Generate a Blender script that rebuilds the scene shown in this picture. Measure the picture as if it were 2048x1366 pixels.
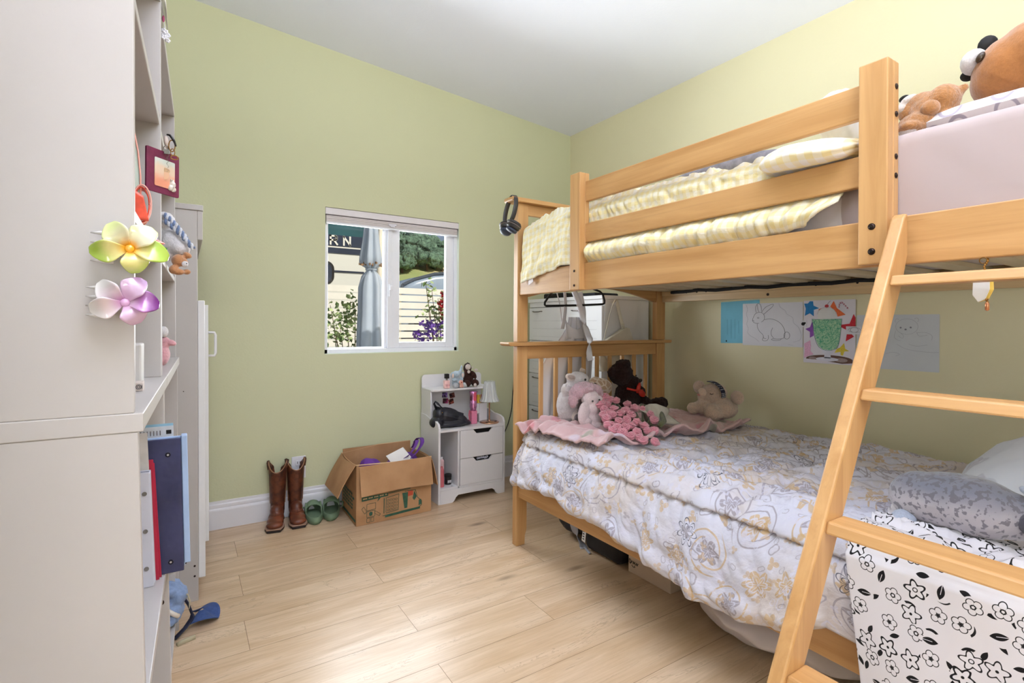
import bpy, bmesh, math, random
from mathutils import Vector, Matrix, Euler, noise
from math import sin, cos, pi, radians, sqrt, atan2, exp, tan

scene = bpy.context.scene
for o in list(bpy.data.objects):
    bpy.data.objects.remove(o, do_unlink=True)

# ------------------------------------------------------------------ camera
F_PX = 1029.0
cam_d = bpy.data.cameras.new('camera')
cam_d.sensor_width = 36.0
cam_d.lens = F_PX * 36.0 / 2048.0
cam_d.shift_y = -35.0 / 2048.0
cam_d.clip_start = 0.02
cam_d.clip_end = 500
cam = bpy.data.objects.new('camera', cam_d)
scene.collection.objects.link(cam)
YAW, ROLL = radians(32.6), 0.0057
Rz = Matrix.Rotation(-YAW, 4, 'Z') @ Matrix.Rotation(radians(90), 4, 'X') @ Matrix.Rotation(ROLL, 4, 'Z')
cam.matrix_world = Matrix.Translation((0, 0, 1.1)) @ Rz
scene.camera = cam

# ------------------------------------------------------------------ view
scene.view_settings.view_transform = 'Standard'
scene.view_settings.look = 'None'
scene.view_settings.gamma = 1.0
scene.view_settings.use_curve_mapping = False
scene.view_settings.exposure = 0.08

# ------------------------------------------------------------------ world: clear daylight sky
world = bpy.data.worlds.new('sky')
scene.world = world
world.use_nodes = True
wn, wl = world.node_tree.nodes, world.node_tree.links
wn.clear()
sky = wn.new('ShaderNodeTexSky')
sky.sky_type = 'HOSEK_WILKIE'
sky.turbidity = 7.0
sky.sun_direction = Vector((0.5, -0.6, 0.62)).normalized()
bg = wn.new('ShaderNodeBackground')
bg.inputs['Strength'].default_value = 1.9
wo = wn.new('ShaderNodeOutputWorld')
wl.new(sky.outputs[0], bg.inputs[0])
wl.new(bg.outputs[0], wo.inputs[0])

# ------------------------------------------------------------------ lights
def add_light(name, kind, loc, energy, color=(1, 1, 1), target=None, size=None, size_y=None, angle=None, spread=None):
    d = bpy.data.lights.new(name, kind)
    d.energy = energy
    d.color = color
    if kind == 'AREA':
        d.size = size
        if size_y:
            d.shape = 'RECTANGLE'
            d.size_y = size_y
        if spread: d.spread = spread
    if kind == 'SUN':
        d.angle = angle or 0.01
    if kind in ('POINT', 'SPOT'):
        d.shadow_soft_size = size or 0.1
    o = bpy.data.objects.new(name, d)
    scene.collection.objects.link(o)
    o.location = loc
    if target is not None:
        o.rotation_euler = (Vector(target) - Vector(loc)).to_track_quat('-Z', 'Y').to_euler()
    return o

# sun over the yard (comes from the south-east, over the roof)
add_light('sun', 'SUN', (6, -4.5, 13), 3.4, (1.0, 0.96, 0.88), target=(1, 8, 0), angle=0.01)
# ceiling lamp of the room, well behind the camera
add_light('ceiling_lamp_light', 'POINT', (0.85, -1.5, 2.35), 13, (0.88, 0.93, 1.0), size=0.10)
# photographer's flash bounced off the white ceiling
add_light('bounce_flash', 'AREA', (0.30, -0.30, 1.5), 92, (0.87, 0.91, 1.0), target=(0.50, 0.12, 3.0), size=0.4, spread=2.3)
# added soft fill from the south; the wall there has no window
add_light('south_fill_light', 'AREA', (0.9, -2.9, 1.45), 9, (0.83, 0.89, 1.0), target=(0.9, 3, 1.2), size=2.8, size_y=2.0)
# added fill for the bunk, behind the camera; the west wall is solid
add_light('west_fill_light', 'AREA', (-0.58, -1.25, 1.25), 38, (0.90, 0.93, 1.0), target=(2.5, -0.2, 0.9), size=1.3, size_y=1.3)
# daylight coming in through the north window
add_light('north_window_light', 'AREA', (1.145, 3.30, 1.32), 34, (0.88, 0.94, 1.0), target=(1.3, 0, 0.9), size=0.8, size_y=0.7)

# ------------------------------------------------------------------ expression nodes
class X:
    """a shader value socket with arithmetic"""
    def __init__(s, nt, sock): s.nt, s.s = nt, sock
    def _m(s, op, *a):
        n = s.nt.nodes.new('ShaderNodeMath'); n.operation = op
        for i, v in enumerate((s,) + a):
            if isinstance(v, X): s.nt.links.new(v.s, n.inputs[i])
            else: n.inputs[i].default_value = v
        return X(s.nt, n.outputs[0])
    def __add__(s, o): return s._m('ADD', o)
    __radd__ = __add__
    def __sub__(s, o): return s._m('SUBTRACT', o)
    def __rsub__(s, o): return (s * -1.0) + o
    def __mul__(s, o): return s._m('MULTIPLY', o)
    __rmul__ = __mul__
    def __truediv__(s, o): return s._m('DIVIDE', o)
    def abs(s): return s._m('ABSOLUTE')
    def sin(s): return s._m('SINE')
    def cos(s): return s._m('COSINE')
    def floor(s): return s._m('FLOOR')
    def frac(s): return s._m('FRACT')
    def sqrt(s): return s._m('SQRT')
    def pow(s, e): return s._m('POWER', e)
    def lt(s, o): return s._m('LESS_THAN', o)
    def gt(s, o): return s._m('GREATER_THAN', o)
    def max(s, o): return s._m('MAXIMUM', o)
    def min(s, o): return s._m('MINIMUM', o)
    def atan2(s, o): return s._m('ARCTAN2', o)
    def smooth(s, a, b):
        n = s.nt.nodes.new('ShaderNodeMapRange'); n.interpolation_type = 'SMOOTHSTEP'
        s.nt.links.new(s.s, n.inputs[0])
        n.inputs[1].default_value, n.inputs[2].default_value = a, b
        return X(s.nt, n.outputs[0])

def lin(c):
    def f(v):
        v /= 255.0
        return v / 12.92 if v <= 0.04045 else ((v + 0.055) / 1.055) ** 2.4
    return (f(c[0]), f(c[1]), f(c[2]), 1.0)

class Mat:
    """material builder: principled shader plus helpers"""
    def __init__(s, name, rough=0.5, metal=0.0, spec=0.5):
        s.m = bpy.data.materials.new(name); s.m.use_nodes = True
        s.nt = s.m.node_tree; s.n = s.nt.nodes; s.l = s.nt.links
        s.p = s.n['Principled BSDF']
        s.p.inputs['Roughness'].default_value = rough
        s.p.inputs['Metallic'].default_value = metal
        s.p.inputs['Specular IOR Level'].default_value = spec
    def coords(s, kind='Object', scale=(1, 1, 1), rot=(0, 0, 0)):
        t = s.n.new('ShaderNodeTexCoord'); mp = s.n.new('ShaderNodeMapping')
        mp.inputs['Scale'].default_value = scale; mp.inputs['Rotation'].default_value = rot
        s.l.new(t.outputs[kind], mp.inputs[0]); return mp.outputs[0]
    def noise(s, vec, scale=5, detail=3, rough=0.5, dist=0.0, color=False):
        n = s.n.new('ShaderNodeTexNoise')
        n.inputs['Scale'].default_value = scale; n.inputs['Detail'].default_value = detail
        n.inputs['Roughness'].default_value = rough; n.inputs['Distortion'].default_value = dist
        s.l.new(vec, n.inputs['Vector'])
        return n.outputs['Color'] if color else X(s.nt, n.outputs['Fac'])
    def mix(s, f, a, b):
        n = s.n.new('ShaderNodeMix'); n.data_type = 'RGBA'
        ins = [i for i in n.inputs if i.type == 'RGBA']
        if isinstance(f, X): s.l.new(f.s, n.inputs[0])
        else: n.inputs[0].default_value = f
        for k, v in zip(ins, (a, b)):
            if isinstance(v, tuple): k.default_value = v
            else: s.l.new(v, k)
        return [o for o in n.outputs if o.type == 'RGBA'][0]
    def base(s, c):
        if isinstance(c, tuple): s.p.inputs['Base Color'].default_value = c
        else: s.l.new(c, s.p.inputs['Base Color'])
        return s
    def rough(s, x): s.l.new(x.s, s.p.inputs['Roughness']); return s
    def bump(s, h, strength=0.2, dist=0.002):
        b = s.n.new('ShaderNodeBump')
        b.inputs['Strength'].default_value = strength; b.inputs['Distance'].default_value = dist
        s.l.new(h.s, b.inputs['Height']); s.l.new(b.outputs[0], s.p.inputs['Normal']); return s
    def sep(s, vec):
        n = s.n.new('ShaderNodeSeparateXYZ'); s.l.new(vec, n.inputs[0])
        return [X(s.nt, o) for o in n.outputs]

MC = {}
def pm(name, col, rough=0.5, metal=0.0, var=0.06, scale=12.0, bump=0.0, bscale=None, spec=0.5, sheen=0.0, trans=0.0, alpha=1.0, coat=0.0, kind='Object', emit=0, bdist=0.002):
    """plain procedural surface: colour with a little noise, optional fine bump"""
    if name in MC: return MC[name]
    M = Mat(name, rough, metal, spec)
    v = M.coords(kind)
    n = M.noise(v, scale, 4)
    a = lin(col); dk = tuple(x * (1 - var) for x in a[:3]) + (1,); lt = tuple(min(1, x * (1 + var)) for x in a[:3]) + (1,)
    M.base(M.mix(n.smooth(0.3, 0.7), dk, lt))
    if bump: M.bump(M.noise(v, bscale or scale * 8, 3), bump, bdist)
    if sheen: M.p.inputs['Sheen Weight'].default_value = sheen
    if trans: M.p.inputs['Transmission Weight'].default_value = trans
    if coat: M.p.inputs['Coat Weight'].default_value = coat
    if alpha < 1: M.p.inputs['Alpha'].default_value = alpha
    MC[name] = M.m
    return M.m

# ------------------------------------------------------------------ mesh builder
class MB:
    def __init__(s): s.v = []; s.f = []; s.mi = []; s.uv = None; s.xf = None; s.cur = 0
    def _add(s, vs, fs, mi=None):
        b = len(s.v)
        s.v += [Vector(v) for v in vs]
        s.f += [tuple(b + i for i in f) for f in fs]
        s.mi += [s.cur if mi is None else mi] * len(fs)
        return s
    def box(s, x0, x1, y0, y1, z0, z1, mi=None):
        return s._add([(x0,y0,z0),(x1,y0,z0),(x1,y1,z0),(x0,y1,z0),(x0,y0,z1),(x1,y0,z1),(x1,y1,z1),(x0,y1,z1)],
                      [(0,3,2,1),(4,5,6,7),(0,1,5,4),(1,2,6,5),(2,3,7,6),(3,0,4,7)], mi)
    def obox(s, c, size, R=None, mi=None):
        R = R or Matrix.Identity(3); c = Vector(c); h = Vector(size) / 2
        P = [c + R @ Vector((sx*h.x, sy*h.y, sz*h.z)) for sz in (-1,1) for sx, sy in ((-1,-1),(1,-1),(1,1),(-1,1))]
        return s._add(P, [(0,3,2,1),(4,5,6,7),(0,1,5,4),(1,2,6,5),(2,3,7,6),(3,0,4,7)], mi)
    def beam(s, a, b, w, h, upv=(0,0,1), mi=None):
        a, b = Vector(a), Vector(b); d = (b-a); L = d.length; d.normalize()
        side = d.cross(Vector(upv)).normalized(); u = side.cross(d)
        R = Matrix((d, side, u)).transposed()
        return s.obox((a+b)/2, (L, w, h), R, mi)
    def prism(s, pts, axis, a0, a1, mi=None):
        """polygon pts extruded along axis ('x','y','z') from a0 to a1"""
        n = len(pts)
        def mk(p, a):
            return {'x': (a, p[0], p[1]), 'y': (p[0], a, p[1]), 'z': (p[0], p[1], a)}[axis]
        vs = [mk(p, a0) for p in pts] + [mk(p, a1) for p in pts]
        fs = [tuple(range(n))[::-1], tuple(range(n, 2*n))] + [(i, (i+1) % n, n+(i+1) % n, n+i) for i in range(n)]
        return s._add(vs, fs, mi)
    def tube(s, path, r, n=8, closed=False, mi=None, flat=None):
        P = [Vector(p) for p in path]; m = len(P)
        rs = r if isinstance(r, (list, tuple)) else [r]*m
        vs = []; prev = None
        for i, p in enumerate(P):
            if closed: d = P[(i+1) % m] - P[i-1]
            else: d = P[min(i+1, m-1)] - P[max(i-1, 0)]
            if d.length < 1e-9: d = Vector((0,0,1))
            d.normalize()
            if prev is None:
                ref = Vector((0,0,1)) if abs(d.z) < 0.9 else Vector((1,0,0))
                u = d.cross(ref).normalized()
            else:
                u = (prev - d * prev.dot(d))
                u = u.normalized() if u.length > 1e-6 else d.orthogonal().normalized()
            w = d.cross(u); prev = u
            for k in range(n):
                a = 2*pi*k/n
                q = (u*cos(a) + w*sin(a)*(flat or 1)) * rs[i]
                vs.append(p + q)
        fs = []
        for i in range(m if closed else m-1):
            j = (i+1) % m
            for k in range(n):
                fs.append((i*n+k, i*n+(k+1) % n, j*n+(k+1) % n, j*n+k))
        if not closed: fs += [tuple(range(n))[::-1], tuple((m-1)*n+k for k in range(n))]
        return s._add(vs, fs, mi)
    def cyl(s, a, b, r0, r1=None, n=24, mi=None):
        return s.tube([a, b], [r0, r0 if r1 is None else r1], n, mi=mi)
    def lathe(s, prof, c=(0,0,0), n=28, mi=None, mod=None, caps=True):
        vs = []; c = Vector(c)
        for j, (r, z) in enumerate(prof):
            for k in range(n):
                a = 2*pi*k/n; rr = r*(mod(a, j) if mod else 1)
                vs.append(c + Vector((rr*cos(a), rr*sin(a), z)))
        fs = []
        for i in range(len(prof)-1):
            for k in range(n):
                fs.append((i*n+k, i*n+(k+1) % n, (i+1)*n+(k+1) % n, (i+1)*n+k))
        if caps: fs += [tuple(range(n))[::-1], tuple((len(prof)-1)*n+k for k in range(n))]
        return s._add(vs, fs, mi)
    def ell(s, c, r, R=None, n=16, mi=None):
        R = R or Matrix.Identity(3); c = Vector(c); m = n//2
        if not isinstance(r, (tuple, list)): r = (r, r, r)
        vs = [c + R @ Vector((0,0,r[2]))]
        for i in range(1, m):
            t = pi*i/m
            for k in range(n):
                a = 2*pi*k/n
                vs.append(c + R @ Vector((r[0]*sin(t)*cos(a), r[1]*sin(t)*sin(a), r[2]*cos(t))))
        vs.append(c + R @ Vector((0,0,-r[2])))
        fs = [(0, 1+k, 1+(k+1) % n) for k in range(n)]
        for i in range(m-2):
            for k in range(n):
                fs.append((1+i*n+k, 1+(i+1)*n+k, 1+(i+1)*n+(k+1) % n, 1+i*n+(k+1) % n))
        l = len(vs)-1
        fs += [(l, 1+(m-2)*n+(k+1) % n, 1+(m-2)*n+k) for k in range(n)]
        return s._add(vs, fs, mi)
    def grid(s, fn, nu, nv, uvfn=None, mi=None, wrap=False):
        b = len(s.v)
        vs = [fn(i/nu, j/nv) for j in range(nv+1) for i in range(nu+1)]
        fs = [(j*(nu+1)+i, j*(nu+1)+i+1, (j+1)*(nu+1)+i+1, (j+1)*(nu+1)+i) for j in range(nv) for i in range(nu)]
        if uvfn:
            if s.uv is None: s.uv = {}
            for j in range(nv+1):
                for i in range(nu+1):
                    s.uv[b + j*(nu+1)+i] = uvfn(i/nu, j/nv)
        return s._add(vs, fs, mi)

def rotm(rx=0, ry=0, rz=0):
    return Euler((radians(rx), radians(ry), radians(rz))).to_matrix()

XF = {}
def put(o, parent):
    scene.collection.objects.link(o)
    if parent is not None:
        o.parent = parent

def obj(name, mb, mats, parent=None, bevel=0, smooth=False, solid=0, sub=0, voxel=0, soff=-1, warp=None, disp=None, world=True, recalc=True):
    """link a builder as ONE mesh object; vertices are in world space unless world=False"""
    me = bpy.data.meshes.new(name)
    inv = None
    if parent is not None and world:
        M = Matrix.Identity(4); p = parent; chain = []
        while p is not None: chain.append(p); p = p.parent
        for p in reversed(chain): M = M @ (Matrix.Translation(p.location) @ p.rotation_euler.to_matrix().to_4x4())
        inv = M.inverted()
    vs = [warp(v) if warp else v for v in mb.v]
    if inv: vs = [inv @ Vector(v) for v in vs]
    me.from_pydata([tuple(v) for v in vs], [], mb.f)
    if not isinstance(mats, (list, tuple)): mats = [mats]
    for m in mats: me.materials.append(m)
    for p, mi in zip(me.polygons, mb.mi): p.material_index = min(mi, len(mats)-1); p.use_smooth = smooth
    if mb.uv is not None:
        uvl = me.uv_layers.new(name='uv')
        for lp in me.loops:
            uvl.data[lp.index].uv = mb.uv.get(lp.vertex_index, (0, 0))
    if recalc:
        b = bmesh.new(); b.from_mesh(me); bmesh.ops.recalc_face_normals(b, faces=b.faces); b.to_mesh(me); b.free()
    me.update()
    o = bpy.data.objects.new(name, me)
    put(o, parent)
    if voxel:
        m = o.modifiers.new('union', 'REMESH'); m.mode = 'VOXEL'; m.voxel_size = voxel; m.use_smooth_shade = True
        m2 = o.modifiers.new('relax', 'SMOOTH'); m2.factor = 0.7; m2.iterations = 4
    if solid:
        m = o.modifiers.new('thick', 'SOLIDIFY'); m.thickness = solid; m.offset = soff
    if bevel:
        m = o.modifiers.new('bevel', 'BEVEL'); m.width = bevel; m.segments = 2; m.limit_method = 'ANGLE'; m.angle_limit = radians(40)
        m.harden_normals = False
    if sub:
        m = o.modifiers.new('sub', 'SUBSURF'); m.levels = sub; m.render_levels = sub
    if disp:
        t = bpy.data.textures.new(name + '_fluff', 'CLOUDS'); t.noise_scale = disp[1]; t.noise_depth = 2
        m = o.modifiers.new('fluff', 'DISPLACE'); m.texture = t; m.strength = disp[0]; m.mid_level = 0.5
        m.texture_coords = 'LOCAL'
    return o

def thing(name, label, cat, loc=(0,0,0), rz=0.0, group=None, rot=None):
    o = bpy.data.objects.new(name, None)
    o.empty_display_size = 0.05
    scene.collection.objects.link(o)
    o.location = loc; o.rotation_euler = rot if rot else (0, 0, rz)
    o['label'] = label; o['category'] = cat
    if group: o['group'] = group
    return o
def tag(o, label, cat, group=None, kind=None):
    o['label'] = label; o['category'] = cat
    if group: o['group'] = group
    if kind: o['kind'] = kind
    return o
def struct(o, label=None):
    o['kind'] = 'structure'
    if label: o['label'] = label; o['category'] = 'room'
    return o
def copy_tree(o, parent=None):
    c = o.copy(); scene.collection.objects.link(c)
    if parent is not None: c.parent = parent
    for ch in list(o.children): copy_tree(ch, c)
    return c
def fbm(x, y, z=0.0, oct=3):
    s = 0; a = 1; f = 1
    for _ in range(oct):
        s += a * noise.noise(Vector((x*f, y*f, z*f + 7.3*f))); a *= 0.5; f *= 2.03
    return s
def lerp(a, b, t): return a + (b - a) * t
def sst(a, b, t):
    t = max(0, min(1, (t - a) / (b - a))); return t*t*(3-2*t)
def interp(pts, x):
    if x <= pts[0][0]: return pts[0][1]
    for (a, va), (b, vb) in zip(pts, pts[1:]):
        if x <= b: return va + (vb - va) * (x - a) / (b - a)
    return pts[-1][1]
# ================================================================== materials of the room
def wall_mat(name, col):
    M = Mat(name, 0.62, spec=0.3)
    v = M.coords('Object')
    n = M.noise(v, 1.3, 3)
    a = lin(col)
    M.base(M.mix(n, tuple(x*0.97 for x in a[:3])+(1,), tuple(x*1.03 for x in a[:3])+(1,)))
    M.bump(M.noise(v, 90, 4), 0.18, 0.003)
    return M.m
green_paint = wall_mat('green_paint', (206, 207, 171))
warm_lit_paint = wall_mat('warm_lit_green_paint', (224, 217, 182))  # east wall: warm light put into the green paint's colour
ceil_paint = wall_mat('ceiling_paint', (236, 239, 250))
trim_white = pm('trim_white', (232, 231, 236), 0.35, var=0.015, scale=3)
vinyl = pm('vinyl_white', (238, 240, 246), 0.3, var=0.01, scale=3)
lam_white = pm('white_laminate', (190, 184, 179), 0.38, var=0.012, scale=5, bump=0.03, bscale=200)
lam_edge = pm('white_edge_band', (238, 238, 238), 0.35, var=0.01, scale=5)
dark = pm('dark_gap', (22, 20, 20), 0.8)

def floor_mat():
    M = Mat('oak_planks', 0.3, spec=0.5)
    v = M.coords('Object')
    at = M.n.new('ShaderNodeAttribute'); at.attribute_name = 'plank'
    asep = M.sep(at.outputs['Vector'])
    r1, r2 = asep[0], asep[1]
    # grain runs along x, shifted plank by plank
    cmb = M.n.new('ShaderNodeCombineXYZ')
    xyz = M.sep(v)
    M.l.new((xyz[0]*1.0 + r1*13.0).s, cmb.inputs[0]); M.l.new((xyz[1]*7.0 + r2*9.0).s, cmb.inputs[1]); M.l.new((r1*5.0).s, cmb.inputs[2])
    g1 = M.noise(cmb.outputs[0], 1.6, 5, 0.62, 0.6)
    cmb2 = M.n.new('ShaderNodeCombineXYZ')
    M.l.new((xyz[0]*2.2 + r2*31.0).s, cmb2.inputs[0]); M.l.new((xyz[1]*60.0).s, cmb2.inputs[1]); M.l.new((r1*3.0).s, cmb2.inputs[2])
    g2 = M.noise(cmb2.outputs[0], 2.2, 4, 0.6, 0.3)
    c = M.mix(g1.smooth(0.25, 0.75), lin((196, 162, 124)), lin((226, 200, 170)))
    c = M.mix(g2.smooth(0.35, 0.8) * 0.34, c, lin((158, 122, 82)))
    c = M.mix(r1 * 0.22, c, lin((222, 198, 166)))
    # dark streaks and knots
    kn = M.n.new('ShaderNodeTexVoronoi'); kn.inputs['Scale'].default_value = 1.0
    cmb3 = M.n.new('ShaderNodeCombineXYZ')
    M.l.new((xyz[0]*2.0 + r2*17.0 + (g1-0.5)*0.12).s, cmb3.inputs[0]); M.l.new((xyz[1]*6.0 + r1*11.0 + (g2-0.5)*0.1).s, cmb3.inputs[1])
    M.l.new(cmb3.outputs[0], kn.inputs['Vector'])
    kc = M.sep(kn.outputs['Color'])
    d = X(M.nt, kn.outputs['Distance'])
    knot = (1.0 - d.smooth(0.02, 0.17)) * kc[0].gt(0.25)
    c = M.mix(knot * 0.75, c, lin((104, 74, 48)))
    st = M.noise(cmb.outputs[0], 0.9, 6, 0.7, 1.4)
    crack = (1.0 - (st - 0.5).abs().smooth(0.0, 0.012)) * g1.gt(0.52)
    c = M.mix(crack * 0.35, c, lin((128, 94, 60)))
    M.base(c)
    M.rough(g2 * 0.12 + 0.27)
    M.bump(g2 * 0.6 + st * 0.4, 0.12, 0.002)
    return M.m
oak_floor = floor_mat()
joint = pm('plank_joint', (120, 92, 62), 0.6)

XE, YN, XW, YS = 2.55, 3.154, -0.62, -3.0
def zc(x, y=0): return 2.572 + (XE - x) * 0.082

# floor : planks 20 cm wide laid along x
fb = MB()
rng = random.Random(4)
attr = []
rows = [(1.726 + 0.2 * k) for k in range(-24, 8)]
joints = {1.326: .70, 1.526: -.05, 1.726: .713, 1.926: .195, 2.126: .722, 2.326: .21, 2.526: .724, 2.726: .222}
fb.box(XW-0.1, XE+0.1, YS-0.1, YN+0.05, -0.05, -0.0012, 1)
attr += [(0, 0)] * 6
g = 0.0007
for y in rows:
    j0 = joints.get(round(y, 3), rng.uniform(-0.4, 0.8))
    x = j0
    while x > XW: x -= 1.22
    while x < XE:
        x1 = x + 1.22
        a, b = max(x, XW-0.05) + g, min(x1, XE+0.05) - g
        ya, yb = max(y, YS-0.05) + g, min(y + 0.2, YN+0.02) - g
        if b > a and yb > ya:
            fb._add([(a, ya, 0), (b, ya, 0), (b, yb, 0), (a, yb, 0)], [(0, 1, 2, 3)], 0)
            attr.append((rng.random(), rng.random()))
        x = x1
flo = obj('floor', fb, [oak_floor, joint], recalc=False)
ca = flo.data.attributes.new('plank', 'FLOAT_VECTOR', 'FACE')
for i, (a, b) in enumerate(attr): ca.data[i].vector = (a, b, 0)
struct(flo)

# north wall with window opening
WX0, WX1, WZ0, WZ1 = 0.705, 1.585, 0.914, 1.787
wb = MB()
T = 0.14
wb.prism([(XW, 0), (WX0, 0), (WX0, zc(WX0)), (XW, zc(XW))], 'y', YN, YN+T)
wb.prism([(WX1, 0), (XE+.1, 0), (XE+.1, zc(XE+.1)), (WX1, zc(WX1))], 'y', YN, YN+T)
wb.box(WX0, WX1, YN, YN+T, 0, WZ0)
wb.prism([(WX0, WZ1), (WX1, WZ1), (WX1, zc(WX1)), (WX0, zc(WX0))], 'y', YN, YN+T)
struct(obj('wall_north', wb, green_paint))
eb = MB(); eb.box(XE, XE+.1, YS, YN, 0, 2.572); struct(obj('wall_east', eb, warm_lit_paint))
eb = MB(); eb.box(XW-.1, XW, YS, YN, 0, zc(XW)); struct(obj('wall_west', eb, green_paint))
eb = MB(); eb.prism([(XW-.1, 0), (XE+.1, 0), (XE+.1, zc(XE+.1)), (XW-.1, zc(XW-.1))], 'y', YS-.1, YS); struct(obj('wall_south', eb, green_paint))
eb = MB(); eb.prism([(XW-.1, zc(XW-.1)), (XE+.1, zc(XE+.1)), (XE+.1, zc(XE+.1)+.1), (XW-.1, zc(XW-.1)+.1)], 'y', YS-.1, YN+T)
struct(obj('ceiling', eb, ceil_paint))

# baseboards: profile with two grooves
def bb_prof(t=0.016):
    return [(0, 0), (t, 0), (t, .098), (t*.9, .104), (t*.55, .110), (t*.62, .118), (t*.62, .128), (t*.35, .134), (t*.3, .146), (0, .147)]
b = MB(); b.prism([(YN - p[0], p[1]) for p in bb_prof()], 'x', XW, XE); struct(obj('baseboard_north', b, trim_white))
b = MB(); b.prism([(XE - p[0], p[1]) for p in bb_prof()], 'y', YS, YN); struct(obj('baseboard_east', b, trim_white))

# window 1 : vinyl slider
glass = Mat('window_glass', 0.0)
gt = glass.n.new('ShaderNodeBsdfTransparent'); gg = glass.n.new('ShaderNodeBsdfGlossy'); gm = glass.n.new('ShaderNodeMixShader')
gg.inputs['Roughness'].default_value = 0.02
fr = glass.n.new('ShaderNodeFresnel'); fr.inputs[0].default_value = 1.25
glass.l.new(fr.outputs[0], gm.inputs[0]); glass.l.new(gt.outputs[0], gm.inputs[1]); glass.l.new(gg.outputs[0], gm.inputs[2])
glass.l.new(gm.outputs[0], glass.n['Material Output'].inputs[0])
glass = glass.m
win = thing('window_1', 'white vinyl sliding window in the green wall', 'window', (1.145, 3.2, WZ0)); win['kind'] = 'structure'
f = MB(); y0, y1 = 3.18, 3.25
f.box(WX0, WX0+.022, y0, y1, WZ0, WZ1); f.box(WX1-.022, WX1, y0, y1, WZ0, WZ1)
f.box(WX0, WX1, y0, y1, WZ0, WZ0+.028); f.box(WX0, WX1, y0, y1, WZ1-.03, WZ1)
obj('window_frame', f, vinyl, win, bevel=.002)
f = MB(); y0, y1 = 3.195, 3.222   # right sash
f.box(1.095, 1.125, y0-.012, y1, WZ0+.028, WZ1-.03); f.box(1.125, 1.178, y0, y1, WZ0+.028, WZ1-.03)
f.box(1.505, 1.563, y0, y1, WZ0+.028, WZ1-.03)
f.box(1.178, 1.505, y0, y1, WZ0+.028, .978); f.box(1.178, 1.505, y0, y1, WZ1-.07, WZ1-.03)
obj('window_sash', f, vinyl, win, bevel=.003)
f = MB(); f.box(WX0+.022, WX0+.03, 3.225, 3.24, WZ0+.028, WZ1-.03); f.box(1.078, 1.095, 3.2, 3.24, WZ0+.028, WZ1-.03); f.box(WX0+.022, 1.09, 3.225, 3.24, WZ0+.028, WZ0+.036)
obj('window_sash', f, vinyl, win, bevel=.002)
f = MB(); f.box(1.102, 1.118, 3.172, 3.184, 1.27, 1.35); f.box(1.106, 1.126, 3.165, 3.176, 1.31, 1.34)
obj('latch', f, vinyl, win, bevel=.003)
f = MB(); f.box(WX0+.03, 1.08, 3.231, 3.234, WZ0+.036, WZ1-.03); obj('window_pane', f, glass, win)
f = MB(); f.box(1.178, 1.505, 3.208, 3.211, .978, WZ1-.07); obj('window_pane', f, glass, win)
mint = pm('reveal_paint', (224, 234, 218), 0.5, var=.01)
s_ = MB(); s_.box(WX0, WX1, 3.1545, 3.18, WZ0, WZ0+.004); s_.box(WX1-.003, WX1, 3.1545, 3.18, WZ0, WZ1)
struct(obj('trim_1', s_, mint))

# window blind (raised cellular shade)
blind = thing('window_blind', 'white raised roller blind at the head of the window', 'blind', (1.145, 3.16, 1.7))
bm = pm('blind_cassette', (226, 220, 224), .45, var=.02)
f = MB(); f.box(WX0+.002, WX1-.003, 3.157, 3.178, 1.746, 1.785); obj('cassette', f, bm, blind, bevel=.002)
f = MB(); f.box(WX0+.002, WX1-.003, 3.16, 3.176, 1.741, 1.744); obj('shadow_gap_strip', f, pm('blind_gap_shade', (110, 100, 105), .6), blind)  # dark strip paints the shade of the gap under the cassette
f = MB()
for k in range(4): f.box(WX0+.006, WX1-.012, 3.158+.001*(k % 2), 3.177, 1.704+.0092*k, 1.7125+.0092*k)
obj('folded_shade', f, pm('blind_fabric', (214, 206, 206), .8, var=.03), blind, bevel=.0015)
f = MB(); f.box(WX0+.006, WX1-.012, 3.156, 3.177, 1.692, 1.703); obj('bottom_rail', f, vinyl, blind, bevel=.002)
f = MB(); f.box(1.09, 1.14, 3.150, 3.157, 1.715, 1.728); f.box(1.1, 1.13, 3.1505, 3.1565, 1.707, 1.72); obj('handle', f, pm('clear_tab', (228, 226, 236), .3), blind, bevel=.002)

# wall outlet
ol = thing('power_outlet', 'white wall outlet on the green wall behind the cowboy boots', 'outlet', (.564, 3.15, .27))
f = MB(); f.box(.526, .602, 3.147, 3.1535, .205, .333); obj('cover_plate', f, trim_white, ol, bevel=.003)
for z in (.295, .243):
    f = MB(); f.prism([(.548,z-.015),(.58,z-.015),(.584,z),(.58,z+.015),(.548,z+.015),(.544,z)], 'y', 3.144, 3.148)
    so = obj('socket', f, trim_white, ol, bevel=.001)
    for x in (.557, .571):
        f = MB(); f.box(x-.0015, x+.0015, 3.1435, 3.1442, z-.003, z+.009); obj('slot', f, dark, so)

# ================================================================== outside the window
gy = -0.25
concrete = pm('yard_concrete', (176, 172, 162), .8, var=.1, scale=3)
e = MB(); e.box(-14, 30, 3.5, 40, gy-.1, gy); struct(obj('ground', e, concrete))
hill_m = Mat('dry_hill', .95)
v = hill_m.coords(); n_ = hill_m.noise(v, .09, 5)
hill_m.base(hill_m.mix(n_.smooth(.4, .62), lin((205, 190, 140)), lin((150, 160, 100)))); hill_m = hill_m.m
def hill_z(x, y):
    r = (y - 45) / 60
    return 15.5 * sst(0, 1, r) * (0.78 + 0.22*noise.noise(Vector((x*.02, y*.02, 3)))) + 2.2*noise.noise(Vector((x*.05, y*.05, 1))) * sst(0, .5, r) - 0.3 + 4.5*exp(-((x-42)/18)**2)*sst(0,1,r)
e = MB(); e.grid(lambda u, v: (-60+220*u, 38+92*v, hill_z(-60+220*u, 38+92*v)), 60, 30)
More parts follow.
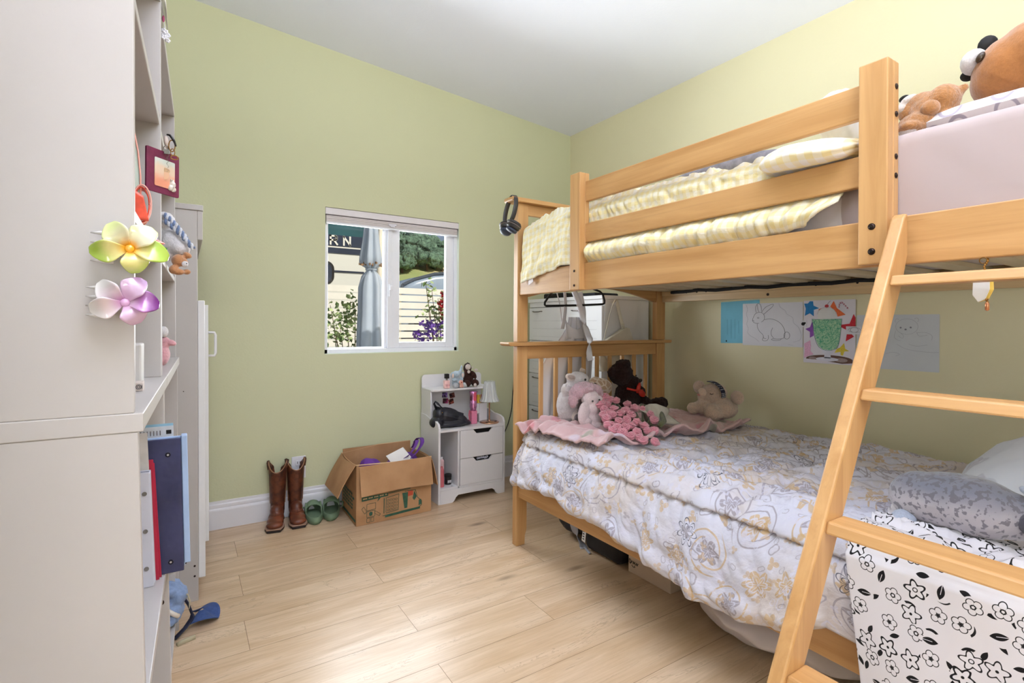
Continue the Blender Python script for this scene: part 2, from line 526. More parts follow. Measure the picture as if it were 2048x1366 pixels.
struct(obj('hillside', e, hill_m, smooth=True))
# hill trees
leaf_hill = pm('hill_tree_leaves', (98, 126, 104), .95, var=.45, scale=1.6, bump=1.0, bscale=5, bdist=.3)
def tree_bush(name, c, r, rngs):
    m = MB()
    for k in range(12):
        a, b = rngs.uniform(0, 2*pi), rngs.uniform(-.3, 1)
        q = Vector((cos(a)*.7, sin(a)*.7, b*.6)) * r * .75
        m.ell(Vector(c) + q, (r*.5, r*.5, r*.42), n=8)
    return m
rg = random.Random(11)
tp = []
for i in range(400):
    yy = rg.uniform(77, 102); xx = yy*rg.uniform(.33, .54)
    if len(tp) < 60 and all((xx-a)**2+(yy-b_)**2 > 6.5 for a, b_ in tp): tp.append((xx, yy))
tp.sort(key=lambda p: p[1])
n_t = 0
protos = []
for i, (xx, yy) in enumerate(tp):
    z = hill_z(xx, yy)
    s = rg.uniform(1.5, 2.5)
    if i < 3:
        t = thing('hillside_tree', 'dark green tree among the grove on the dry hillside', 'tree', (xx, yy, z), group='trees on the hillside')
        m = tree_bush('c', (xx, yy, z + 1.6), 2.2, rg); obj('crown', m, leaf_hill, t, voxel=.24, disp=(1.3, .34))
        m = MB(); m.cyl((xx, yy, z-.5), (xx, yy, z+1.4), .25, .15, 8); obj('trunk', m, pm('hill_bark', (90, 70, 52), .9), t)
        protos.append(t)
    else:
        t = copy_tree(protos[i % 3])
        t.location = (xx, yy, z); t.scale = (s/2.2,)*3; t.rotation_euler.z = rg.uniform(0, 6)

# horizontal slat fence
fence = thing('slat_fence', 'white horizontal slat fence across the yard', 'fence', (3, 8, gy))
fw = pm('fence_white', (232, 228, 216), .6, var=.05, scale=2)
for k in range(16):
    z = 1.69 - .119*(k+1)
    m = MB(); m.box(-3, 9, 8, 8.025, z+.009, z+.107); obj('slat', m, fw, fence)
for x in (-2.4, .1, 2.95, 5.2, 8.0):
    m = MB(); m.box(x-.045, x+.045, 8.03, 8.11, gy, 1.66); obj('fence_post', m, fw, fence)
hedge = MB(); rg2 = random.Random(3)
for k in range(60): hedge.ell((rg2.uniform(2.9, 8.5), rg2.uniform(8.6, 9.1), rg2.uniform(gy, 1.25)), rg2.uniform(.16, .3), n=8)
for k in range(26): hedge.ell((rg2.uniform(-2.5, 1.95), rg2.uniform(8.6, 9.1), rg2.uniform(gy, 1.5)), rg2.uniform(.16, .3), n=8)
tag(obj('hedge', hedge, pm('hedge_leaves', (42, 54, 48), .9, var=.4, scale=14), smooth=True), 'dark hedge showing through the gaps of the slat fence', 'hedge')

# travel trailer behind the fence
rv = thing('travel_trailer', 'white travel trailer with dark teal band and lettering', 'trailer', (0, 11.8, gy))
rvw = pm('trailer_white', (226, 224, 212), .4, var=.02, scale=1)
prof = [(11, .35), (13.3, .35), (13.3, 3.3), (13.1, 3.5), (11.2, 3.5), (11, 3.3)]
m = MB(); m.prism(prof, 'x', -5, 3.62); obj('body', m, rvw, rv, bevel=.04)
teal = pm('trailer_teal', (28, 78, 84), .25, var=.25, scale=1.2)
navy_b = pm('trailer_navy', (30, 42, 66), .3, var=.1, scale=1)
m = MB(); m.box(-4.9, 3.36, 10.985, 11.0, 2.78, 3.35); band = obj('upper_band', m, teal, rv)
m = MB(); m.box(-4.9, 3.36, 10.983, 11.0, 2.70, 2.93); obj('lower_band', m, navy_b, rv)
m = MB(); m.box(-4.9, 3.34, 10.978, 10.984, 2.665, 2.69); obj('pinstripe', m, fw, rv)
m = MB(); m.box(-4.9, 3.30, 10.983, 11.0, 2.55, 2.665); m.box(2.63, 3.26, 10.98, 11.0, 2.16, 2.195); obj('stripe', m, navy_b, rv)
m = MB()
def rr_poly(x0, x1, z0, z1, r, n=5):
    P = []
    for cx, cz, a0 in ((x1-r, z0+r, -90), (x1-r, z1-r, 0), (x0+r, z1-r, 90), (x0+r, z0+r, 180)):
        for k in range(n+1):
            a = radians(a0 + 90*k/n); P.append((cx+r*cos(a), cz+r*sin(a)))
    return P
m.prism(rr_poly(2.1, 2.64, 1.9, 2.38, .16), 'y', 10.975, 11.0); wf = obj('window', m, dark, rv, bevel=.01)
m = MB(); m.prism(rr_poly(2.15, 2.59, 1.93, 2.33, .13), 'y', 10.97, 10.98); obj('pane', m, pm('trailer_window', (40, 52, 70), .1), wf)
# letters RN
def stroke_poly(m, pts, w, y, y2, off, sc):
    for (a, b) in zip(pts, pts[1:]):
        A = Vector((off[0]+a[0]*sc, y, off[1]+a[1]*sc)); B = Vector((off[0]+b[0]*sc, y, off[1]+b[1]*sc))
        d = (B-A).normalized()
        m.beam(A - d*w*.5, B + d*w*.5, abs(y2-y), w, upv=Vector((0,1,0)).cross(d))
lt_ = MB()
R_ = [[(0,0),(0,1)], [(0,1),(.55,1),(.72,.88),(.72,.62),(.55,.5),(0,.5)], [(.4,.5),(.78,0)]]
N_ = [[(0,0),(0,1),(.75,0),(.75,1)]]
for st in R_: stroke_poly(lt_, st, .035, 10.975, 10.965, (2.56, 2.735), .17)
for st in N_: stroke_poly(lt_, st, .035, 10.975, 10.965, (2.83, 2.735), .17)
obj('lettering', lt_, fw, rv)
m = MB(); m.cyl((.4, 11.0, .1), (.4, 11.3, .1), .35, .35, 20); obj('wheel', m, dark, rv)
m = MB(); m.cyl((-1, 11.0, .1), (-1, 11.3, .1), .35, .35, 20); obj('wheel', m, dark, rv)

# parked car roof behind the fence
car = thing('parked_car', 'pale blue grey car roof behind the slat fence', 'car', (5.3, 10.0, gy))
cm = pm('car_paint', (150, 165, 182), .25, var=.05, scale=1)
pr = [(3.45, .2), (3.42, 1.5), (3.5, 1.84), (3.75, 1.96), (4.15, 2.08), (4.7, 2.14), (5.6, 2.15), (6.5, 1.98), (7.2, 1.5), (7.5, .2)]
m = MB(); m.prism(pr, 'y', 9.3, 10.8); obj('body', m, cm, car, bevel=.12, smooth=True)
m = MB()
for a, b in zip(pr[1:-2], pr[2:-1]): m.beam((a[0], 9.32, a[1]+.0), (b[0], 9.32, b[1]+.0), .03, .045, upv=(0,0,1))
obj('roof_rail', m, pm('car_trim', (70, 80, 92), .5), car)
m = MB(); m.prism([(4.4, 1.65), (4.65, 1.96), (6.0, 1.98), (6.3, 1.65)], 'y', 9.28, 9.305); obj('side_window', m, pm('car_glass', (84, 98, 112), .1), car)
for x in (4.2, 6.8):
    m = MB(); m.cyl((x, 9.25, .1), (x, 9.45, .1), .35, .35, 20); obj('wheel', m, dark, car)

# closed patio umbrella
um = thing('patio_umbrella', 'closed grey blue patio umbrella outside the window', 'umbrella', (1.57, 5, gy))
uf = Mat('umbrella_cloth', .8); v = uf.coords(); uf.base(uf.mix(uf.noise(v, 3, 3), lin((160, 170, 184)), lin((190, 198, 208)))); uf = uf.m
prof = [(.012,2.42),(.03,2.3),(.05,2.1),(.068,1.9),(.088,1.75),(.092,1.68),(.045,1.64),(.04,1.61),(.075,1.56),(.1,1.45),(.105,1.2),(.115,.95),(.12,.6),(.1,.5)]
def fold(a, j): return 1 + .22*sin(a*5 + j*.12) + .09*sin(a*9+1.3)
m = MB(); m.lathe(prof, (1.555, 5, 0), 60, mod=fold, caps=False); obj('canopy', m, uf, um, smooth=True, solid=.004)
m = MB()
for k in range(22):
    a = 2*pi*k/22; r = .085+.02*sin(k*2.7)
    m.obox((1.555+r*cos(a), 5+r*sin(a), 1.675+.012*sin(k*1.9)), (.03, .012, .02), rotm(10*sin(k), 20*cos(k*3), math.degrees(a)))
obj('brown_trim', m, pm('umbrella_trim', (150, 116, 84), .8), um)
m = MB(); m.tube([(1.555+.046*cos(2*pi*k/16), 5+.046*sin(2*pi*k/16), 1.625) for k in range(16)], .012, 6, closed=True); obj('tie_strap', m, uf, um)
m = MB(); m.cyl((1.555, 5, gy), (1.555, 5, 2.45), .02, .02, 12); obj('pole', m, pm('umbrella_pole', (180, 176, 168), .4), um)
m = MB(); m.lathe([(.25, gy), (.25, gy+.06), (.05, gy+.1)], (1.555, 5, 0), 24); obj('base', m, dark, um)
u2 = thing('patio_umbrella', 'closed cream patio umbrella just behind the grey one', 'umbrella', (1.9, 5.6, gy))
m = MB(); m.lathe([(.012,2.6),(.06,2.3),(.11,1.9),(.12,1.6),(.085,1.5),(.11,1.2),(.13,.8),(.12,.5)], (1.86, 5.6, 0), 50, mod=fold, caps=False)
obj('canopy', m, pm('cream_cloth', (226, 216, 196), .8, var=.05), u2, smooth=True, solid=.004)
m = MB(); m.cyl((1.86, 5.6, gy), (1.86, 5.6, 2.62), .02, .02, 12); m.lathe([(.2, gy), (.2, gy+.06), (.05, gy+.1)], (1.86, 5.6, 0), 24); obj('pole', m, pm('umbrella_pole', (180, 176, 168), .4), u2)

# bougainvillea
green_leaf = Mat('vine_leaves', .6); v = green_leaf.coords(); green_leaf.base(green_leaf.mix(green_leaf.noise(v, 9, 3).smooth(.35, .65), lin((88, 118, 62)), lin((196, 212, 150)))); green_leaf = green_leaf.m
def leaf(m, p, d, L, W, tw, rg):
    d = d.normalized(); s = d.cross(Vector((rg.uniform(-1,1), rg.uniform(-1,1), 1))).normalized()
    nrm = d.cross(s)
    p = Vector(p)
    m._add([p, p+d*L*.35+s*W*.5+nrm*W*.12, p+d*L*.75+s*W*.33+nrm*W*.1, p+d*L, p+d*L*.75-s*W*.33+nrm*W*.1, p+d*L*.35-s*W*.5+nrm*W*.12, p+d*L*.5],
           [(0,1,6),(1,2,6),(2,3,6),(3,4,6),(4,5,6),(5,0,6)])
def vine(name, label, y, clusters, flowers, seed, xb):
    rg = random.Random(seed)
    t = thing(name, label, 'plant', (xb, y, gy))
    st = MB(); lf = MB(); fl = {}
    for (x, z, r, n) in clusters:
        st.tube([(xb, y+.05, gy), ((xb+x)/2+.05, y+.03, (z+gy)/2), (x, y, z)], [.012, .008, .003], 6)
        for k in range(n):
            p = Vector((x + rg.gauss(0, r), y + rg.gauss(0, .1), z + rg.gauss(0, r)))
            leaf(lf, p, Vector((rg.uniform(-1,1), rg.uniform(-1,1), rg.uniform(-1,.6))), rg.uniform(.045,.08), rg.uniform(.03,.055), 0, rg)
    for (x, z, r, n, mt) in flowers:
        for k in range(n):
            p = Vector((x + rg.gauss(0, r), y - .05 + rg.gauss(0, .05), z + rg.gauss(0, r)))
            m = fl.setdefault(mt, MB())
            for q in range(3): leaf(m, p, Vector((rg.uniform(-1,1), rg.uniform(-1,.2), rg.uniform(-1,1))), .045, .04, 0, rg)
    obj('stem', st, pm('vine_stem', (110, 90, 62), .8), t)
    o = obj('foliage', lf, green_leaf, t, recalc=False); o['kind'] = 'stuff'
    for mt, m in fl.items():
        o = obj('flowers', m, pm(mt, {'red_bracts': (190, 36, 52), 'purple_bracts': (112, 70, 168), 'pink_bracts': (226, 150, 200)}[mt], .6, var=.25, scale=30), t, recalc=False); o['kind'] = 'stuff'
        o['label'] = {'red_bracts': 'red flowers', 'purple_bracts': 'purple flowers', 'pink_bracts': 'pink flowers'}[mt]
vine('climbing_vine', 'leafy pale green vine outside the lower left of the window', 6.0,
     [(1.68, 1.27, .1, 70), (1.5, 1.12, .12, 80), (1.7, 1.02, .12, 90), (1.45, .95, .1, 50), (1.58, 1.2, .08, 40), (1.4, 1.3, .05, 14), (1.85, 1.18, .06, 20)], [], 5, 1.6)
vine('bougainvillea', 'bougainvillea with red and purple flowers outside the right pane', 5.6,
     [(2.62, 1.15, .06, 30), (2.52, 1.22, .05, 20), (2.46, 1.5, .035, 8), (2.38, 1.58, .03, 8), (2.54, 1.4, .04, 14), (2.42, 1.25, .05, 16), (2.62, 1.02, .08, 40), (2.7, 1.3, .08, 40)],
     [(2.61, 1.41, .035, 16, 'red_bracts'), (2.56, 1.32, .03, 12, 'red_bracts'), (2.6, 1.2, .03, 14, 'red_bracts'), (2.44, 1.04, .055, 46, 'purple_bracts'), (2.3, .95, .05, 20, 'purple_bracts')], 8, 2.6)
# ================================================================== bunk bed
def wood_mat(name, axis, cols=((184, 136, 82), (206, 160, 106))):
    M = Mat(name, 0.42, spec=0.45)
    sc = {'x': (1.2, 16, 16), 'y': (16, 1.2, 16), 'z': (16, 16, 1.2)}[axis]
    v = M.coords('Object', sc)
    g = M.noise(v, 1.0, 5, 0.6, 0.8)
    sc2 = {'x': (3, 120, 120), 'y': (120, 3, 120), 'z': (120, 120, 3)}[axis]
    g2 = M.noise(M.coords('Object', sc2), 1.0, 3, 0.6)
    c = M.mix(g.smooth(.3, .7), lin(cols[0]), lin(cols[1]))
    c = M.mix(g2.smooth(.5, .8) * .22, c, lin(tuple(k*.82 for k in cols[0])))
    fk = M.noise(v, 3.0, 2, .5, .2)
    c = M.mix(fk.smooth(.74, .8) * .45, c, lin((150, 98, 52)))
    M.base(c); M.bump(g2, .05, .001); M.p.inputs['Coat Weight'].default_value = .15; M.p.inputs['Coat Roughness'].default_value = .3
    return M.m
wx, wy, wz = wood_mat('maple_x', 'x'), wood_mat('maple_y', 'y'), wood_mat('maple_z', 'z')
pine_y = wood_mat('pine_y', 'y', ((206, 176, 128), (226, 198, 152)))
pine_x = wood_mat('pine_slat', 'x', ((205, 190, 160), (222, 208, 180)))
bolt_m = pm('bolt_metal', (60, 48, 44), .35, metal=.9, var=.1)

BY1 = 2.165   # north end
BY0 = 0.10    # south end
bed = thing('bunk_bed', 'honey maple twin bunk bed standing along the east wall', 'bunk bed', (1.92, 1.13, 0))
def bpart(name, boxes, mat, bevel=.003, parent=bed):
    m = MB()
    for b in boxes: m.box(*b)
    return obj(name, m, mat, parent, bevel=bevel)
for (y0, y1, so) in ((2.127, 2.165, 1), (BY0, BY0+.038, -1)):
    # lower posts with a notch at the foot
    for (x0, x1, s) in ((1.393, 1.455, 1), (2.392, 2.462, -1)):
        m = MB()
        if s > 0: P = [(x0, 0), (x1-.012, 0), (x1-.010, .045), (x1, .075), (x1, .99), (x0, .99)]
        else: P = [(x0+.012, 0), (x1, 0), (x1, .99), (x0, .99), (x0, .075), (x0+.010, .045)]
        m.prism(P, 'y', y0, y1); obj('post', m, wz, bed, bevel=.003)
        bpart('upper_post', [(x0, x1, y0, y1, 1.0105, 1.70)], wz)
    # cap rail of the lower headboard with the small bevelled overhang
    m = MB(); m.prism([(1.335, .992), (2.482, .992), (2.489, .997), (2.489, 1.010), (1.325, 1.010), (1.325, .998)], 'y', y0-.03, y1+.02)
    obj('cap_rail', m, wx, bed, bevel=.004)
    bpart('headboard_rail', [(1.455, 2.392, y0+.008, y1-.008, .925, .99)], wx)
    bpart('headboard_rail', [(1.455, 2.392, y0+.008, y1-.008, .36, .45)], wx)
    for k in range(9):
        xx = 1.55 + .0955*k
        bpart('headboard_slat', [(xx-.011, xx+.011, y0+.012, y1-.012, .45, .925)], wz, .002)
    m = MB(); m.prism([(1.352, 1.700), (2.48, 1.700), (2.489, 1.705), (2.489, 1.722), (1.344, 1.722), (1.344, 1.706)], 'y', y0-.025, y1+.018)
    obj('upper_cap_rail', m, wx, bed, bevel=.004)
    bpart('headboard_rail', [(1.455, 2.392, y0+.008, y1-.008, 1.645, 1.70)], wx)
    for k in range(9):
        xx = 1.55 + .0955*k
        bpart('headboard_slat', [(xx-.011, xx+.011, y0+.012, y1-.012, 1.36, 1.645)], wz, .002)
    # arched lower rail of the upper bunk
    m = MB(); P = [(1.455, 1.36), (1.455, 1.235)]
    for k in range(13):
        t = k/12; P.append((1.47+.907*t, 1.237 + .066*sin(pi*t)**.9))
    P += [(2.392, 1.235), (2.392, 1.36)]
    m.prism(P, 'y', y0+.008 if so > 0 else y0+.008, y1-.008); obj('arched_rail', m, wx, bed, bevel=.002)
# side rails
bpart('side_rail', [(1.40, 1.425, BY0+.038, 2.127, 1.243, 1.355)], wy)
bpart('side_rail', [(2.432, 2.455, BY0+.038, 2.127, 1.236, 1.355)], pine_y)
bpart('side_rail', [(1.40, 1.425, BY0+.038, 2.127, .243, .36)], wy)
bpart('side_rail', [(2.432, 2.455, BY0+.038, 2.127, .243, .36)], wy)
for z in (1.272, .285):
    c = bpart('slat_ledge', [(2.41, 2.432, BY0+.05, 2.11, z, z+.024)], pine_y, .001)
    c = bpart('slat_ledge', [(1.425, 1.447, BY0+.05, 2.11, z, z+.024)], pine_y, .001)
for z in (1.2965, .3095):
    for k in range(13):
        y = .19 + .155*k
        bpart('mattress_slat', [(1.447-.02, 2.43, y-.035, y+.035, z, z+.016)], pine_x, .001)
m = MB(); m.tube([(2.385+.008*sin(k*1.7), .16+k*.098, 1.289+.004*sin(k*2.3)) for k in range(20)], .007, 6, flat=1.4); obj('slat_strap', m, dark, bed)
# screws along the wall side rail
for y in (2.02, 1.93, 1.86, 1.80, 1.46, 1.22, 1.05):
    m = MB(); m.cyl((2.4095, y, 1.284), (2.4105, y, 1.284), .005, n=12); obj('screw', m, bolt_m, bed)
m = MB(); m.cyl((2.431, 1.46, 1.253), (2.4325, 1.46, 1.253), .007, n=14); obj('screw', m, bolt_m, bed)
# guard posts and guard rails
for (ya, yb, zt) in ((1.632, 1.695, 1.728), (.535, .597, 1.725)):
    x1 = 1.422 if ya > 1 else 1.428
    bpart('guard_post', [(1.37, 1.40, ya, yb, 1.243, zt), (1.3995, x1, ya, yb, 1.355, zt)] if ya > 1 else [(1.37, 1.3995, ya, yb, 1.246, zt), (1.399, x1, ya, yb, 1.356, zt)], wz, .003)
bpart('guard_rail', [(1.401, 1.421, .597, 1.632, 1.609, 1.693)], wy)
bpart('guard_rail', [(1.401, 1.421, .597, 1.632, 1.441, 1.518)], wy)
def bolt(p, ax, r=.0075):
    m = MB(); p = Vector(p); d = Vector(ax)
    m.cyl(p - d*.004, p + d*.0015, r*1.15, r*1.15, 20); m.cyl(p + d*.0015, p + d*.003, r*.9, r*.6, 20)
    o = obj('bolt', m, bolt_m, bed)
    m = MB(); m.cyl(p + d*.003, p + d*.0034, r*.35, r*.35, 6); obj('hex_socket', m, dark, o)
for z in (1.335, 1.276): bolt((1.37, .567, z), (-1, 0, 0), .0068)
for z in (1.322, 1.262): bolt((1.37, 1.664, z), (-1, 0, 0), .0045)
for z in (1.665, 1.60, 1.50, 1.455): bolt((1.413, .535, z), (0, -1, 0), .006)

# ------------------------------------------------------------------ ladder
lad = thing('bunk_ladder', 'slanted maple ladder hooked on the upper bunk side rail', 'ladder', (.62, .31, 0))
def lx(z): return 1.276 + .553*(z-1.209)
for (ya, yb) in ((.494, .521), (.095, .122)):
    top = 1.352
    P = [(lx(0), 0), (lx(0)+.066, 0), (lx(1.235)+.083, 1.235), (1.369, 1.243), (1.369, top), (lx(top)+.012, top), (lx(top-.012)+.0, top-.014)]
    P = [(lx(0), 0), (lx(0)+.066, 0), (lx(1.20)+.0745, 1.20), (1.369, 1.26), (1.369, top), (1.362, top), (lx(top-.010), top-.010)]
    m = MB(); m.prism(P, 'y', ya, yb); obj('stile', m, wz, lad, bevel=.004)
for z in (1.209, .973, .733, .492, .25):
    m = MB(); a = lx(z)
    m.prism([(a-.0012, z-.022), (a+.045, z-.022), (a+.062, z-.020), (a+.068, z), (a+.008, z)], 'y', .1225, .4945)
    obj('rung', m, wy, lad, bevel=.004)

# ================================================================== fabrics
def fabric(name, base_fn, rough=.85, sheen=.15, weave=0, bumpscale=900, bumpk=.08, wr=None, bd=.004):
    M = Mat(name, rough, spec=.2)
    M.p.inputs['Sheen Weight'].default_value = sheen
    v = M.coords('UV')
    M.base(base_fn(M, v))
    nb = M.noise(v, wr or 40, 4)
    M.bump(nb, bumpk, bd)
    return M.m
def cell_flower(M, v, scale, petals=5, rnd=.75, warp=0.0):
    """voronoi cells; returns (radius, angle, cell colours, x, y) relative to the cell's own point, in cell units"""
    if warp:
        nz = M.noise(v, 3, 2, color=True)
        mm = M.n.new('ShaderNodeVectorMath'); mm.operation = 'MULTIPLY_ADD'
        M.l.new(nz, mm.inputs[0]); mm.inputs[1].default_value = (warp, warp, 0); M.l.new(v, mm.inputs[2]); v = mm.outputs[0]
    sc = M.n.new('ShaderNodeVectorMath'); sc.operation = 'SCALE'; M.l.new(v, sc.inputs[0]); sc.inputs['Scale'].default_value = scale
    vo = M.n.new('ShaderNodeTexVoronoi'); vo.voronoi_dimensions = '2D'; vo.inputs['Scale'].default_value = 1.0; vo.inputs['Randomness'].default_value = rnd
    M.l.new(sc.outputs[0], vo.inputs['Vector'])
    sb = M.n.new('ShaderNodeVectorMath'); sb.operation = 'SUBTRACT'
    M.l.new(sc.outputs[0], sb.inputs[0]); M.l.new(vo.outputs['Position'], sb.inputs[1])
    x, y, _ = M.sep(sb.outputs[0])
    r = (x*x + y*y).sqrt(); th = y.atan2(x)
    c = M.sep(vo.outputs['Color'])
    return r, th, c, x, y
def damask(M, v):
    white, grey, gold, lil, drk, cream = lin((208, 208, 222)), lin((152, 144, 154)), lin((198, 168, 124)), lin((208, 207, 224)), lin((70, 72, 88)), lin((204, 188, 172))
    nn = M.noise(v, 2.6, 3)
    col = M.mix(nn.smooth(.44, .6) * .6, white, cream)
    # large leafy medallions
    r, th, c, x, y = cell_flower(M, v, 7.0, rnd=.9, warp=.10)
    a = th + c[0]*6.28
    lobe = (a*3.0).cos().abs()*.13 + (a*9.0).cos()*.015 + .15
    body = 1.0 - (r - lobe).smooth(-.006, .012)
    vein = (1.0 - ((r - lobe*.62).abs() - .014).smooth(0, .014)).max(1.0 - ((a*3.0).sin().abs()*r - .010).smooth(0, .012))
    tw = M.mix(c[1].gt(.42), gold, grey)
    swirl = ((r*44.0 + a*3.0 + nn*4.0).sin()).smooth(.62, .85) * (1.0 - r.smooth(.46, .5)) * r.smooth(.26, .30)
    tw2 = M.mix(c[2].gt(.5), grey, gold)
    col = M.mix(swirl * .75 * c[1].gt(.2), col, tw2)
    col = M.mix(body * c[2].gt(.22) * .8, col, tw)
    col = M.mix(vein * body * .8, col, white)
    # small curling leaves and buds
    for k, (sc, w) in enumerate(((17.0, .7), (27.0, .55))):
        r2, th2, c2, x2, y2 = cell_flower(M, v, sc, rnd=1.0, warp=.05)
        a2 = th2 + c2[1]*6.28
        lf = 1.0 - (r2 - (a2*1.5).cos().abs()*.26 - .06).smooth(0, .03)
        rg = 1.0 - ((r2 - (a2*2.0).cos()*.07 - .22).abs() - .022).smooth(0, .03)
        t2 = M.mix(c2[0].gt(.6), lil, M.mix(c2[2].gt(.5), grey, gold))
        sh = (lf * c2[2].gt(.45)).max(rg * (1.0 - c2[2].gt(.45)))
        col = M.mix(sh * c2[0].gt(.25) * w, col, t2)
    # sparse dark outlined blossoms
    r3, th3, c3, x3, y3 = cell_flower(M, v, 3.6, rnd=.7)
    a3 = th3 + c3[0]*6.28
    pet = (a3*3.5).cos().abs()*.10 + .05
    ol = 1.0 - ((r3 - pet).abs() - .004).smooth(0, .006)
    ol2 = 1.0 - ((r3 - pet*.6).abs() - .003).smooth(0, .005)
    col = M.mix(ol.max(ol2) * c3[1].gt(.5) * (1.0 - r3.smooth(.15, .16)) * .9, col, drk)
    return col
damask_m = fabric('damask_comforter_cloth', damask, .7, .1, wr=15, bumpk=1.0, bd=.012)
def floral_bw(M, v):
    white, ink = lin((232, 229, 236)), lin((24, 22, 26))
    col = white
    r, th, c, x, y = cell_flower(M, v, 21.0, rnd=.55)
    a = th + c[0]*6.28
    pet = (a*5.0).cos()*.09 + .32
    w = c[1]*.050 + .022
    ring = 1.0 - ((r - pet).abs() - w).smooth(0, .02)
    dot = 1.0 - r.smooth(.05, .07)
    dot2 = 1.0 - ((r - .085).abs() - .012).smooth(0, .015)
    isf = c[2].gt(.22)
    # five looping circle petals for the thin flowers
    seg = a * (5.0/6.2832); k = (seg - seg.floor() - .5) * (6.2832/5.0)
    px = r*k.cos() - .2; py = r*k.sin()
    loop = 1.0 - (((px*px + py*py).sqrt() - .135).abs() - .010).smooth(0, .014)
    kind = c[1].gt(.45)
    fl = M.mix(kind, lin((255,255,255)), ink)
    f1 = (ring * (1.0 - kind)).max(loop * kind)
    f1 = f1.max(dot * c[0].gt(.4)).max(dot2 * (1.0 - c[0].gt(.4)))
    # leaves: pointed ellipses
    lx_ = x*(c[0]*6.28).cos() + y*(c[0]*6.28).sin(); ly_ = y*(c[0]*6.28).cos() - x*(c[0]*6.28).sin()
    lw = (1.0 - (lx_*lx_)*9.0)*.15
    lf = (lw - ly_.abs()).smooth(0, .012)
    vein = ly_.abs().lt(.012)
    lfo = lf * (1.0 - vein * lx_.gt(-.1))
    pat = f1 * isf
    pat = pat.max(lfo * (1.0 - isf))
    # small leaves in between
    r2, th2, c2, x2, y2 = cell_flower(M, v, 26.0, rnd=1.0)
    far = r.gt(.42)
    cc = (c2[0]*6.28).cos(); ss = (c2[0]*6.28).sin()
    lx2 = x2*cc + y2*ss; ly2 = y2*cc - x2*ss
    lf2 = ((1.0 - (lx2*lx2)*10.0)*.13 - ly2.abs()).smooth(0, .015)
    pat = pat.max(lf2 * far * c2[1].gt(.35))
    return M.mix(pat, col, ink)
floral_m = fabric('black_white_floral_cloth', floral_bw, .8, .1, wr=30, bumpk=.1)
def gingham(scale, yel, wht):
    def fn(M, v):
        u = M.sep(v)
        a = ((u[0]*scale).frac() - .5).gt(0); b = ((u[1]*scale).frac() - .5).gt(0)
        return M.mix((a + b)*.5, lin(wht), lin(yel))
    return fn
ging_m = fabric('yellow_gingham_cloth', gingham(34, (238, 222, 164), (240, 234, 214)), .85, .2, wr=22, bumpk=1.0, bd=.010)
ging_pillow_m = fabric('pale_gingham_cloth', gingham(26, (238, 220, 168), (240, 234, 230)), .85, .2, wr=60, bumpk=.2)
sheet_m = fabric('pale_pink_sheet', lambda M, v: M.mix(M.noise(v, 3, 3), lin((176, 160, 158)), lin((184, 168, 166))), .8, .1, wr=8, bumpk=.12)
def blanket_fn(M, v):
    r, th, c, x, y = cell_flower(M, v, 9.0, rnd=.9, warp=.04)
    col = M.mix(M.noise(v, 14, 3), lin((200, 160, 160)), lin((216, 182, 184)))
    patch = 1.0 - r.smooth(.2, .34)
    col = M.mix(patch * c[0].gt(.62) * .8, col, lin((158, 158, 140)))
    col = M.mix(patch * c[1].gt(.7) * .7, col, lin((214, 200, 216)))
    return M.mix(patch * c[2].gt(.74) * .7, col, lin((206, 120, 128)))
blanket_m = fabric('pink_fleece', blanket_fn, .95, .5, wr=260, bumpk=.5)

def cloth(name, fn, nu, nv, mat, parent=None, uvs=(1, 1), thick=.006, seed=0, sub=0):
    m = MB(); m.grid(fn, nu, nv, lambda u, v: (u*uvs[0], v*uvs[1]))
    return obj(name, m, mat, parent, smooth=True, solid=thick, soff=0, recalc=False, sub=sub)

# ------------------------------------------------------------------ mattresses
def mattress(name, label, z0, z1, mat):
    t = thing(name, label, 'mattress', (1.93, 1.13, z0))
    m = MB(); m.box(1.437, 2.425, BY0+.05, 2.115, z0, z1)
    o = obj('mattress_body', m, mat, t, bevel=.03, smooth=True)
    return t
mt = thing('upper_mattress', 'upper bunk mattress under a pale pink fitted sheet', 'mattress', (1.93, 1.13, 1.313))
def sheet_fn(u, v):
    y = BY0+.05 + u*(2.115-BY0-.05)
    L = .235 + .98 + .20
    xo = .014*sst(.63, .66, y)
    s = v*L
    k = .012*fbm(y*3.1 - s*2.2, s*2.0, 5, 2) + .004*fbm(y*9 - s*9, s*3, 2, 2)
    if s < .215: x, z = 1.434 + xo - k*.7*(1-xo/.014*.8), 1.318 + s + .02*fbm(y*2, 0, 3, 1)
    elif s < .255: t = (s-.215)/.04*pi/2; x, z = 1.434 + xo*cos(t) + .028*(1-cos(t)) - k*.7*cos(t)*(1-xo/.014*.8), 1.533 + .026*sin(t) + k*.5*sin(t)
    elif s < 1.2: x, z = 1.462 + (s-.255), 1.559 + k*.6
    else: x, z = 2.422, max(1.32, 1.553 - (s-1.2))
    return (x, y, z)
cloth('fitted_sheet', sheet_fn, 90, 90, sheet_m, mt, (2, 1.4), .003)
m = MB(); m.box(1.446, 2.412, BY0+.06, 2.105, 1.3135, 1.545); obj('mattress_body', m, pm('mattress_ticking', (210, 200, 200), .9), mt, bevel=.03)
mt2 = thing('lower_mattress', 'lower bunk mattress hidden under the damask comforter', 'mattress', (1.93, 1.13, .3265))
m = MB(); m.box(1.437, 2.425, BY0+.06, 2.115, .3265, .535); obj('mattress_body', m, pm('mattress_ticking', (210, 200, 200), .9), mt2, bevel=.03)

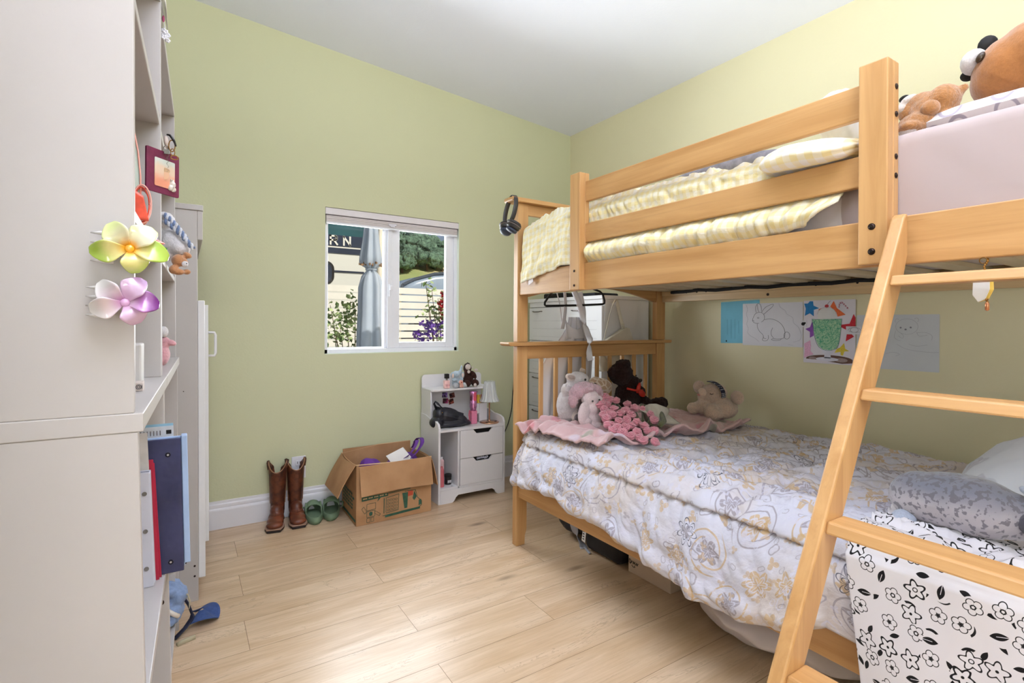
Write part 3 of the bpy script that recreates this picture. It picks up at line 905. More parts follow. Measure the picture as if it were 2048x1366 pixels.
# ------------------------------------------------------------------ lower comforter
bot = [(.1, .31), (.3, .32), (.45, .31), (.57, .345), (.66, .35), (.72, .315), (.765, .289), (.93, .252), (1.11, .27), (1.31, .292), (1.385, .318), (1.5, .335), (1.614, .319), (1.75, .355), (1.856, .352), (1.95, .345), (2.02, .33), (2.10, .315)]
def ctop(y, s):
    q = fbm(s*2, y*2, 9, 1)
    return .020*fbm(y*4.5 + 1.5*q, s*3.2, 4, 3) + .024*(.8-abs(fbm(y*7 + s*9 + q, s*6 - y*3, 8, 2))*1.9) + .007*(.8-abs(fbm(y*24 - s*7, s*17 + y*11, 5, 2))*1.8)
def comf_fn(u, v):
    y = .13 + u*(2.10-.13)
    zb = interp(bot, y)
    # s measured from the hem upwards then across the bed
    H = .575 - zb - .05
    L = H + .09 + 1.02
    s = v*L
    g = .5+.5*fbm(y*3.1, 4.0, 2, 2)
    drape = .010*sin(y*40 + 3.0*fbm(y*2.3, s*1.5, 1, 2))*(.4+g) + .016*fbm(y*6, s*1.5, 2, 2) + .018*(.5-abs(fbm(y*13 - s*9, s*5 + y*3, 6, 2))*1.4)
    top = ctop(y, s)
    if s < H:
        t = s/H
        x = 1.345 + .045*(t**1.6) - .02*sin(pi*t) + drape*(1-.5*t) - .018*exp(-((t-.12)/.12)**2)
        x = min(x, 1.393) if True else x
        z = zb + s
        # stitched seam pinch
        sz = .517 + .008*sin(y*3)
        x += .005*exp(-((z-sz)/.006)**2) + .006*sin(y*120 + 3*fbm(y*8, 1, 1, 1))*exp(-abs(z-sz)/.05)
        if y < .66: x = max(x, 1.352)
    elif s < H+.09:
        t = (s-H)/.09*pi/2
        xs = 1.390 + drape*.5 - .012*(1-sin(t)) ; xs = min(xs, 1.393)
        x = xs + .057*(1-cos(t)); z = zb + H + .05*sin(t) + top*.6*sin(t)
    else:
        x = 1.447 + (s-H-.09); z = .575 + top*(1 - .6*exp(-(2.467-x)/.03))
        z += .012*exp(-((x-1.5)/.08)**2)
    # rounded north corner hanging in front of the post
    if y > 2.0 and s < H+.05:
        x += .024*sst(1.98, 2.08, y)
    return (x, y, max(z, zb))
cf = cloth('damask_comforter', comf_fn, 330, 240, damask_m, None, (2.0, 1.45), .006)
tag(cf, 'white grey and gold damask comforter spread over the lower bunk', 'comforter')
def comf_top(x, y):
    s = x - 1.447
    zb = interp(bot, y); H = .575 - zb - .05; s += H+.09
    return .575 + ctop(y, s) + .012*exp(-((x-1.5)/.08)**2)

# ------------------------------------------------------------------ floral throw at the south end
def throw_fn(u, v):
    y = .125 + u*(.60-.125)
    L = .385 + .06 + .44
    s = v*L
    edge = .045*sst(.5, 1, u)
    if s < .37:
        t = s/.37
        x = 1.305 + .025*t + .010*sin(y*22 + 1) * (1-t) + .008*fbm(y*9, s*2, 3, 2); z = .195 + s
        y -= edge*(1-t)*1.2*0.9
    elif s < .44:
        t = (s-.37)/.07*pi/2; x = 1.337 + .065*(1-cos(t)); z = .565 + .052*sin(t)
    else:
        x = 1.402 + (s-.44); z = comf_top(max(x, 1.45), y) + .012 + .010*(1-sst(0, .1, x-1.40)) + .004*fbm(y*12, x*12, 1, 2)
        z = max(z, .59)
        y += .10*(x-1.40)*u*1.4
    return (x, y, z)
fl = cloth('floral_throw', throw_fn, 90, 130, floral_m, None, (.475, .885), .005)
tag(fl, 'white throw with black line flowers hanging over the south end of the lower bunk', 'blanket')

# ------------------------------------------------------------------ upper comforter
def wr2(y, s): return .5*fbm(y*8 + 2*fbm(s*4, y*1.2, 3, 1), s*5, 6, 3)
def ucomf(u, v):
    yN, yS = 2.085, .655
    y = yS + u*(yN-yS)
    north = sst(1.62, 1.74, y)
    zb = .010*fbm(y*9, 2, 3, 2)*(1-sst(1.9,2.0,y)) + interp([(.65, 1.42), (.71, 1.362), (.9, 1.352), (1.2, 1.352), (1.6, 1.353), (1.72, 1.352), (1.82, 1.352), (1.9, 1.335), (1.97, 1.318), (2.09, 1.298)], y)
    top0 = 1.585 + .018*sin((y-.9)*3.0)
    H = top0 - .03 - zb
    L = H + .06 + .93
    s = v*L
    w = wr2(y, s)
    rip = .009*(.7-abs(fbm(y*17 + 2*fbm(s*3, y*2, 1, 1), s*3.5, 2, 2))*1.7)
    tp = .020*w + rip*1.5 + .010*fbm(y*28, s*11, 3, 2)
    if s < H:
        t = s/H; z = zb + s
        # bulges through the gaps between rails
        gap = exp(-((z-1.395)/.036)**2)
        gth = .5 - abs(fbm(y*21 + 1.5*fbm(z*8, y*3, 4, 1), z*5, 9, 2))*1.8
        x = 1.434 - .048*gap*(1-north) - .024*gth*gap - .016*(.3+gth)*exp(-((z-1.563)/.024)**2) + .004*w
        x = lerp(x, 1.392 + .012*t**2 + .012*w - rip*.8 + .008*fbm(y*14, s*16, 7, 2), north)
        x = min(x, 1.438)
        if north < .5 and (1.435 < z < 1.524 or z > 1.604): x = max(x, 1.426)
    elif s < H+.06:
        t = (s-H)/.06*pi/2
        x0 = lerp(1.432, 1.402, north) + .004*w; x = x0 + .04*(1-cos(t)); z = top0-.03 + .03*sin(t) + tp*.6*sin(t)
    else:
        x = lerp(1.472, 1.445, north) + (s-H-.06); z = top0 + tp + .045*exp(-((x-1.85)/.35)**2)
        z += .02*exp(-((y-1.9)/.15)**2)*1
    if u < .12:      # turned back south edge
        z -= 0
        y += .05*(1-sst(1.35, 1.42, z))*(1-u/.12)
    return (x, y, z)
uc = cloth('yellow_comforter', ucomf, 260, 150, ging_m, None, (1.5, 1.2), .006)
tag(uc, 'rumpled pale yellow gingham comforter on the upper bunk', 'comforter')
m = MB(); m._add([(1.386, 2.035, 1.345), (1.388, 2.0, 1.35), (1.386, 1.985, 1.30), (1.384, 2.02, 1.285)], [(0,1,2,3)])
o = obj('care_label', m, pm('satin_label', (232, 222, 224), .5), uc, solid=.0008); 

# pillow lying between the two guard rails
def pillow_mb(c, size, R, puff=1.0, seed=1, n=26, wr=.006):
    m = MB(); c = Vector(c)
    def side(sg):
        def f(u, v):
            a, b = u*2-1, v*2-1
            e = (max(0, 1-abs(a)**2.6)*max(0, 1-abs(b)**2.6))**.42
            pin = 1 - .10*(abs(a)**3)*(1-abs(b)**2) - .0
            pin2 = 1 - .10*(abs(b)**3)*(1-abs(a)**2)
            q = Vector((a*size[0]/2*pin2*(1-.03*abs(b)), b*size[1]/2*pin, sg*size[2]/2*e*puff))
            q.z += wr*e*fbm(a*3+seed, b*3, seed, 3)
            return c + R @ q
        return f
    m.grid(side(1), n, n, lambda u, v: (u*size[0], v*size[1]))
    m.grid(side(-1), n, n, lambda u, v: (u*size[0]+.5, v*size[1]))
    return m
def pillow(name, label, c, size, R, mat, seed=1, wr=.006, extra=None):
    m = pillow_mb(c, size, R, seed=seed, wr=wr)
    o = obj(name, m, mat, None, smooth=True)
    tag(o, label, 'pillow'); return o
# squeezed gingham pillow: a soft shape bulging out over the middle rail
def squeeze(u, v):
    a = u*2*pi; t = v
    y = lerp(.875, .600, t)
    e = (1-abs(2*t-1)**3.2)**.5 if t < 1 else 0
    e = max(.04, e)
    cz = 1.552 + .006*sin(t*5) ; rx = .125*e; rz = .043*e
    cx = 1.455
    x = cx + rx*cos(a); z = cz + rz*sin(a)*(1 - .25*exp(-((x-1.41)/.02)**2))
    if x < 1.40: z -= .010*sst(0, .06, 1.40-x)
    k = .004*fbm(y*16, a*1.5, 3, 3)
    z = min(z, 1.604) if x > 1.385 and x < 1.43 else z
    return (x + k, y + k, z + k)
m = MB(); m.grid(squeeze, 60, 40, lambda u, v: (u*.34, v*.28))
o = obj('pillow', m, ging_pillow_m, None, smooth=True); tag(o, 'gingham pillow squeezed out over the middle guard rail', 'pillow')
pillow('pillow', 'white pillow whose top peeks over the upper guard rail', (1.63, .745, 1.705), (.22, .10, .15), rotm(0, 0, 0), pm('pillow_white', (232, 228, 224), .85, sheen=.2), 5)
# grey rolled blanket on the comforter
m = MB()
pts = [(1.60, 1.37, 1.645), (1.60, 1.3, 1.648), (1.61, 1.2, 1.655), (1.63, 1.1, 1.66), (1.65, 1.0, 1.66), (1.66, .93, 1.66)]
m.tube(pts, [.012, .026, .03, .034, .032, .02], 14)
o = obj('grey_plush_roll', m, pm('grey_felt', (128, 124, 130), .95, var=.2, scale=40, bump=.4, bscale=300), None, smooth=True, sub=1)
tag(o, 'grey felt roll lying on the yellow comforter under the top guard rail', 'blanket')

# white damask pillow at the south end of the lower bunk, leaning
def pil2(M, v):
    r, th, c, x, y = cell_flower(M, v, 5.0, rnd=.8, warp=.06)
    a = th + c[0]*6.28
    ring = 1.0 - ((r - (a*4.0).cos()*.06 - .28).abs() - .03).smooth(0, .03)
    med = 1.0 - (r - (a*5.0).cos()*.05 - .2).smooth(0, .05)
    col = M.mix(ring*.5, lin((224, 228, 238)), lin((186, 188, 204)))
    return M.mix(med*.45, col, lin((192, 186, 200)))
pil2_m = fabric('white_damask_pillow_cloth', pil2, .8, .1, wr=10, bumpk=.3)
o = pillow('pillow', 'white damask pillow leaning at the right end of the lower bunk', (2.10, .40, .715), (.50, .52, .15), rotm(-36, -8, 8), pil2_m, 3, .012)

# pink fleece blanket under the plush toys
def pink_fn(u, v):
    # u across (x), v along y; a rumpled sheet at the head of the bed
    A = Vector((1.355, 2.085)); B = Vector((1.415, 1.52)); C_ = Vector((2.36, 1.50)); D = Vector((2.40, 2.08))
    p = (A*(1-v) + B*v)*(1-u) + (D*(1-v) + C_*v)*u
    x, y = p.x, p.y
    fold = .018*sin(x*38 + y*12)*exp(-u*2.0) + .012*fbm(x*9, y*7, 2, 3)
    y += .035*sin(u*19)*v*exp(-u*1.5); 
    y -= .12*sin(pi*min(1, u*1.1))*0*v
    z = comf_top(max(x, 1.45), y) + .022 + max(0, fold*.8)
    if x < 1.44: z -= (1.44-x)*.7*.3
    # mound where something lies under it
    z += .05*exp(-((x-2.0)/.25)**2 - ((y-1.93)/.15)**2)
    # curled front hem
    z += .022*exp(-((v-1)/.06)**2)*(1+.6*sin(u*30))
    return (x, y, z)
pk = cloth('pink_fleece_blanket', pink_fn, 130, 80, blanket_m, None, (1.0, .6), .010)
tag(pk, 'pink patterned fleece blanket under the plush toys on the lower bunk', 'blanket')
# ================================================================== left furniture
def leanA(v):
    v = Vector(v); z = v.z
    v.x += (z-.95)*-.006 if z > .95 else (.95-z)*.027
    return v
def leanB(v):
    v = Vector(v); z = v.z
    v.x += (1.0-z)*.010
    return v
def leanW(v):
    v = Vector(v); v.x += (1.2-v.z)*.008
    return v
XFA = lambda y: -.0552 + .026*(y-.87)
def bookcase(name, label, ya, yb, warp, x_back, lower=True):
    t = thing(name, label, 'bookcase', (XFA(ya), ya, 0))
    def slab(nm, y0, y1, z0, z1, xf=0.0, mat=lam_white, xb=None):
        m = MB()
        xb_ = x_back if xb is None else xb
        m._add([(xb_, y0, z0), (XFA(y0)+xf, y0, z0), (XFA(y1)+xf, y1, z0), (xb_, y1, z0), (xb_, y0, z1), (XFA(y0)+xf, y0, z1), (XFA(y1)+xf, y1, z1), (xb_, y1, z1)],
               [(0,3,2,1),(4,5,6,7),(0,1,5,4),(1,2,6,5),(2,3,7,6),(3,0,4,7)])
        return obj(nm, m, mat, t, bevel=.0015, warp=warp)
    th = .016
    for (y0, y1) in ((ya, ya+th), (yb-th, yb)):
        slab('side_panel', y0, y1, .975, 1.828)
        slab('side_panel', y0, y1, 0, .949, .004)
        # edge band strips catch the light
    slab('top_board', ya, yb, 1.828, 1.850)
    slab('desk_board', ya-.001, yb+.001, .949, .975, .010)
    for z in (1.549, 1.243): slab('shelf', ya+th, yb-th, z, z+.016, -.002)
    for z in (.518, .09): slab('shelf', ya+th, yb-th, z, z+.016, .0)
    slab('plinth', ya+th, yb-th, 0, .088, -.01, xb=-.10)
    m = MB(); m.box(x_back-.006, x_back, ya, yb, 0, 1.84); obj('back_panel', m, lam_white, t, warp=warp)
    return t
bcA = bookcase('bookcase', 'tall white bookcase nearest the camera at the left edge of the photo', .870, 1.434, leanA, -.36)
bcB = bookcase('bookcase', 'white bookcase between the nearest one and the white wardrobe', 1.438, 2.20, leanB, -.36)
# cam screw holes in the near bookcase
m = MB(); m.cyl((-.052, 1.4175, .46), (-.052, 1.4165, .46), .006, n=14); obj('cam_fitting', m, bolt_m, bcA, warp=leanA)

# wardrobe
wd = thing('wardrobe', 'white narrow wardrobe standing in the corner against the green wall', 'wardrobe', (-.2, 2.7, 0))
def wpart(nm, boxes, mat=lam_white, bevel=.002, parent=None):
    m = MB()
    for b_ in boxes: m.box(*b_)
    return obj(nm, m, mat, parent or wd, bevel=bevel, warp=leanW)
wpart('side_panel', [(-.45, .048, 2.377, 2.393, 0, 1.54)])
wpart('side_panel', [(-.45, .048, 3.11, 3.126, 0, 1.54)])
wpart('top_board', [(-.45, .068, 2.372, 3.13, 1.54, 1.562)])
wpart('back_panel', [(-.456, -.45, 2.377, 3.126, 0, 1.54)])
wpart('shelf', [(-.45, .04, 2.393, 3.11, 1.20, 1.216)]); wpart('shelf', [(-.45, .04, 2.393, 3.11, .07, .086)])
wpart('fascia', [(.048, .066, 2.3775, 3.12, 1.425, 1.54)])
d1 = wpart('door', [(.0485, .072, 2.38, 2.745, .088, 1.186)], lam_edge)
d2 = wpart('door', [(.078, .098, 2.76, 3.11, .088, 1.180)], lam_edge)
m = MB(); m.tube([(.098, 2.80, 1.052), (.124, 2.80, 1.052), (.1285, 2.80, 1.040), (.1285, 2.80, .955), (.124, 2.80, .943), (.098, 2.80, .943)], .006, 8)
obj('handle', m, lam_edge, d2, smooth=True, warp=leanW)
for (x, z) in ((.005, .16), (.035, .14), (.035, .10), (-.0, .83)):
    m = MB(); m.cyl((x, 2.3775, z), (x, 2.376, z), .004 if z < .5 else .002, n=10); obj('screw_cap', m, bolt_m, wd, warp=leanW)

# ---- hair claw clips on the bookcase panel
def petal_mat(name, c_in, c_mid, c_out, r0, r1, r2, cx=(0, 0)):
    M = Mat(name, .12, spec=.6); M.p.inputs['Coat Weight'].default_value = 1.0; M.p.inputs['Coat Roughness'].default_value = .06
    v = M.coords('Object'); x, y, z = M.sep(v)
    r = ((x-cx[0])*(x-cx[0]) + (z-cx[1])*(z-cx[1])).sqrt()
    n = M.noise(v, 45, 3)
    rr = r + (n-.5)*.012
    c = M.mix(rr.smooth(r0, r1), lin(c_in), lin(c_mid)); c = M.mix(rr.smooth(r1, r2), c, lin(c_out))
    M.base(c); M.p.inputs['Subsurface Weight'].default_value = .1; M.p.inputs['Subsurface Radius'].default_value = (.01, .01, .01)
    return M.m
def claw_clip(name, label, c, petals, mats, center_mat, claw_mat):
    cx, cz = c; y0 = .868
    t = thing(name, label, 'hair clip', (cx, y0-.028, cz))
    for i, (ang, L, W) in enumerate(petals):
        L *= .82; W *= 1.02
        a = radians(ang); d = Vector((cos(a), 0, sin(a))); s = Vector((-sin(a), 0, cos(a)))
        def f(u, v, d=d, s=s, L=L, W=W, i=i):
            p = v*2-1
            w = W*.5*(max(0, sin(pi*(.06+.93*u**.92)))**.45)*(.50+.50*sst(0,.6,u))
            up = .010*sin(pi*u) + .0045*(p*p)*sin(pi*u) + .003*i/5
            twist = .006*p*sin(pi*u)
            q = Vector((cx, y0-.024, cz)) + d*(.002+L*u) + s*(w*p + .004*sin(pi*u)) + Vector((0, -up + twist, 0))
            return q
        m = MB(); m.grid(f, 18, 10)
        obj('petal', m, mats[i], t, smooth=True, solid=.0035, sub=1)
    for sx in (-1, 1):
        for k in range(4):
            m = MB(); x = cx + sx*.006 - .004; z = cz + (.030 if k < 2 else -.030)*1
            b0 = Vector((cx - .018, y0-.014, cz + .018 - .012*k))
            e0 = b0 + Vector((-.024, .006 - .0, .002))
            m.tube([b0, b0 + Vector((-.013, -.004, .001)), e0], [.003, .0028, .001], 6)
            if sx > 0: obj('claw', m, claw_mat, t, smooth=True)
    m = MB(); m.cyl((cx, y0-.016, cz-.012), (cx, y0-.016, cz+.014), .004, n=10); m.box(cx-.012, cx+.012, y0-.017, y0-.001, cz-.01, cz+.012)
    obj('spring_hinge', m, claw_mat, t)
    m = MB(); m.ell((cx, y0-.0285, cz), (.0055, .004, .0055)); obj('flower_center', m, center_mat, t, smooth=True)
    return t
white_pet = (238, 236, 226)
gm1 = petal_mat('green_petal', (244, 176, 40), (236, 230, 196), (214, 222, 150), .004, .016, .036)
gm2 = petal_mat('green_petal_deep', (244, 180, 40), (236, 226, 150), (176, 206, 84), .004, .016, .034)
claw_w = pm('clear_claw', (224, 220, 216), .15, coat=.5)
claw_clip('hair_claw_clip', 'glossy yellow green flower claw clip on the white bookcase side', (-.0595, 1.196),
          [(122, .046, .030), (45, .046, .032), (-12, .052, .029), (-80, .038, .030), (187, .050, .027)], [gm1, gm1, gm2, gm2, gm2], pm('clip_orange', (246, 176, 40), .15, coat=1), claw_w)
pm1 = petal_mat('white_petal', (214, 160, 200), (226, 208, 216), (232, 228, 226), .003, .018, .034)
pm2 = petal_mat('purple_petal', (220, 190, 210), (186, 124, 186), (112, 40, 128), .004, .020, .038)
pm3 = petal_mat('lilac_petal', (216, 178, 204), (212, 180, 208), (150, 84, 160), .004, .024, .044)
claw_clip('hair_claw_clip', 'glossy white and purple flower claw clip on the white bookcase side', (-.0640, 1.125),
          [(135, .045, .027), (58, .044, .029), (-4, .044, .029), (-66, .036, .030), (192, .045, .027)], [pm1, pm3, pm2, pm3, pm1], pm('clip_lilac', (214, 166, 204), .15, coat=1), claw_w)

# coral plastic band and clip inside the near bookcase
coral = pm('coral_plastic', (240, 92, 66), .3, var=.12, scale=60)
cpale = pm('coral_rim', (250, 176, 160), .25)
t = thing('sun_visor', 'coral orange plastic visor hanging inside the near white bookcase', 'visor', (-.062, 1.05, 1.27))
m = MB()
def band(u, v):
    a = -pi*.5 + pi*1.5*u
    return Vector((-.060 + .0125*cos(a) , 1.05 - .012*sin(a) , 1.298 + .036*sin(a*1.0) - .012*v*0)) + Vector((0, .012*(v-.5), .0))
m.grid(lambda u, v: Vector((-.0585+.0115*cos(u*2*pi)*(1), 1.04+.03*v, 1.293 + .030*sin(u*2*pi))), 30, 4)
obj('band', m, coral, t, smooth=True, solid=.002)
m = MB(); m.grid(lambda u, v: Vector((-.0695+.0215*(u)*(1-.35*v), 1.035, 1.266 + .05*v*(1-.0) + .0*u - .010*u*v)), 8, 8); obj('brim', m, coral, t, smooth=True, solid=.002)
m = MB(); m.tube([(-.0575+.0125*cos(2*pi*k/30), 1.038, 1.293+.0315*sin(2*pi*k/30)) for k in range(30)], .0013, 6, closed=True); obj('rim', m, cpale, t, smooth=True)
m = MB(); m.tube([(-.0715, 1.045, 1.43), (-.069, 1.045, 1.412), (-.0635, 1.045, 1.38), (-.0602, 1.045, 1.34), (-.0598, 1.045, 1.31), (-.063, 1.045, 1.285)], .0014, 6)
obj('strap', m, cpale, t, smooth=True)
m = MB(); m.grid(lambda u, v: Vector((lerp(-.0715, interp([(0, -.0625), (.3, -.0605), (.6, -.0625), (1, -.0708)], v), u), 1.046, 1.29+.135*v)), 6, 14)
obj('clear_shield', m, pm('mint_clear_plastic', (216, 228, 214), .15, coat=.4), t, smooth=True, solid=.001)
# coral flower clip tip
t = thing('hair_claw_clip', 'small coral pink flower clip half hidden behind the yellow green one', 'hair clip', (-.026, .90, 1.214))
m = MB(); m.grid(lambda u, v: Vector((-.052+.030*u, .895, 1.214 + .0105*(1-u**1.6)*(v*2-1) - .001*u)), 12, 6); obj('petal', m, pm('pink_clip', (228, 120, 112), .2, coat=.8), t, smooth=True, solid=.003)
m = MB(); m.tube([(-.05, .897, 1.214), (-.036, .891, 1.214), (-.024, .894, 1.2135)], [.003, .002, .001], 6); obj('petal_rib', m, cpale, t)
m = MB(); m.box(-.054, -.05, .893, .90, 1.206, 1.222); obj('clasp', m, claw_w, t)

# badge holder hung on the bookcase edge
mar = pm('maroon_leather', (112, 30, 66), .5, var=.12, scale=40, bump=.2, bscale=300)
t = thing('badge_holder', 'maroon leather badge holder with a photo hanging from the bookcase', 'badge holder', (-.034, 1.25, 1.40))
R = Matrix.Rotation(radians(46), 3, 'Z')
def bl(x, z, y=0): # badge local -> world
    return Vector((-.0345, 1.25, 1.4005)) + R @ Vector((x, y, z))
def card(nm, x0, x1, z0, z1, y0, y1, mat, r=.003, bevel=.0006, parent=None):
    m = MB(); P = rr_poly(x0, x1, z0, z1, r, 4)
    n = len(P); vs = [bl(p[0], p[1], y0) for p in P] + [bl(p[0], p[1], y1) for p in P]
    m._add(vs, [tuple(range(n)), tuple(range(n, 2*n))[::-1]] + [(i, (i+1) % n, n+(i+1) % n, n+i) for i in range(n)])
    return obj(nm, m, mat, parent or t, bevel=bevel)
card('leather_frame', -.038, .038, -.043, .043, 0, .004, mar)
pic = Mat('portrait_card', .3, spec=.5); v = pic.coords(); x, y, z = pic.sep(v); n_ = pic.noise(v, 60, 3)
cc = pic.mix((z + (n_-.5)*.02).smooth(-.02, .005), lin((226, 150, 120)), lin((222, 196, 170)))
cc = pic.mix((z + (n_-.5)*.02).smooth(.008, .022), cc, lin((206, 214, 204)))
pic.base(cc)
card('photo_card', -.021, .026, -.030, .026, -.0012, -.0002, pic.m, .002, 0)
m = MB(); m.ell(bl(.001, -.004, -.0014), (.008, .0006, .010)); obj('face_patch', m, pm('portrait_skin', (224, 178, 140), .4), t)
m = MB(); m.ell(bl(.001, .004, -.0013), (.0095, .0006, .006)); obj('hair_patch', m, pm('portrait_hair', (196, 160, 120), .5, var=.2, scale=200), t)
clr = pm('clear_charm', (214, 204, 190), .1, var=.3, scale=220, coat=.8)
m = MB(); m.ell(bl(.0175, -.020, -.003), (.007, .002, .008)); m.ell(bl(.014, -.028, -.003), (.005, .002, .006)); m.ell(bl(.021, -.029, -.003), (.005, .002, .006)); m.ell(bl(.0155, -.0115, -.003), (.002, .0015, .003)); m.ell(bl(.0205, -.0115, -.003), (.002, .0015, .003))
obj('charm', m, clr, t, voxel=.0008)
brs = pm('antique_brass', (150, 110, 56), .3, metal=.9)
stl = pm('clip_steel', (150, 148, 146), .25, metal=.9)
def ring(m, c, r, w, ax='y', n=24, sq=1.0):
    P = []
    for k in range(n):
        a = 2*pi*k/n
        P.append((c[0]+r*cos(a), c[1], c[2]+r*sq*sin(a)) if ax == 'y' else (c[0], c[1]+r*cos(a), c[2]+r*sq*sin(a)))
    m.tube(P, w, 6, closed=True)
m = MB(); m.box(-.0335, -.0245, 1.246, 1.2495, 1.438, 1.447); ring(m, (-.030, 1.247, 1.450), .004, .0007); obj('swivel_clip', m, stl, t)
m = MB()
for k in range(18): m.ell((-.0275+.0015*sin(k*.9), 1.2455, 1.438-.0016*k), .0007, n=6)
obj('bead_chain', m, stl, t)
t2 = thing('key_ring', 'brass carabiners and black hair clip above the maroon badge', 'key ring', (-.02, 1.25, 1.45))
m = MB(); ring(m, (-.0205, 1.246, 1.4555), .0052, .0011, sq=2.2); obj('carabiner', m, brs, t2, smooth=True)
m = MB(); ring(m, (-.0165, 1.245, 1.4325), .0062, .0011, sq=.7); ring(m, (-.019, 1.2445, 1.4425), .0035, .0009, sq=2); obj('split_ring', m, brs, t2, smooth=True)
m = MB(); m.tube([(-.029, 1.247, 1.477), (-.024, 1.244, 1.476), (-.017, 1.243, 1.466), (-.0135, 1.243, 1.455)], [.0016, .0024, .0024, .0014], 8); obj('hair_clip', m, pm('black_plastic', (30, 26, 26), .3), t2, smooth=True)
m = MB(); m.tube([(-.031, 1.25, 1.474), (-.030, 1.25, 1.462), (-.026, 1.25, 1.450)], [.003, .0045, .003], 8); obj('cream_charm', m, pm('cream_plastic', (222, 204, 190), .4), t2, smooth=True)

# goose plush bag with braided strap, and teddy below it, at the second bookcase
def plush_mat(name, col, fluff=.5, sheen=.6, var=.1, scale=60):
    if name in MC: return MC[name]
    M = Mat(name, .95, spec=.1); v = M.coords()
    n = M.noise(v, scale*3, 4, .7); n2 = M.noise(v, scale*.3, 3)
    a = lin(col); M.base(M.mix((n*.6+n2*.4).smooth(.3, .7), tuple(k*(1-var*2) for k in a[:3])+(1,), tuple(min(1, k*(1+var)) for k in a[:3])+(1,)))
    M.p.inputs['Sheen Weight'].default_value = sheen * min(1, .15 + max(col)/200.0*.85) if max(col) > 90 else .08; M.p.inputs['Sheen Roughness'].default_value = .5
    M.bump(n, fluff, .006); MC[name] = M.m
    return M.m
wool = plush_mat('white_wool', (228, 224, 224))
t = thing('plush_bag', 'white fluffy plush bag with blue and white braided handle on the bookcase', 'plush bag', (-.02, 1.78, 1.27))
m = MB()
for (x, y, z, a, b_, c_) in ((-.05, 1.80, 1.36, .035, .04, .045), (-.025, 1.77, 1.325, .036, .04, .04), (-.008, 1.75, 1.31, .026, .03, .026), (-.045, 1.78, 1.39, .026, .03, .026), (-.04, 1.77, 1.29, .02, .03, .015)):
    m.ell((x, y, z), (a, b_, c_))
obj('body', m, wool, t, voxel=.004, disp=(.004, .008))
bl1 = plush_mat('blue_yarn', (120, 140, 178), scale=90); wh1 = plush_mat('white_yarn', (226, 228, 234), scale=90)
for (p0, p1, k0) in (((-.046, 1.745, 1.402), (.006, 1.722, 1.335), 0), ((-.046, 1.742, 1.385), (.024, 1.715, 1.308), 1)):
    for q, mt_ in ((0, bl1), (1, wh1)):
        m = MB(); P = []
        for k in range(40):
            u = k/39; a = u*2*pi*5 + q*pi
            P.append((lerp(p0[0], p1[0], u) + .0032*cos(a), lerp(p0[1], p1[1], u) - .0032*sin(a), lerp(p0[2], p1[2], u) + .006*sin(pi*u) + .0032*cos(a)))
        m.tube(P, .0036, 8); obj('braided_handle', m, mt_, t, smooth=True)
def eyes(parent, pts, r, mat=None, name='eye'):
    for p in pts:
        m = MB(); m.ell(p, r, n=12); obj(name, m, mat or pm('plush_eye', (12, 10, 10), .1, coat=1), parent, smooth=True)
tan = plush_mat('tan_plush', (196, 138, 92))
t = thing('plush_bear', 'small tan plush bear lying under the white plush bag on the bookcase', 'plush toy', (-.01, 1.72, 1.26))
m = MB(); m.ell((-.012, 1.72, 1.273), (.017, .02, .018)); m.ell((-.022, 1.715, 1.246), (.013, .014, .013)); m.ell((-.011, 1.71, 1.240), (.015, .012, .009)); m.ell((.008, 1.72, 1.242), (.011, .01, .008)); m.ell((.010, 1.72, 1.289), (.012, .01, .008), rotm(0, 30, 0)); m.ell((.0, 1.72, 1.268), (.012, .012, .012))
obj('body', m, tan, t, voxel=.0025)
m = MB(); m.ell((.004, 1.705, 1.262), (.008, .006, .009)); obj('muzzle', m, wool, t, smooth=True)
eyes(t, [(.008, 1.699, 1.264)], .0015, name='nose')
t = thing('leaf_ornament', 'small green leafy ornament beside the tan bear on the bookcase', 'ornament', (-.04, 1.60, 1.28))
m = MB(); m.ell((-.040, 1.60, 1.287), (.006, .01, .006)); obj('leaf', m, pm('ornament_green', (40, 104, 36), .5, var=.3, scale=120), t, smooth=True)
m = MB(); m.lathe([(.006, 1.259), (.008, 1.262), (.006, 1.282)], (-.04, 1.60, 0), 14); obj('pot', m, pm('ornament_lime', (206, 216, 160), .4), t)
# pink plush on the desk board
t = thing('plush_rabbit', 'pink and white plush peeking from behind the bookcase panel', 'plush toy', (-.04, 1.80, .9755))
m = MB(); m.ell((-.052, 1.80, 1.005), (.022, .03, .032)); m.ell((-.045, 1.80, 1.04), (.016, .02, .018)); m.ell((-.028, 1.79, 1.040), (.014, .01, .009), rotm(0, 25, 0))
obj('body', m, plush_mat('pink_plush', (226, 166, 172)), t, voxel=.003)
m = MB(); m.ell((-.047, 1.79, 1.072), (.012, .014, .016)); obj('head', m, wool, t, smooth=True)
# small shelf items
t = tag(obj('tissue_box', (lambda m: (m.box(-.130, -.0660, 1.20, 1.28, .9755, 1.058), m)[1])(MB()), pm('frosted_box', (206, 202, 196), .5, var=.03), None, bevel=.003), 'frosted pale box on the near bookcase desk shelf', 'box')
t = thing('small_carton', 'small beige carton with a round mark lying on the near bookcase shelf', 'carton', (-.075, 1.16, .9755))
m = MB(); m.box(-.11, -.0600, 1.14, 1.18, .9756, .9905); obj('carton_body', m, pm('beige_carton', (208, 194, 184), .7), t, bevel=.001)
m = MB(); ring(m, (-.0665, 1.1397, .983), .004, .0007); ring(m, (-.0665, 1.1397, .983), .002, .0006); m.box(-.062, -.0612, 1.1395, 1.14, .979, .987); obj('printed_mark', m, pm('grey_print', (96, 88, 86), .7), t)

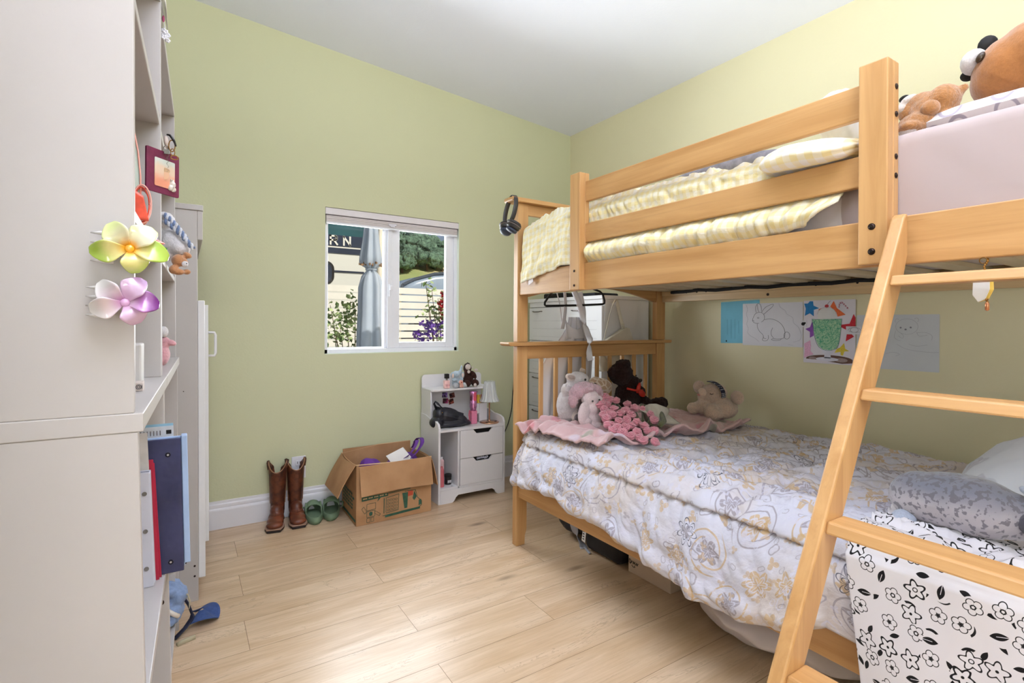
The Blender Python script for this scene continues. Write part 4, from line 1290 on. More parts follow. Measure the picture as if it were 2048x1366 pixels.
# binders and files on the low shelf of the near bookcase
def slab_leaning(nm, x0, x1, y0, y1, z0, z1, mat, parent, bevel=.002, tip=0.0):
    m = MB(); m.box(x0, x1, y0, y1, z0, z1)
    def w(v):
        v = leanA(v); v.x += -tip*(v.z-.534); return v
    return obj(nm, m, mat, parent, bevel=bevel, warp=w)
navy = Mat('navy_vinyl', .38, spec=.5); v = navy.coords(); n_ = navy.noise(v, 9, 4)
navy.base(navy.mix(n_.smooth(.3, .7), lin((38, 42, 74)), lin((62, 66, 104)))); navy.bump(navy.noise(v, 14, 3), .5, .01); navy = navy.m
t = thing('ring_binder', 'large navy blue binder standing at the end of the low bookcase shelf', 'binder', (-.05, 1.40, .534))
slab_leaning('cover', -.22, -.006, 1.388, 1.392, .5345, .838, navy, t)
slab_leaning('cover', -.22, -.004, 1.412, 1.416, .5345, .838, pm('pale_blue_cover', (168, 192, 226), .4, var=.05), t)
slab_leaning('paper_block', -.21, -.012, 1.393, 1.411, .5385, .826, pm('paper_block', (214, 208, 200), .8, var=.1, scale=200), t)
slab_leaning('spine', -.0055, .0065, 1.39, 1.418, .55, .842, pm('pale_blue_cover', (168, 192, 226), .4, var=.05), t)
for z in (.802, .560):
    m = MB(); m.cyl((-.031, 1.388, z), (-.031, 1.3865, z), .0052, n=18); e_ = obj('rivet', m, pm('binder_rivet', (30, 30, 44), .3, metal=.6), t, warp=leanA)
    m = MB(); m.cyl((-.031, 1.3865, z), (-.031, 1.386, z), .0022, n=12); obj('rivet_center', m, pm('rivet_pin', (190, 190, 190), .3, metal=.6), e_, warp=leanA)
t = thing('ring_binder', 'red folder between the navy binder and the white binder', 'binder', (-.08, 1.37, .534))
slab_leaning('cover', -.24, -.052, 1.366, 1.369, .5345, .800, pm('red_cover', (176, 26, 58), .35, var=.08), t, tip=.02)
slab_leaning('cover', -.24, -.048, 1.377, 1.380, .5345, .790, pm('red_cover', (176, 26, 58), .35, var=.08), t, tip=.03)
slab_leaning('papers', -.23, -.058, 1.3695, 1.3765, .537, .78, pm('paper_block', (214, 208, 200), .8, var=.1, scale=200), t, tip=.02)
t = thing('ring_binder', 'white binder with metal rivets leaning in the low bookcase shelf', 'binder', (-.09, 1.345, .534))
wcov = pm('white_vinyl', (206, 206, 216), .4, var=.04, scale=14, bump=.15, bscale=60)
slab_leaning('cover', -.24, -.060, 1.338, 1.341, .5345, .780, wcov, t, tip=.015)
slab_leaning('cover', -.24, -.058, 1.358, 1.361, .5345, .780, wcov, t, tip=.015)
slab_leaning('spine', -.0615, -.058, 1.3385, 1.3605, .54, .778, wcov, t, tip=.015)
for z in (.735, .655, .575):
    m = MB(); m.cyl((-.073, 1.338, z), (-.073, 1.3367, z), .0045, n=16); obj('rivet', m, stl, t, warp=leanA)
t = thing('notebook', 'pale notebook with blue spine band standing behind the navy binder', 'notebook', (-.1, 1.384, .534))
slab_leaning('cover', -.20, -.020, 1.4165, 1.4172, .5345, .862, pm('paper_print', (206, 208, 212), .7, var=.06, scale=50), t)
slab_leaning('blue_band', -.20, -.0202, 1.4173, 1.4176, .5345, .868, pm('pale_blue_tape', (150, 196, 220), .5), t)
m = MB(); m.box(-.034, -.024, 1.4158, 1.4164, .844, .853); obj('barcode_mark', m, dark, t, warp=leanA)
for k in range(7):
    m = MB(); m.box(-.082+.006*k, -.0805+.006*k, 1.4158, 1.4164, .842, .853); obj('printed_line', m, pm('grey_print', (96, 88, 86), .7), t, warp=leanA)
t = thing('plastic_file', 'clear plastic file pocket standing at the front of the low shelf', 'file', (-.1, 1.33, .534))
slab_leaning('pocket', -.24, -.060, 1.3625, 1.3635, .5345, .860, pm('clear_file', (212, 206, 200), .3, var=.08, scale=30), t, tip=.02)

# cloth hats in the lower compartment and on the floor
den = plush_mat('denim_cloth', (104, 124, 158), fluff=.2, sheen=.1, scale=30)
den2 = plush_mat('denim_light', (136, 156, 190), fluff=.2, sheen=.1, scale=30)
t = thing('bucket_hat', 'blue grey cloth hat with a strap and rope on the floor by the bookcases', 'hat', (.03, 2.2, 0))
def brim(u, v):
    a = lerp(-2.4, 2.2, u); r = lerp(.010, .072, v)
    return Vector((.062 + r*cos(a)*.85, 2.215 + r*sin(a)*.9, .006 + .060*(1-v)**1.2*(.6) + .028*v*abs(sin(a*1.4+.6))))
m = MB(); m.grid(brim, 40, 8); obj('brim', m, plush_mat('denim_deep', (70, 90, 140), fluff=.2, sheen=.1, scale=30), t, smooth=True, solid=.003)
m = MB(); m.tube([(.035, 2.16, .055), (.030, 2.17, .035), (.012, 2.15, .02), (-.02, 2.12, .006)], .004, 8, flat=3); obj('strap', m, pm('navy_strap', (36, 40, 62), .6), t, smooth=True)
m = MB(); m.tube([(.035, 2.16, .05), (.022, 2.19, .08), (.01, 2.20, .10)], .003, 8, flat=3); obj('strap', m, pm('navy_strap', (36, 40, 62), .6), t, smooth=True)
m = MB(); m.tube([(.040, 2.10, .004), (.012, 2.09, .006), (-.012, 2.08, .004)], .008, 10); obj('rope_trim', m, pm('jute', (190, 180, 150), .9, bump=.4), t, smooth=True)
t = thing('cloth_bundle', 'bundle of pale blue denim cloth stuffed in the bottom of the second bookcase', 'cloth', (-.03, 2.1, .107))
m = MB(); m.ell((-.04, 2.06, .215), (.05, .06, .022), rotm(0, 14, 0)); m.ell((-.01, 2.05, .190), (.028, .05, .03)); m.ell((-.05, 2.05, .165), (.05, .06, .035)); m.ell((-.02, 2.04, .15), (.03, .05, .03)); m.ell((-.05, 2.04, .125), (.05, .07, .022))
obj('folded_cloth', m, den2, t, voxel=.005, disp=(.012, .02))
m = MB(); m.tube([(.004, 2.02, .20), (.018, 2.03, .19), (.024, 2.03, .165), (.022, 2.03, .14)], [.003, .002, .003, .001], 6); obj('cord', m, pm('jute', (190, 180, 150), .9), t)
m = MB(); m.tube([(-.04, 1.99, .172), (-.022, 1.99, .155), (-.008, 2.0, .14)], .007, 10); obj('rope_trim', m, pm('cream_rope', (226, 218, 206), .9, bump=.5), t, smooth=True)
t = thing('straw_hat', 'woven cap with white bands behind the denim bundle', 'hat', (-.03, 2.12, .28))
m = MB(); m.ell((-.045, 2.10, .30), (.035, .05, .05)); obj('crown', m, pm('straw', (176, 160, 146), .8, var=.3, scale=80, bump=.5), t, smooth=True)
m = MB(); m.tube([(-.045, 2.04, .285), (-.02, 2.06, .30), (-.014, 2.09, .315)], .003, 6); m.tube([(-.045, 2.04, .275), (-.018, 2.06, .29), (-.01, 2.09, .305)], .003, 6); obj('white_band', m, trim_white, t, smooth=True)
m = MB(); m.box(-.05, -.018, 2.06, 2.12, .1065, .255); obj('stand', m, lam_white, t)
t = thing('slippers', 'pale blue slipper on the floor at the bottom left', 'slipper', (-.02, 1.80, 0))
m = MB(); m.ell((-.03, 1.60, .04), (.052, .10, .03)); obj('upper', m, plush_mat('pale_blue_felt', (160, 190, 222)), t, smooth=True)
m = MB(); m.ell((-.03, 1.60, .014), (.058, .105, .014)); obj('sole', m, trim_white, t, smooth=True)
m = MB(); m.ell((-.020, 1.555, .068), (.018, .03, .006)); obj('opening', m, pm('slipper_inside', (60, 60, 66), .9), t, smooth=True)

# decorations on top of the bookcases
t = thing('flower_garland', 'white flower garland on the front of the bookcase top', 'garland', (-.045, 1.5, 1.80))
rgx = random.Random(2)
for k in range(9):
    m = MB(); c_ = Vector((-.042+rgx.uniform(-.006, .008), 1.5+rgx.uniform(-.01, .01), 1.795+rgx.uniform(-.012, .014)))
    for j in range(5):
        a = j*2*pi/5+k; m.ell(c_ + Vector((cos(a)*.0035, -.002, sin(a)*.0035)), (.0028, .0018, .0028), n=8)
    obj('blossom', m, trim_white, t, smooth=True)
m = MB(); m.tube([(-.042, 1.50, 1.78), (-.04, 1.50, 1.81), (-.045, 1.49, 1.84), (-.047, 1.48, 1.86)], .0012, 6); obj('stem', m, trim_white, t)
t = thing('paper_fan', 'white scalloped paper fan hanging over the bookcase top edge', 'paper fan', (-.05, 1.5, 1.85))
m = MB(); m.grid(lambda u, v: Vector((-.064+.0285*sin(v*pi/2*.95)*(1), 1.44+.12*u, 1.885-.055*v**1.8 + .004*abs(sin(u*12))*v)), 20, 10); obj('fan_leaf', m, pm('shade_paper', (220, 216, 208), .8), t, smooth=True, solid=.0015)
m = MB(); m.ell((-.043, 1.49, 1.826), (.003, .004, .008)); obj('pink_tip', m, pm('pink_tip', (190, 90, 130), .6), t, smooth=True)

# room door standing open at the left with its black knob
dr = thing('door_1', 'white room door standing open just outside the left edge', 'door', (-.25, .55, 0)); dr['kind'] = 'structure'
m = MB(); m.box(-.30, -.262, .12, .78, .01, 2.0); obj('door_leaf', m, lam_white, dr, bevel=.002)
m = MB(); m.lathe([(.012, 0), (.012, .02), (.026, .03), (.030, .042), (.026, .056), (.01, .062)], (0, 0, 0), 28)
m.v = [Vector((-.262 + v.z, .72 + v.x, .935 + v.y)) for v in m.v]
obj('door_knob', m, pm('black_knob', (26, 28, 34), .3, metal=.4), dr, smooth=True)
# ================================================================== vanity cabinet and the things along the north wall
vn = thing('vanity_cabinet', 'small white vanity cabinet with two drawers by the bunk bed', 'cabinet', (1.54, 3.0, 0))
lw = pm('cabinet_white', (226, 224, 226), .4, var=.015, scale=4)
VX0, VX1, VY = 1.305, 1.778, 2.857
def sidep(x0, x1):
    P = [(VY, 0), (3.135, 0), (3.135, .52), (3.06, .52), (3.035, .515), (2.99, .503), (2.94, .502), (VY+.045, .500), (VY+.012, .487), (VY, .462)]
    m = MB(); m.prism(P, 'x', x0, x1); obj('side_panel', m, lw, vn, bevel=.002)
sidep(VX0, VX0+.014); sidep(VX1-.014, VX1)
def vp(nm, *b, mat=lw, bevel=.0015, parent=vn):
    m = MB()
    for q in b: m.box(*q)
    return obj(nm, m, mat, parent, bevel=bevel)
vp('worktop', (VX0+.014, VX1-.014, VY-.001, 3.13, .436, .449))
# rear board with rounded upper corners and upper shelf
m = MB(); m.prism(rr_poly(VX0+.004, VX1-.03, .30, .766, .025), 'y', 3.128, 3.138); obj('back_board', m, lw, vn, bevel=.001)
m = MB()
P = [(VX0+.004, 3.128), (VX0+.004, 2.985), (VX0+.012, 2.972), (VX0+.03, 2.968), (VX1-.055, 2.968), (VX1-.037, 2.972), (VX1-.03, 2.985), (VX1-.03, 3.128)]
m.prism(P, 'z', .672, .685); obj('upper_shelf', m, lw, vn, bevel=.003)
vp('gusset', (VX0+.004, VX0+.014, 2.99, 3.128, .449, .672))
vp('divider', (1.436, 1.449, VY+.002, 3.125, .066, .436))
vp('bottom_board', (VX0+.014, VX1-.014, VY+.002, 3.125, .082, .095))
vp('lower_back', (VX0+.014, VX1-.014, 3.118, 3.126, .09, .44))
m = MB(); m.prism([(VX0+.014, 0), (1.40, 0), (1.413, .010), (1.425, .03), (1.44, .042), (1.68, .042), (1.70, .03), (1.71, .010), (1.725, 0), (VX1-.014, 0), (VX1-.014, .082), (VX0+.014, .082)], 'y', VY-.001, VY+.012)
obj('plinth', m, lw, vn, bevel=.001)
# drawers with trapezoid hand cut-outs
def drawer(z0, z1, cavity):
    m = MB(); a, b_ = 1.452, VX1-.017
    m.prism([(a, z0), (b_, z0), (b_, z1), (1.683, z1), (1.660, z1-.026), (1.567, z1-.026), (1.544, z1), (a, z1)], 'y', VY-.001, VY+.012)
    d = obj('drawer', m, lw, vn, bevel=.0012)
    m = MB(); m.box(a+.01, b_-.01, VY+.02, VY+.2, z0+.01, z0+.016); m.box(a+.01, a+.016, VY+.02, VY+.2, z0+.016, z1-.03); m.box(b_-.016, b_-.01, VY+.02, VY+.2, z0+.016, z1-.03)
    obj('drawer_box', m, lw, d)
    m = MB(); m.box(1.54, 1.69, VY+.03, VY+.035, z1-.03, z1-.002); obj('slot_shade_sheet', m, dark, d)  # black sheet put in for the shade inside the drawer
drawer(.262, .434, 1); drawer(.096, .259, 1)
m = MB(); rgx = random.Random(5)
for k in range(9): m.ell((1.585+.009*k, VY+.022, .240+rgx.uniform(0, .006)), (.008, .006, .009), n=8)
tag(obj('crumpled_wrap', m, pm('foil_wrap', (190, 190, 205), .3, var=.4, scale=120), None, smooth=True), 'crumpled pale wrapping poking out of the lower vanity drawer slot', 'wrapping')
m = MB(); m.box(1.40, 1.412, VY+.02, VY+.024, .0955, .0962); obj('dark_mark', m, dark, vn)

def bottle(name, label, cat, x, y, z, prof, mat, cap=None, capmat=None, n=24):
    t = thing(name, label, cat, (x, y, z))
    m = MB(); m.lathe([(r, z+h) for r, h in prof], (x, y, 0), n); obj('bottle_body', m, mat, t, smooth=False, bevel=.0008)
    if cap: m = MB(); m.lathe([(r, z+h) for r, h in cap], (x, y, 0), n); obj('cap', m, capmat, t, bevel=.0008)
    return t
pinkgl = pm('pink_glass', (238, 190, 186), .08, var=.2, scale=50, coat=.6)
t = thing('perfume_bottle', 'pink glass perfume bottle with a black cap on the vanity shelf', 'perfume bottle', (1.425, 3.0, .685))
m = MB(); m.box(1.403, 1.442, 2.985, 3.01, .6855, .738); obj('bottle_body', m, pinkgl, t, bevel=.005)
m = MB(); m.box(1.411, 1.437, 2.986, 3.009, .749, .779); obj('cap', m, dark, t, bevel=.002)
m = MB(); m.cyl((1.424, 2.9975, .738), (1.424, 2.9975, .749), .007, n=12); obj('neck', m, stl, t)
for x_ in (1.412, 1.422, 1.433):
    m = MB(); m.box(x_, x_+.004, 2.9840, 2.9850, .70, .712); obj('printed_mark', m, pm('rose_print', (196, 110, 120), .6), t)

# plush elephant
skyp = plush_mat('pale_blue_plush', (176, 194, 206)); grp = plush_mat('grey_plush_pale', (190, 194, 200))
t = thing('plush_elephant', 'pale blue plush elephant with raised trunk on the vanity shelf', 'plush toy', (1.50, 3.01, .685))
m = MB(); m.ell((1.505, 3.02, .72), (.032, .03, .036)); m.ell((1.494, 3.005, .770), (.026, .026, .025))
m.ell((1.512, 2.99, .785), (.012, .012, .014)); m.ell((1.520, 2.988, .800), (.009, .009, .014)); m.ell((1.524, 2.987, .818), (.007, .008, .012)); m.ell((1.481, 3.0, .737), (.02, .014, .012)); m.ell((1.523, 2.99, .735), (.013, .014, .02), rotm(0, 25, 0))
obj('body', m, skyp, t, voxel=.003)
for (x_, s_) in ((1.467, -1), (1.537, 1)):
    m = MB(); m.ell((x_, 3.0, .767 if s_ < 0 else .765), (.014, .006, .022)); ear = obj('ear', m, skyp, t, smooth=True)
    m = MB(); m.ell((x_, 2.996, .765), (.009, .004, .015)); obj('inner_ear', m, pm('ear_cream', (226, 204, 190), .9, var=.1), ear, smooth=True)
for x_ in (1.482, 1.548):
    m = MB(); m.ell((x_, 2.985, .702), (.019, .02, .0165)); f_ = obj('foot', m, grp, t, smooth=True)
eyes(t, [(1.486, 2.98, .775)], .002)
t = thing('plush_octopus', 'tiny pink plush with a red mouth in front of the elephant', 'plush toy', (1.515, 2.977, .6855))
pkp = plush_mat('salmon_plush', (232, 176, 160))
m = MB(); m.ell((1.515, 2.977, .722), (.0155, .012, .015)); m.ell((1.519, 2.977, .702), (.014, .011, .0165)); m.ell((1.51, 2.972, .694), (.006, .008, .008)); m.ell((1.526, 2.972, .694), (.006, .008, .008)); obj('body', m, pkp, t, voxel=.002)
m = MB(); m.ell((1.514, 2.965, .722), (.005, .002, .0035)); obj('beak', m, pm('red_beak', (176, 52, 30), .6), t, smooth=True)
eyes(t, [(1.508, 2.966, .727), (1.520, 2.966, .727)], .0012)
# plush sloth
brn = plush_mat('dark_brown_plush', (66, 42, 36))
t = thing('plush_sloth', 'dark brown plush with cream face and paws on the vanity shelf', 'plush toy', (1.60, 3.02, .685))
m = MB(); m.ell((1.593, 3.03, .735), (.038, .032, .048)); m.ell((1.578, 3.01, .808), (.028, .026, .034)); m.ell((1.565, 3.0, .78), (.015, .012, .02)); m.ell((1.607, 2.995, .775), (.014, .012, .016), rotm(0, 20, 0))
m.ell((1.565, 2.985, .710), (.022, .03, .022)); m.ell((1.622, 2.985, .712), (.026, .028, .024)); m.ell((1.625, 3.0, .76), (.014, .014, .026), rotm(0, -25, 0)); m.ell((1.638, 2.985, .705), (.014, .016, .012))
obj('body', m, brn, t, voxel=.0035, disp=(.004, .008))
crm = plush_mat('cream_plush', (222, 210, 204))
m = MB(); m.ell((1.570, 2.985, .818), (.019, .014, .019)); obj('face', m, crm, t, smooth=True)
m = MB(); m.tube([(1.546, 2.99, .805), (1.548, 2.985, .83), (1.565, 2.985, .846), (1.584, 2.99, .84)], .002, 6); obj('head_band', m, dark, t, smooth=True)
for p_, r_ in (((1.572, 2.978, .787), (.010, .008, .011)), ((1.607, 2.955, .7), (.011, .006, .0125)), ((1.632, 2.99, .795), (.013, .008, .009)), ((1.612, 3.0, .812), (.004, .004, .007))):
    m = MB(); m.ell(p_, r_); obj('paw', m, crm, t, smooth=True)

# handbag
blk = Mat('black_leather', .35, spec=.5); v = blk.coords(); blk.base(blk.mix(blk.noise(v, 20, 3), lin((18, 19, 26)), lin((34, 36, 48)))); blk.bump(blk.noise(v, 30, 4), .5, .006); blk = blk.m
t = thing('handbag', 'black leather handbag slumped on the white vanity cabinet', 'bag', (1.40, 2.95, .449))
m = MB()
m.obox((1.415, 2.955, .515), (.17, .08, .085), rotm(0, 17, 0)); m.ell((1.415, 2.955, .515), (.10, .055, .055), rotm(0, 17, 0)); m.ell((1.49, 2.95, .487), (.06, .052, .038), rotm(0, 22, 0)); m.ell((1.345, 2.95, .535), (.034, .045, .042)); m.ell((1.44, 2.95, .472), (.13, .06, .024)); m.ell((1.54, 2.95, .466), (.03, .045, .014)); m.ell((1.33, 2.945, .485), (.045, .05, .036)); m.ell((1.42, 2.955, .545), (.06, .04, .022), rotm(0, 12, 0))
obj('bag_body', m, blk, t, voxel=.004)
m = MB(); P = [(1.36, 2.92, .575), (1.33, 2.93, .602), (1.30+.02, 2.94, .618), (1.318, 2.95, .60), (1.335, 2.955, .575)]
m.tube(P, .006, 8, flat=.6); m.tube([(1.345, 2.90, .58), (1.325, 2.91, .61), (1.312, 2.92, .622), (1.30+.004, 2.93, .605), (1.325, 2.94, .565)], .004, 8); obj('handle', m, blk, t, smooth=True)
m = MB(); m.ell((1.345, 2.893, .553), .0035); obj('gold_ring', m, brs, t, smooth=True)
m = MB(); m.tube([(1.35, 2.906, .535), (1.42, 2.902, .517), (1.48, 2.902, .497), (1.52, 2.905, .482)], .0022, 6); obj('zip', m, pm('zip_line', (52, 50, 60), .4), t)

# photo cards on the back board
pc = {'a': (96, 74, 130), 'b': (86, 52, 48), 'c': (120, 50, 80), 'd': (104, 56, 50)}
for (x0, z0, rot, k, lb) in ((1.453, .607, 4, 'a', 'violet photo card, upper left of the four on the vanity back board'), (1.507, .600, -12, 'b', 'dark brown photo card tilted, upper right of the four on the vanity'), (1.458, .567, 4, 'c', 'dark red photo card, lower left of the four on the vanity back board'), (1.500, .560, -12, 'd', 'brown photo card, lower right of the four on the vanity back board')):
    cm_ = Mat('photo_print_' + k, .25); v = cm_.coords(); n_ = cm_.noise(v, 60, 4)
    cm_.base(cm_.mix(n_.smooth(.45, .62), lin(tuple(q*.5 for q in pc[k])), lin(tuple(min(255, q*1.7) for q in pc[k]))))
    m = MB(); m.obox((x0+.018, 3.1265, z0+.018), (.038, .0008, .034), Matrix.Rotation(radians(rot), 3, 'Y'))
    tag(obj('photo_card', m, cm_.m), lb, 'photo')
# glitter tumbler and case
t = thing('makeup_case', 'pink and silver makeup case leaning on a pink block on the vanity', 'makeup case', (1.60, 2.96, .449))
gl = pm('pink_glitter', (228, 130, 160), .5, var=.4, scale=400)
m = MB(); m.box(1.578, 1.619, 2.945, 2.98, .4495, .535); obj('glitter_block', m, gl, t, bevel=.003)
m = MB(); m.lathe([(.018, .535), (.023, .56), (.023, .59), (.018, .61), (.021, .64), (.027, .66)], (1.598, 2.962, 0), 24); obj('tumbler', m, pm('iridescent_pink', (206, 140, 190), .15, metal=.6, var=.4, scale=40), t, smooth=True)
for x_, c_, mt_ in ((1.5995, .64, 'rose_plastic'), ):
    m = MB(); m.box(1.590, 1.608, 2.937, 2.945, .60, .66); obj('handle', m, pm('rose_plastic', (216, 84, 108), .3), t, bevel=.003)
m = MB(); m.box(1.579, 1.589, 2.95, 2.975, .59, .655); m.box(1.609, 1.617, 2.95, 2.975, .60, .65); obj('clasp', m, pm('wine_plastic', (96, 30, 50), .3), t, bevel=.002)
m = MB(); m.tube([(1.572, 2.955, .449), (1.562, 2.955, .51), (1.566, 2.955, .54), (1.58, 2.955, .52)], .003, 6); obj('cord', m, pm('rose_plastic', (216, 84, 108), .3), t)
# pens holder
t = thing('pencil_holder', 'white pen organiser with coloured pens on the vanity behind the lamp', 'organiser', (1.66, 3.02, .449))
m = MB(); m.box(1.665, 1.725, 3.0, 3.05, .4495, .57); m.box(1.632, 1.6645, 3.0, 3.05, .505, .57); obj('organiser_body', m, trim_white, t, bevel=.002)
for k, c_ in enumerate(((206, 120, 50), (222, 160, 60), (240, 210, 70), (236, 200, 110), (190, 120, 110), (230, 226, 210))):
    m = MB(); m.cyl((1.642+.0125*k, 3.02, .5705 if k > 1 else .57), (1.644+.013*k, 3.03, .625), .0055, n=10); obj('pen', m, pm('pen_%d' % k, c_, .4), t)
m = MB(); m.box(1.632, 1.652, 2.99, 3.0, .455, .50); obj('small_tin', m, pm('tin_grey', (120, 110, 112), .4), t, bevel=.001)
# crystal lamp
t = thing('table_lamp', 'small brass lamp with pleated crystal shade on the vanity', 'lamp', (1.707, 2.94, .449))
rose = pm('rose_gold', (206, 160, 130), .15, metal=.9)
m = MB(); m.lathe([(.0, .4495), (.062, .4495), (.064, .453), (.062, .457), (.01, .4585), (.007, .463), (.005, .47), (.0, .47)], (1.707, 2.94, 0), 40, caps=False); obj('base', m, rose, t, smooth=True)
m = MB(); m.cyl((1.707, 2.94, .462), (1.707, 2.94, .70), .0045, n=14); obj('stem', m, rose, t)
cry = Mat('crystal', .06); cry.base(lin((236, 242, 246))); cry.p.inputs['Alpha'].default_value = .42; cry.p.inputs['Coat Weight'].default_value = 1.0; cry = cry.m
m = MB(); m.lathe([(.036, .722), (.038, .70), (.041, .67), (.046, .64), (.053, .61), (.062, .595), (.064, .59)], (1.707, 2.94, 0), 96, mod=lambda a, j: 1+.06*sin(a*16)*(.6+.1*j), caps=False); obj('lamp_shade', m, cry, t, smooth=True, solid=.002)
m = MB(); m.lathe([(.001, .722), (.036, .724)], (1.707, 2.94, 0), 32, caps=False); obj('lamp_top', m, cry, t, smooth=True)
for a in (-1, 1): 
    m = MB(); m.obox((1.707+.033*a, 2.915, .4592), (.018, .008, .002), rotm(0, 0, 20*a)); obj('touch_mark', m, dark, t)
# things in the open compartment
pinkb = pm('pink_liquid', (206, 104, 112), .15, var=.1, coat=.5)
bottle('lotion_bottle', 'tall pink bottle in the open compartment of the vanity', 'bottle', 1.345, 2.90, .0955, [(.0165, 0), (.0165, .10), (.012, .112), (.009, .118)], pinkb, [(.009, .118), (.009, .125)], pinkb)
bottle('lotion_bottle', 'pale pink bottle behind the tall pink one in the vanity', 'bottle', 1.375, 2.97, .0955, [(.019, 0), (.019, .14), (.012, .15)], pm('pale_pink_label', (228, 190, 192), .4), [(.010, .15), (.010, .165)], trim_white)
t = bottle('cream_jar', 'black jar with white lettering in the open compartment of the vanity', 'jar', 1.404, 2.93, .0955, [(.021, 0), (.021, .045)], pm('black_jar', (34, 26, 30), .3), [(.022, .045), (.022, .062)], dark)
for k in range(4):
    m = MB(); m.box(1.392+.007*k, 1.396+.007*k, 2.9068, 2.9078, .108+.002*(k % 2), .125); obj('lettering', m, trim_white, t)

# power cord beside the vanity
m = MB(); m.tube([(1.90, 3.13, .02), (1.92, 3.13, .18), (1.945, 3.14, .31), (1.975, 3.14, .37), (2.0, 3.145, .43), (2.014, 3.145, .49), (2.018, 3.145, .56), (2.03, 3.145, .70)], .003, 8)
tag(obj('charging_cable', m, dark, None, smooth=True), 'thin black cable hanging down the green wall between vanity and bed', 'cable')
m = MB(); m.box(1.79, 1.83, 3.135, 3.15, .20, .26); tag(obj('power_outlet', m, trim_white, None, bevel=.002), 'white outlet low on the wall between vanity and bed', 'outlet')

# woven basket behind the headboard
bk = Mat('woven_basket', .8); v = bk.coords('Object', (1, 1, 1)); x, y, z = bk.sep(v)
ang = y.atan2(x) * 10.0; zz = z*55.0
dia = ((ang + zz).sin() * (ang - zz).sin())
bk.base(bk.mix(dia.smooth(-.1, .15), lin((226, 222, 212)), lin((30, 30, 34)))); bk.bump(dia, .5, .004); bk = bk.m
t = thing('laundry_basket', 'black and white woven laundry basket behind the headboard', 'basket', (1.955, 2.62, 0))
m = MB(); m.lathe([(.155, 0), (.163, .02), (.175, .2), (.18, .38), (.182, .42)], (1.955, 2.62, 0), 48, caps=False); m.lathe([(.001, .004), (.155, .004)], (1.955, 2.62, 0), 48, caps=False); obj('basket_body', m, bk, t, smooth=True, solid=.006)
m = MB(); ring_ = [(1.955+.182*cos(2*pi*k/48), 2.62+.182*sin(2*pi*k/48), .425) for k in range(48)]; m.tube(ring_, .008, 8, closed=True); obj('rim', m, dark, t, smooth=True)
m = MB(); m.ell((1.95, 2.62, .40), (.15, .15, .07)); m.ell((1.87, 2.62, .45), (.07, .08, .04)); obj('laundry', m, plush_mat('navy_laundry', (34, 38, 54)), t, voxel=.01, disp=(.02, .05))

# ------------------------------------------------------------------ cardboard box
kraft = Mat('cardboard', .75, spec=.15); v = kraft.coords(); kraft.base(kraft.mix(kraft.noise(v, 7, 4).smooth(.3, .7), lin((172, 130, 92)), lin((190, 148, 108)))); kraft.bump(kraft.noise(kraft.coords('Object', (1, 1, 1)), 90, 2), .06, .002); kraft = kraft.m
kr_in = pm('cardboard_inside', (186, 148, 112), .8, var=.05, scale=8)
kr_edge = pm('cardboard_edge', (214, 180, 138), .8)
bx = thing('cardboard_box', 'open cardboard box with green printing on the floor by the vanity', 'box', (1.02, 2.95, 0))
A, B_, C2, D2 = Vector((.794, 2.787, 0)), Vector((1.231, 2.80, 0)), Vector((1.225, 3.115, 0)), Vector((.800, 3.10, 0))
Hh = .335
def wallpanel(P, Q, h0, h1, bulge=0.0, out=(0,0), nm='box_side'):
    m = MB()
    def f(u, v):
        b = Vector(P).lerp(Vector(Q), u); s = bulge*sin(pi*u)*v
        return Vector((b.x + out[0]*s, b.y + out[1]*s, lerp(h0, h1, v)))
    m.grid(f, 12, 6); return obj(nm, m, kraft, bx, smooth=False, solid=.005, soff=0)
wallpanel(A, B_, .002, Hh-.012, .018, (0, -1)); wallpanel(B_, C2, .002, Hh-.03, .012, (1, 0)); wallpanel(C2, D2, .002, Hh+.02, .0); wallpanel(D2, A, .002, Hh-.005, .01, (-1, 0))
m = MB(); m._add([A+Vector((0,0,.004)), B_+Vector((0,0,.004)), C2+Vector((0,0,.004)), D2+Vector((0,0,.004))], [(0,1,2,3)]); obj('box_bottom', m, kr_in, bx, solid=.004)
# flaps folded down
def flap(P, Q, n, hz, L, spread, curl, nm='flap', tip=0):
    m = MB()
    P, Q, n = Vector(P), Vector(Q), Vector(n)
    def f(u, v):
        b = P.lerp(Q, u); s = sin(pi*u)
        o = spread*v + curl*sin(pi*v*.6)
        zt = hz(u)
        return Vector((b.x, b.y, 0)) + n*(.006 + o + .018*s*(1-v)) + Vector((0, 0, zt - L(u)*v))
    m.grid(f, 14, 8); return obj(nm, m, kraft, bx, solid=.004, soff=0)
flap(A+Vector((.012,0,0)), B_+Vector((-.004,0,0)), (0, -1, 0), lambda u: Hh-.012+.004*sin(pi*u), lambda u: .155-.004*sin(pi*u), .030, .006)
flap(D2, A, (-1, 0, 0), lambda u: lerp(Hh-.004, Hh, u), lambda u: lerp(.17, .165, u), .075, .02)
flap(B_, C2, (1, 0, 0), lambda u: Hh-.03, lambda u: .16, .03, .008)
m = MB(); m.tube([D2+Vector((-.008,0,Hh-.003)), D2.lerp(C2, .5)+Vector((0,0,Hh+.02)), C2+Vector((0,0,Hh+.018))], .003, 6); obj('torn_edge', m, kr_edge, bx)
m = MB(); m.tube([A+Vector((-.006, -.002, Hh-.002)), A.lerp(B_, .5)+Vector((0, -.022, Hh-.010)), B_+Vector((0, -.006, Hh-.014))], .003, 6); obj('torn_edge', m, kr_edge, bx)
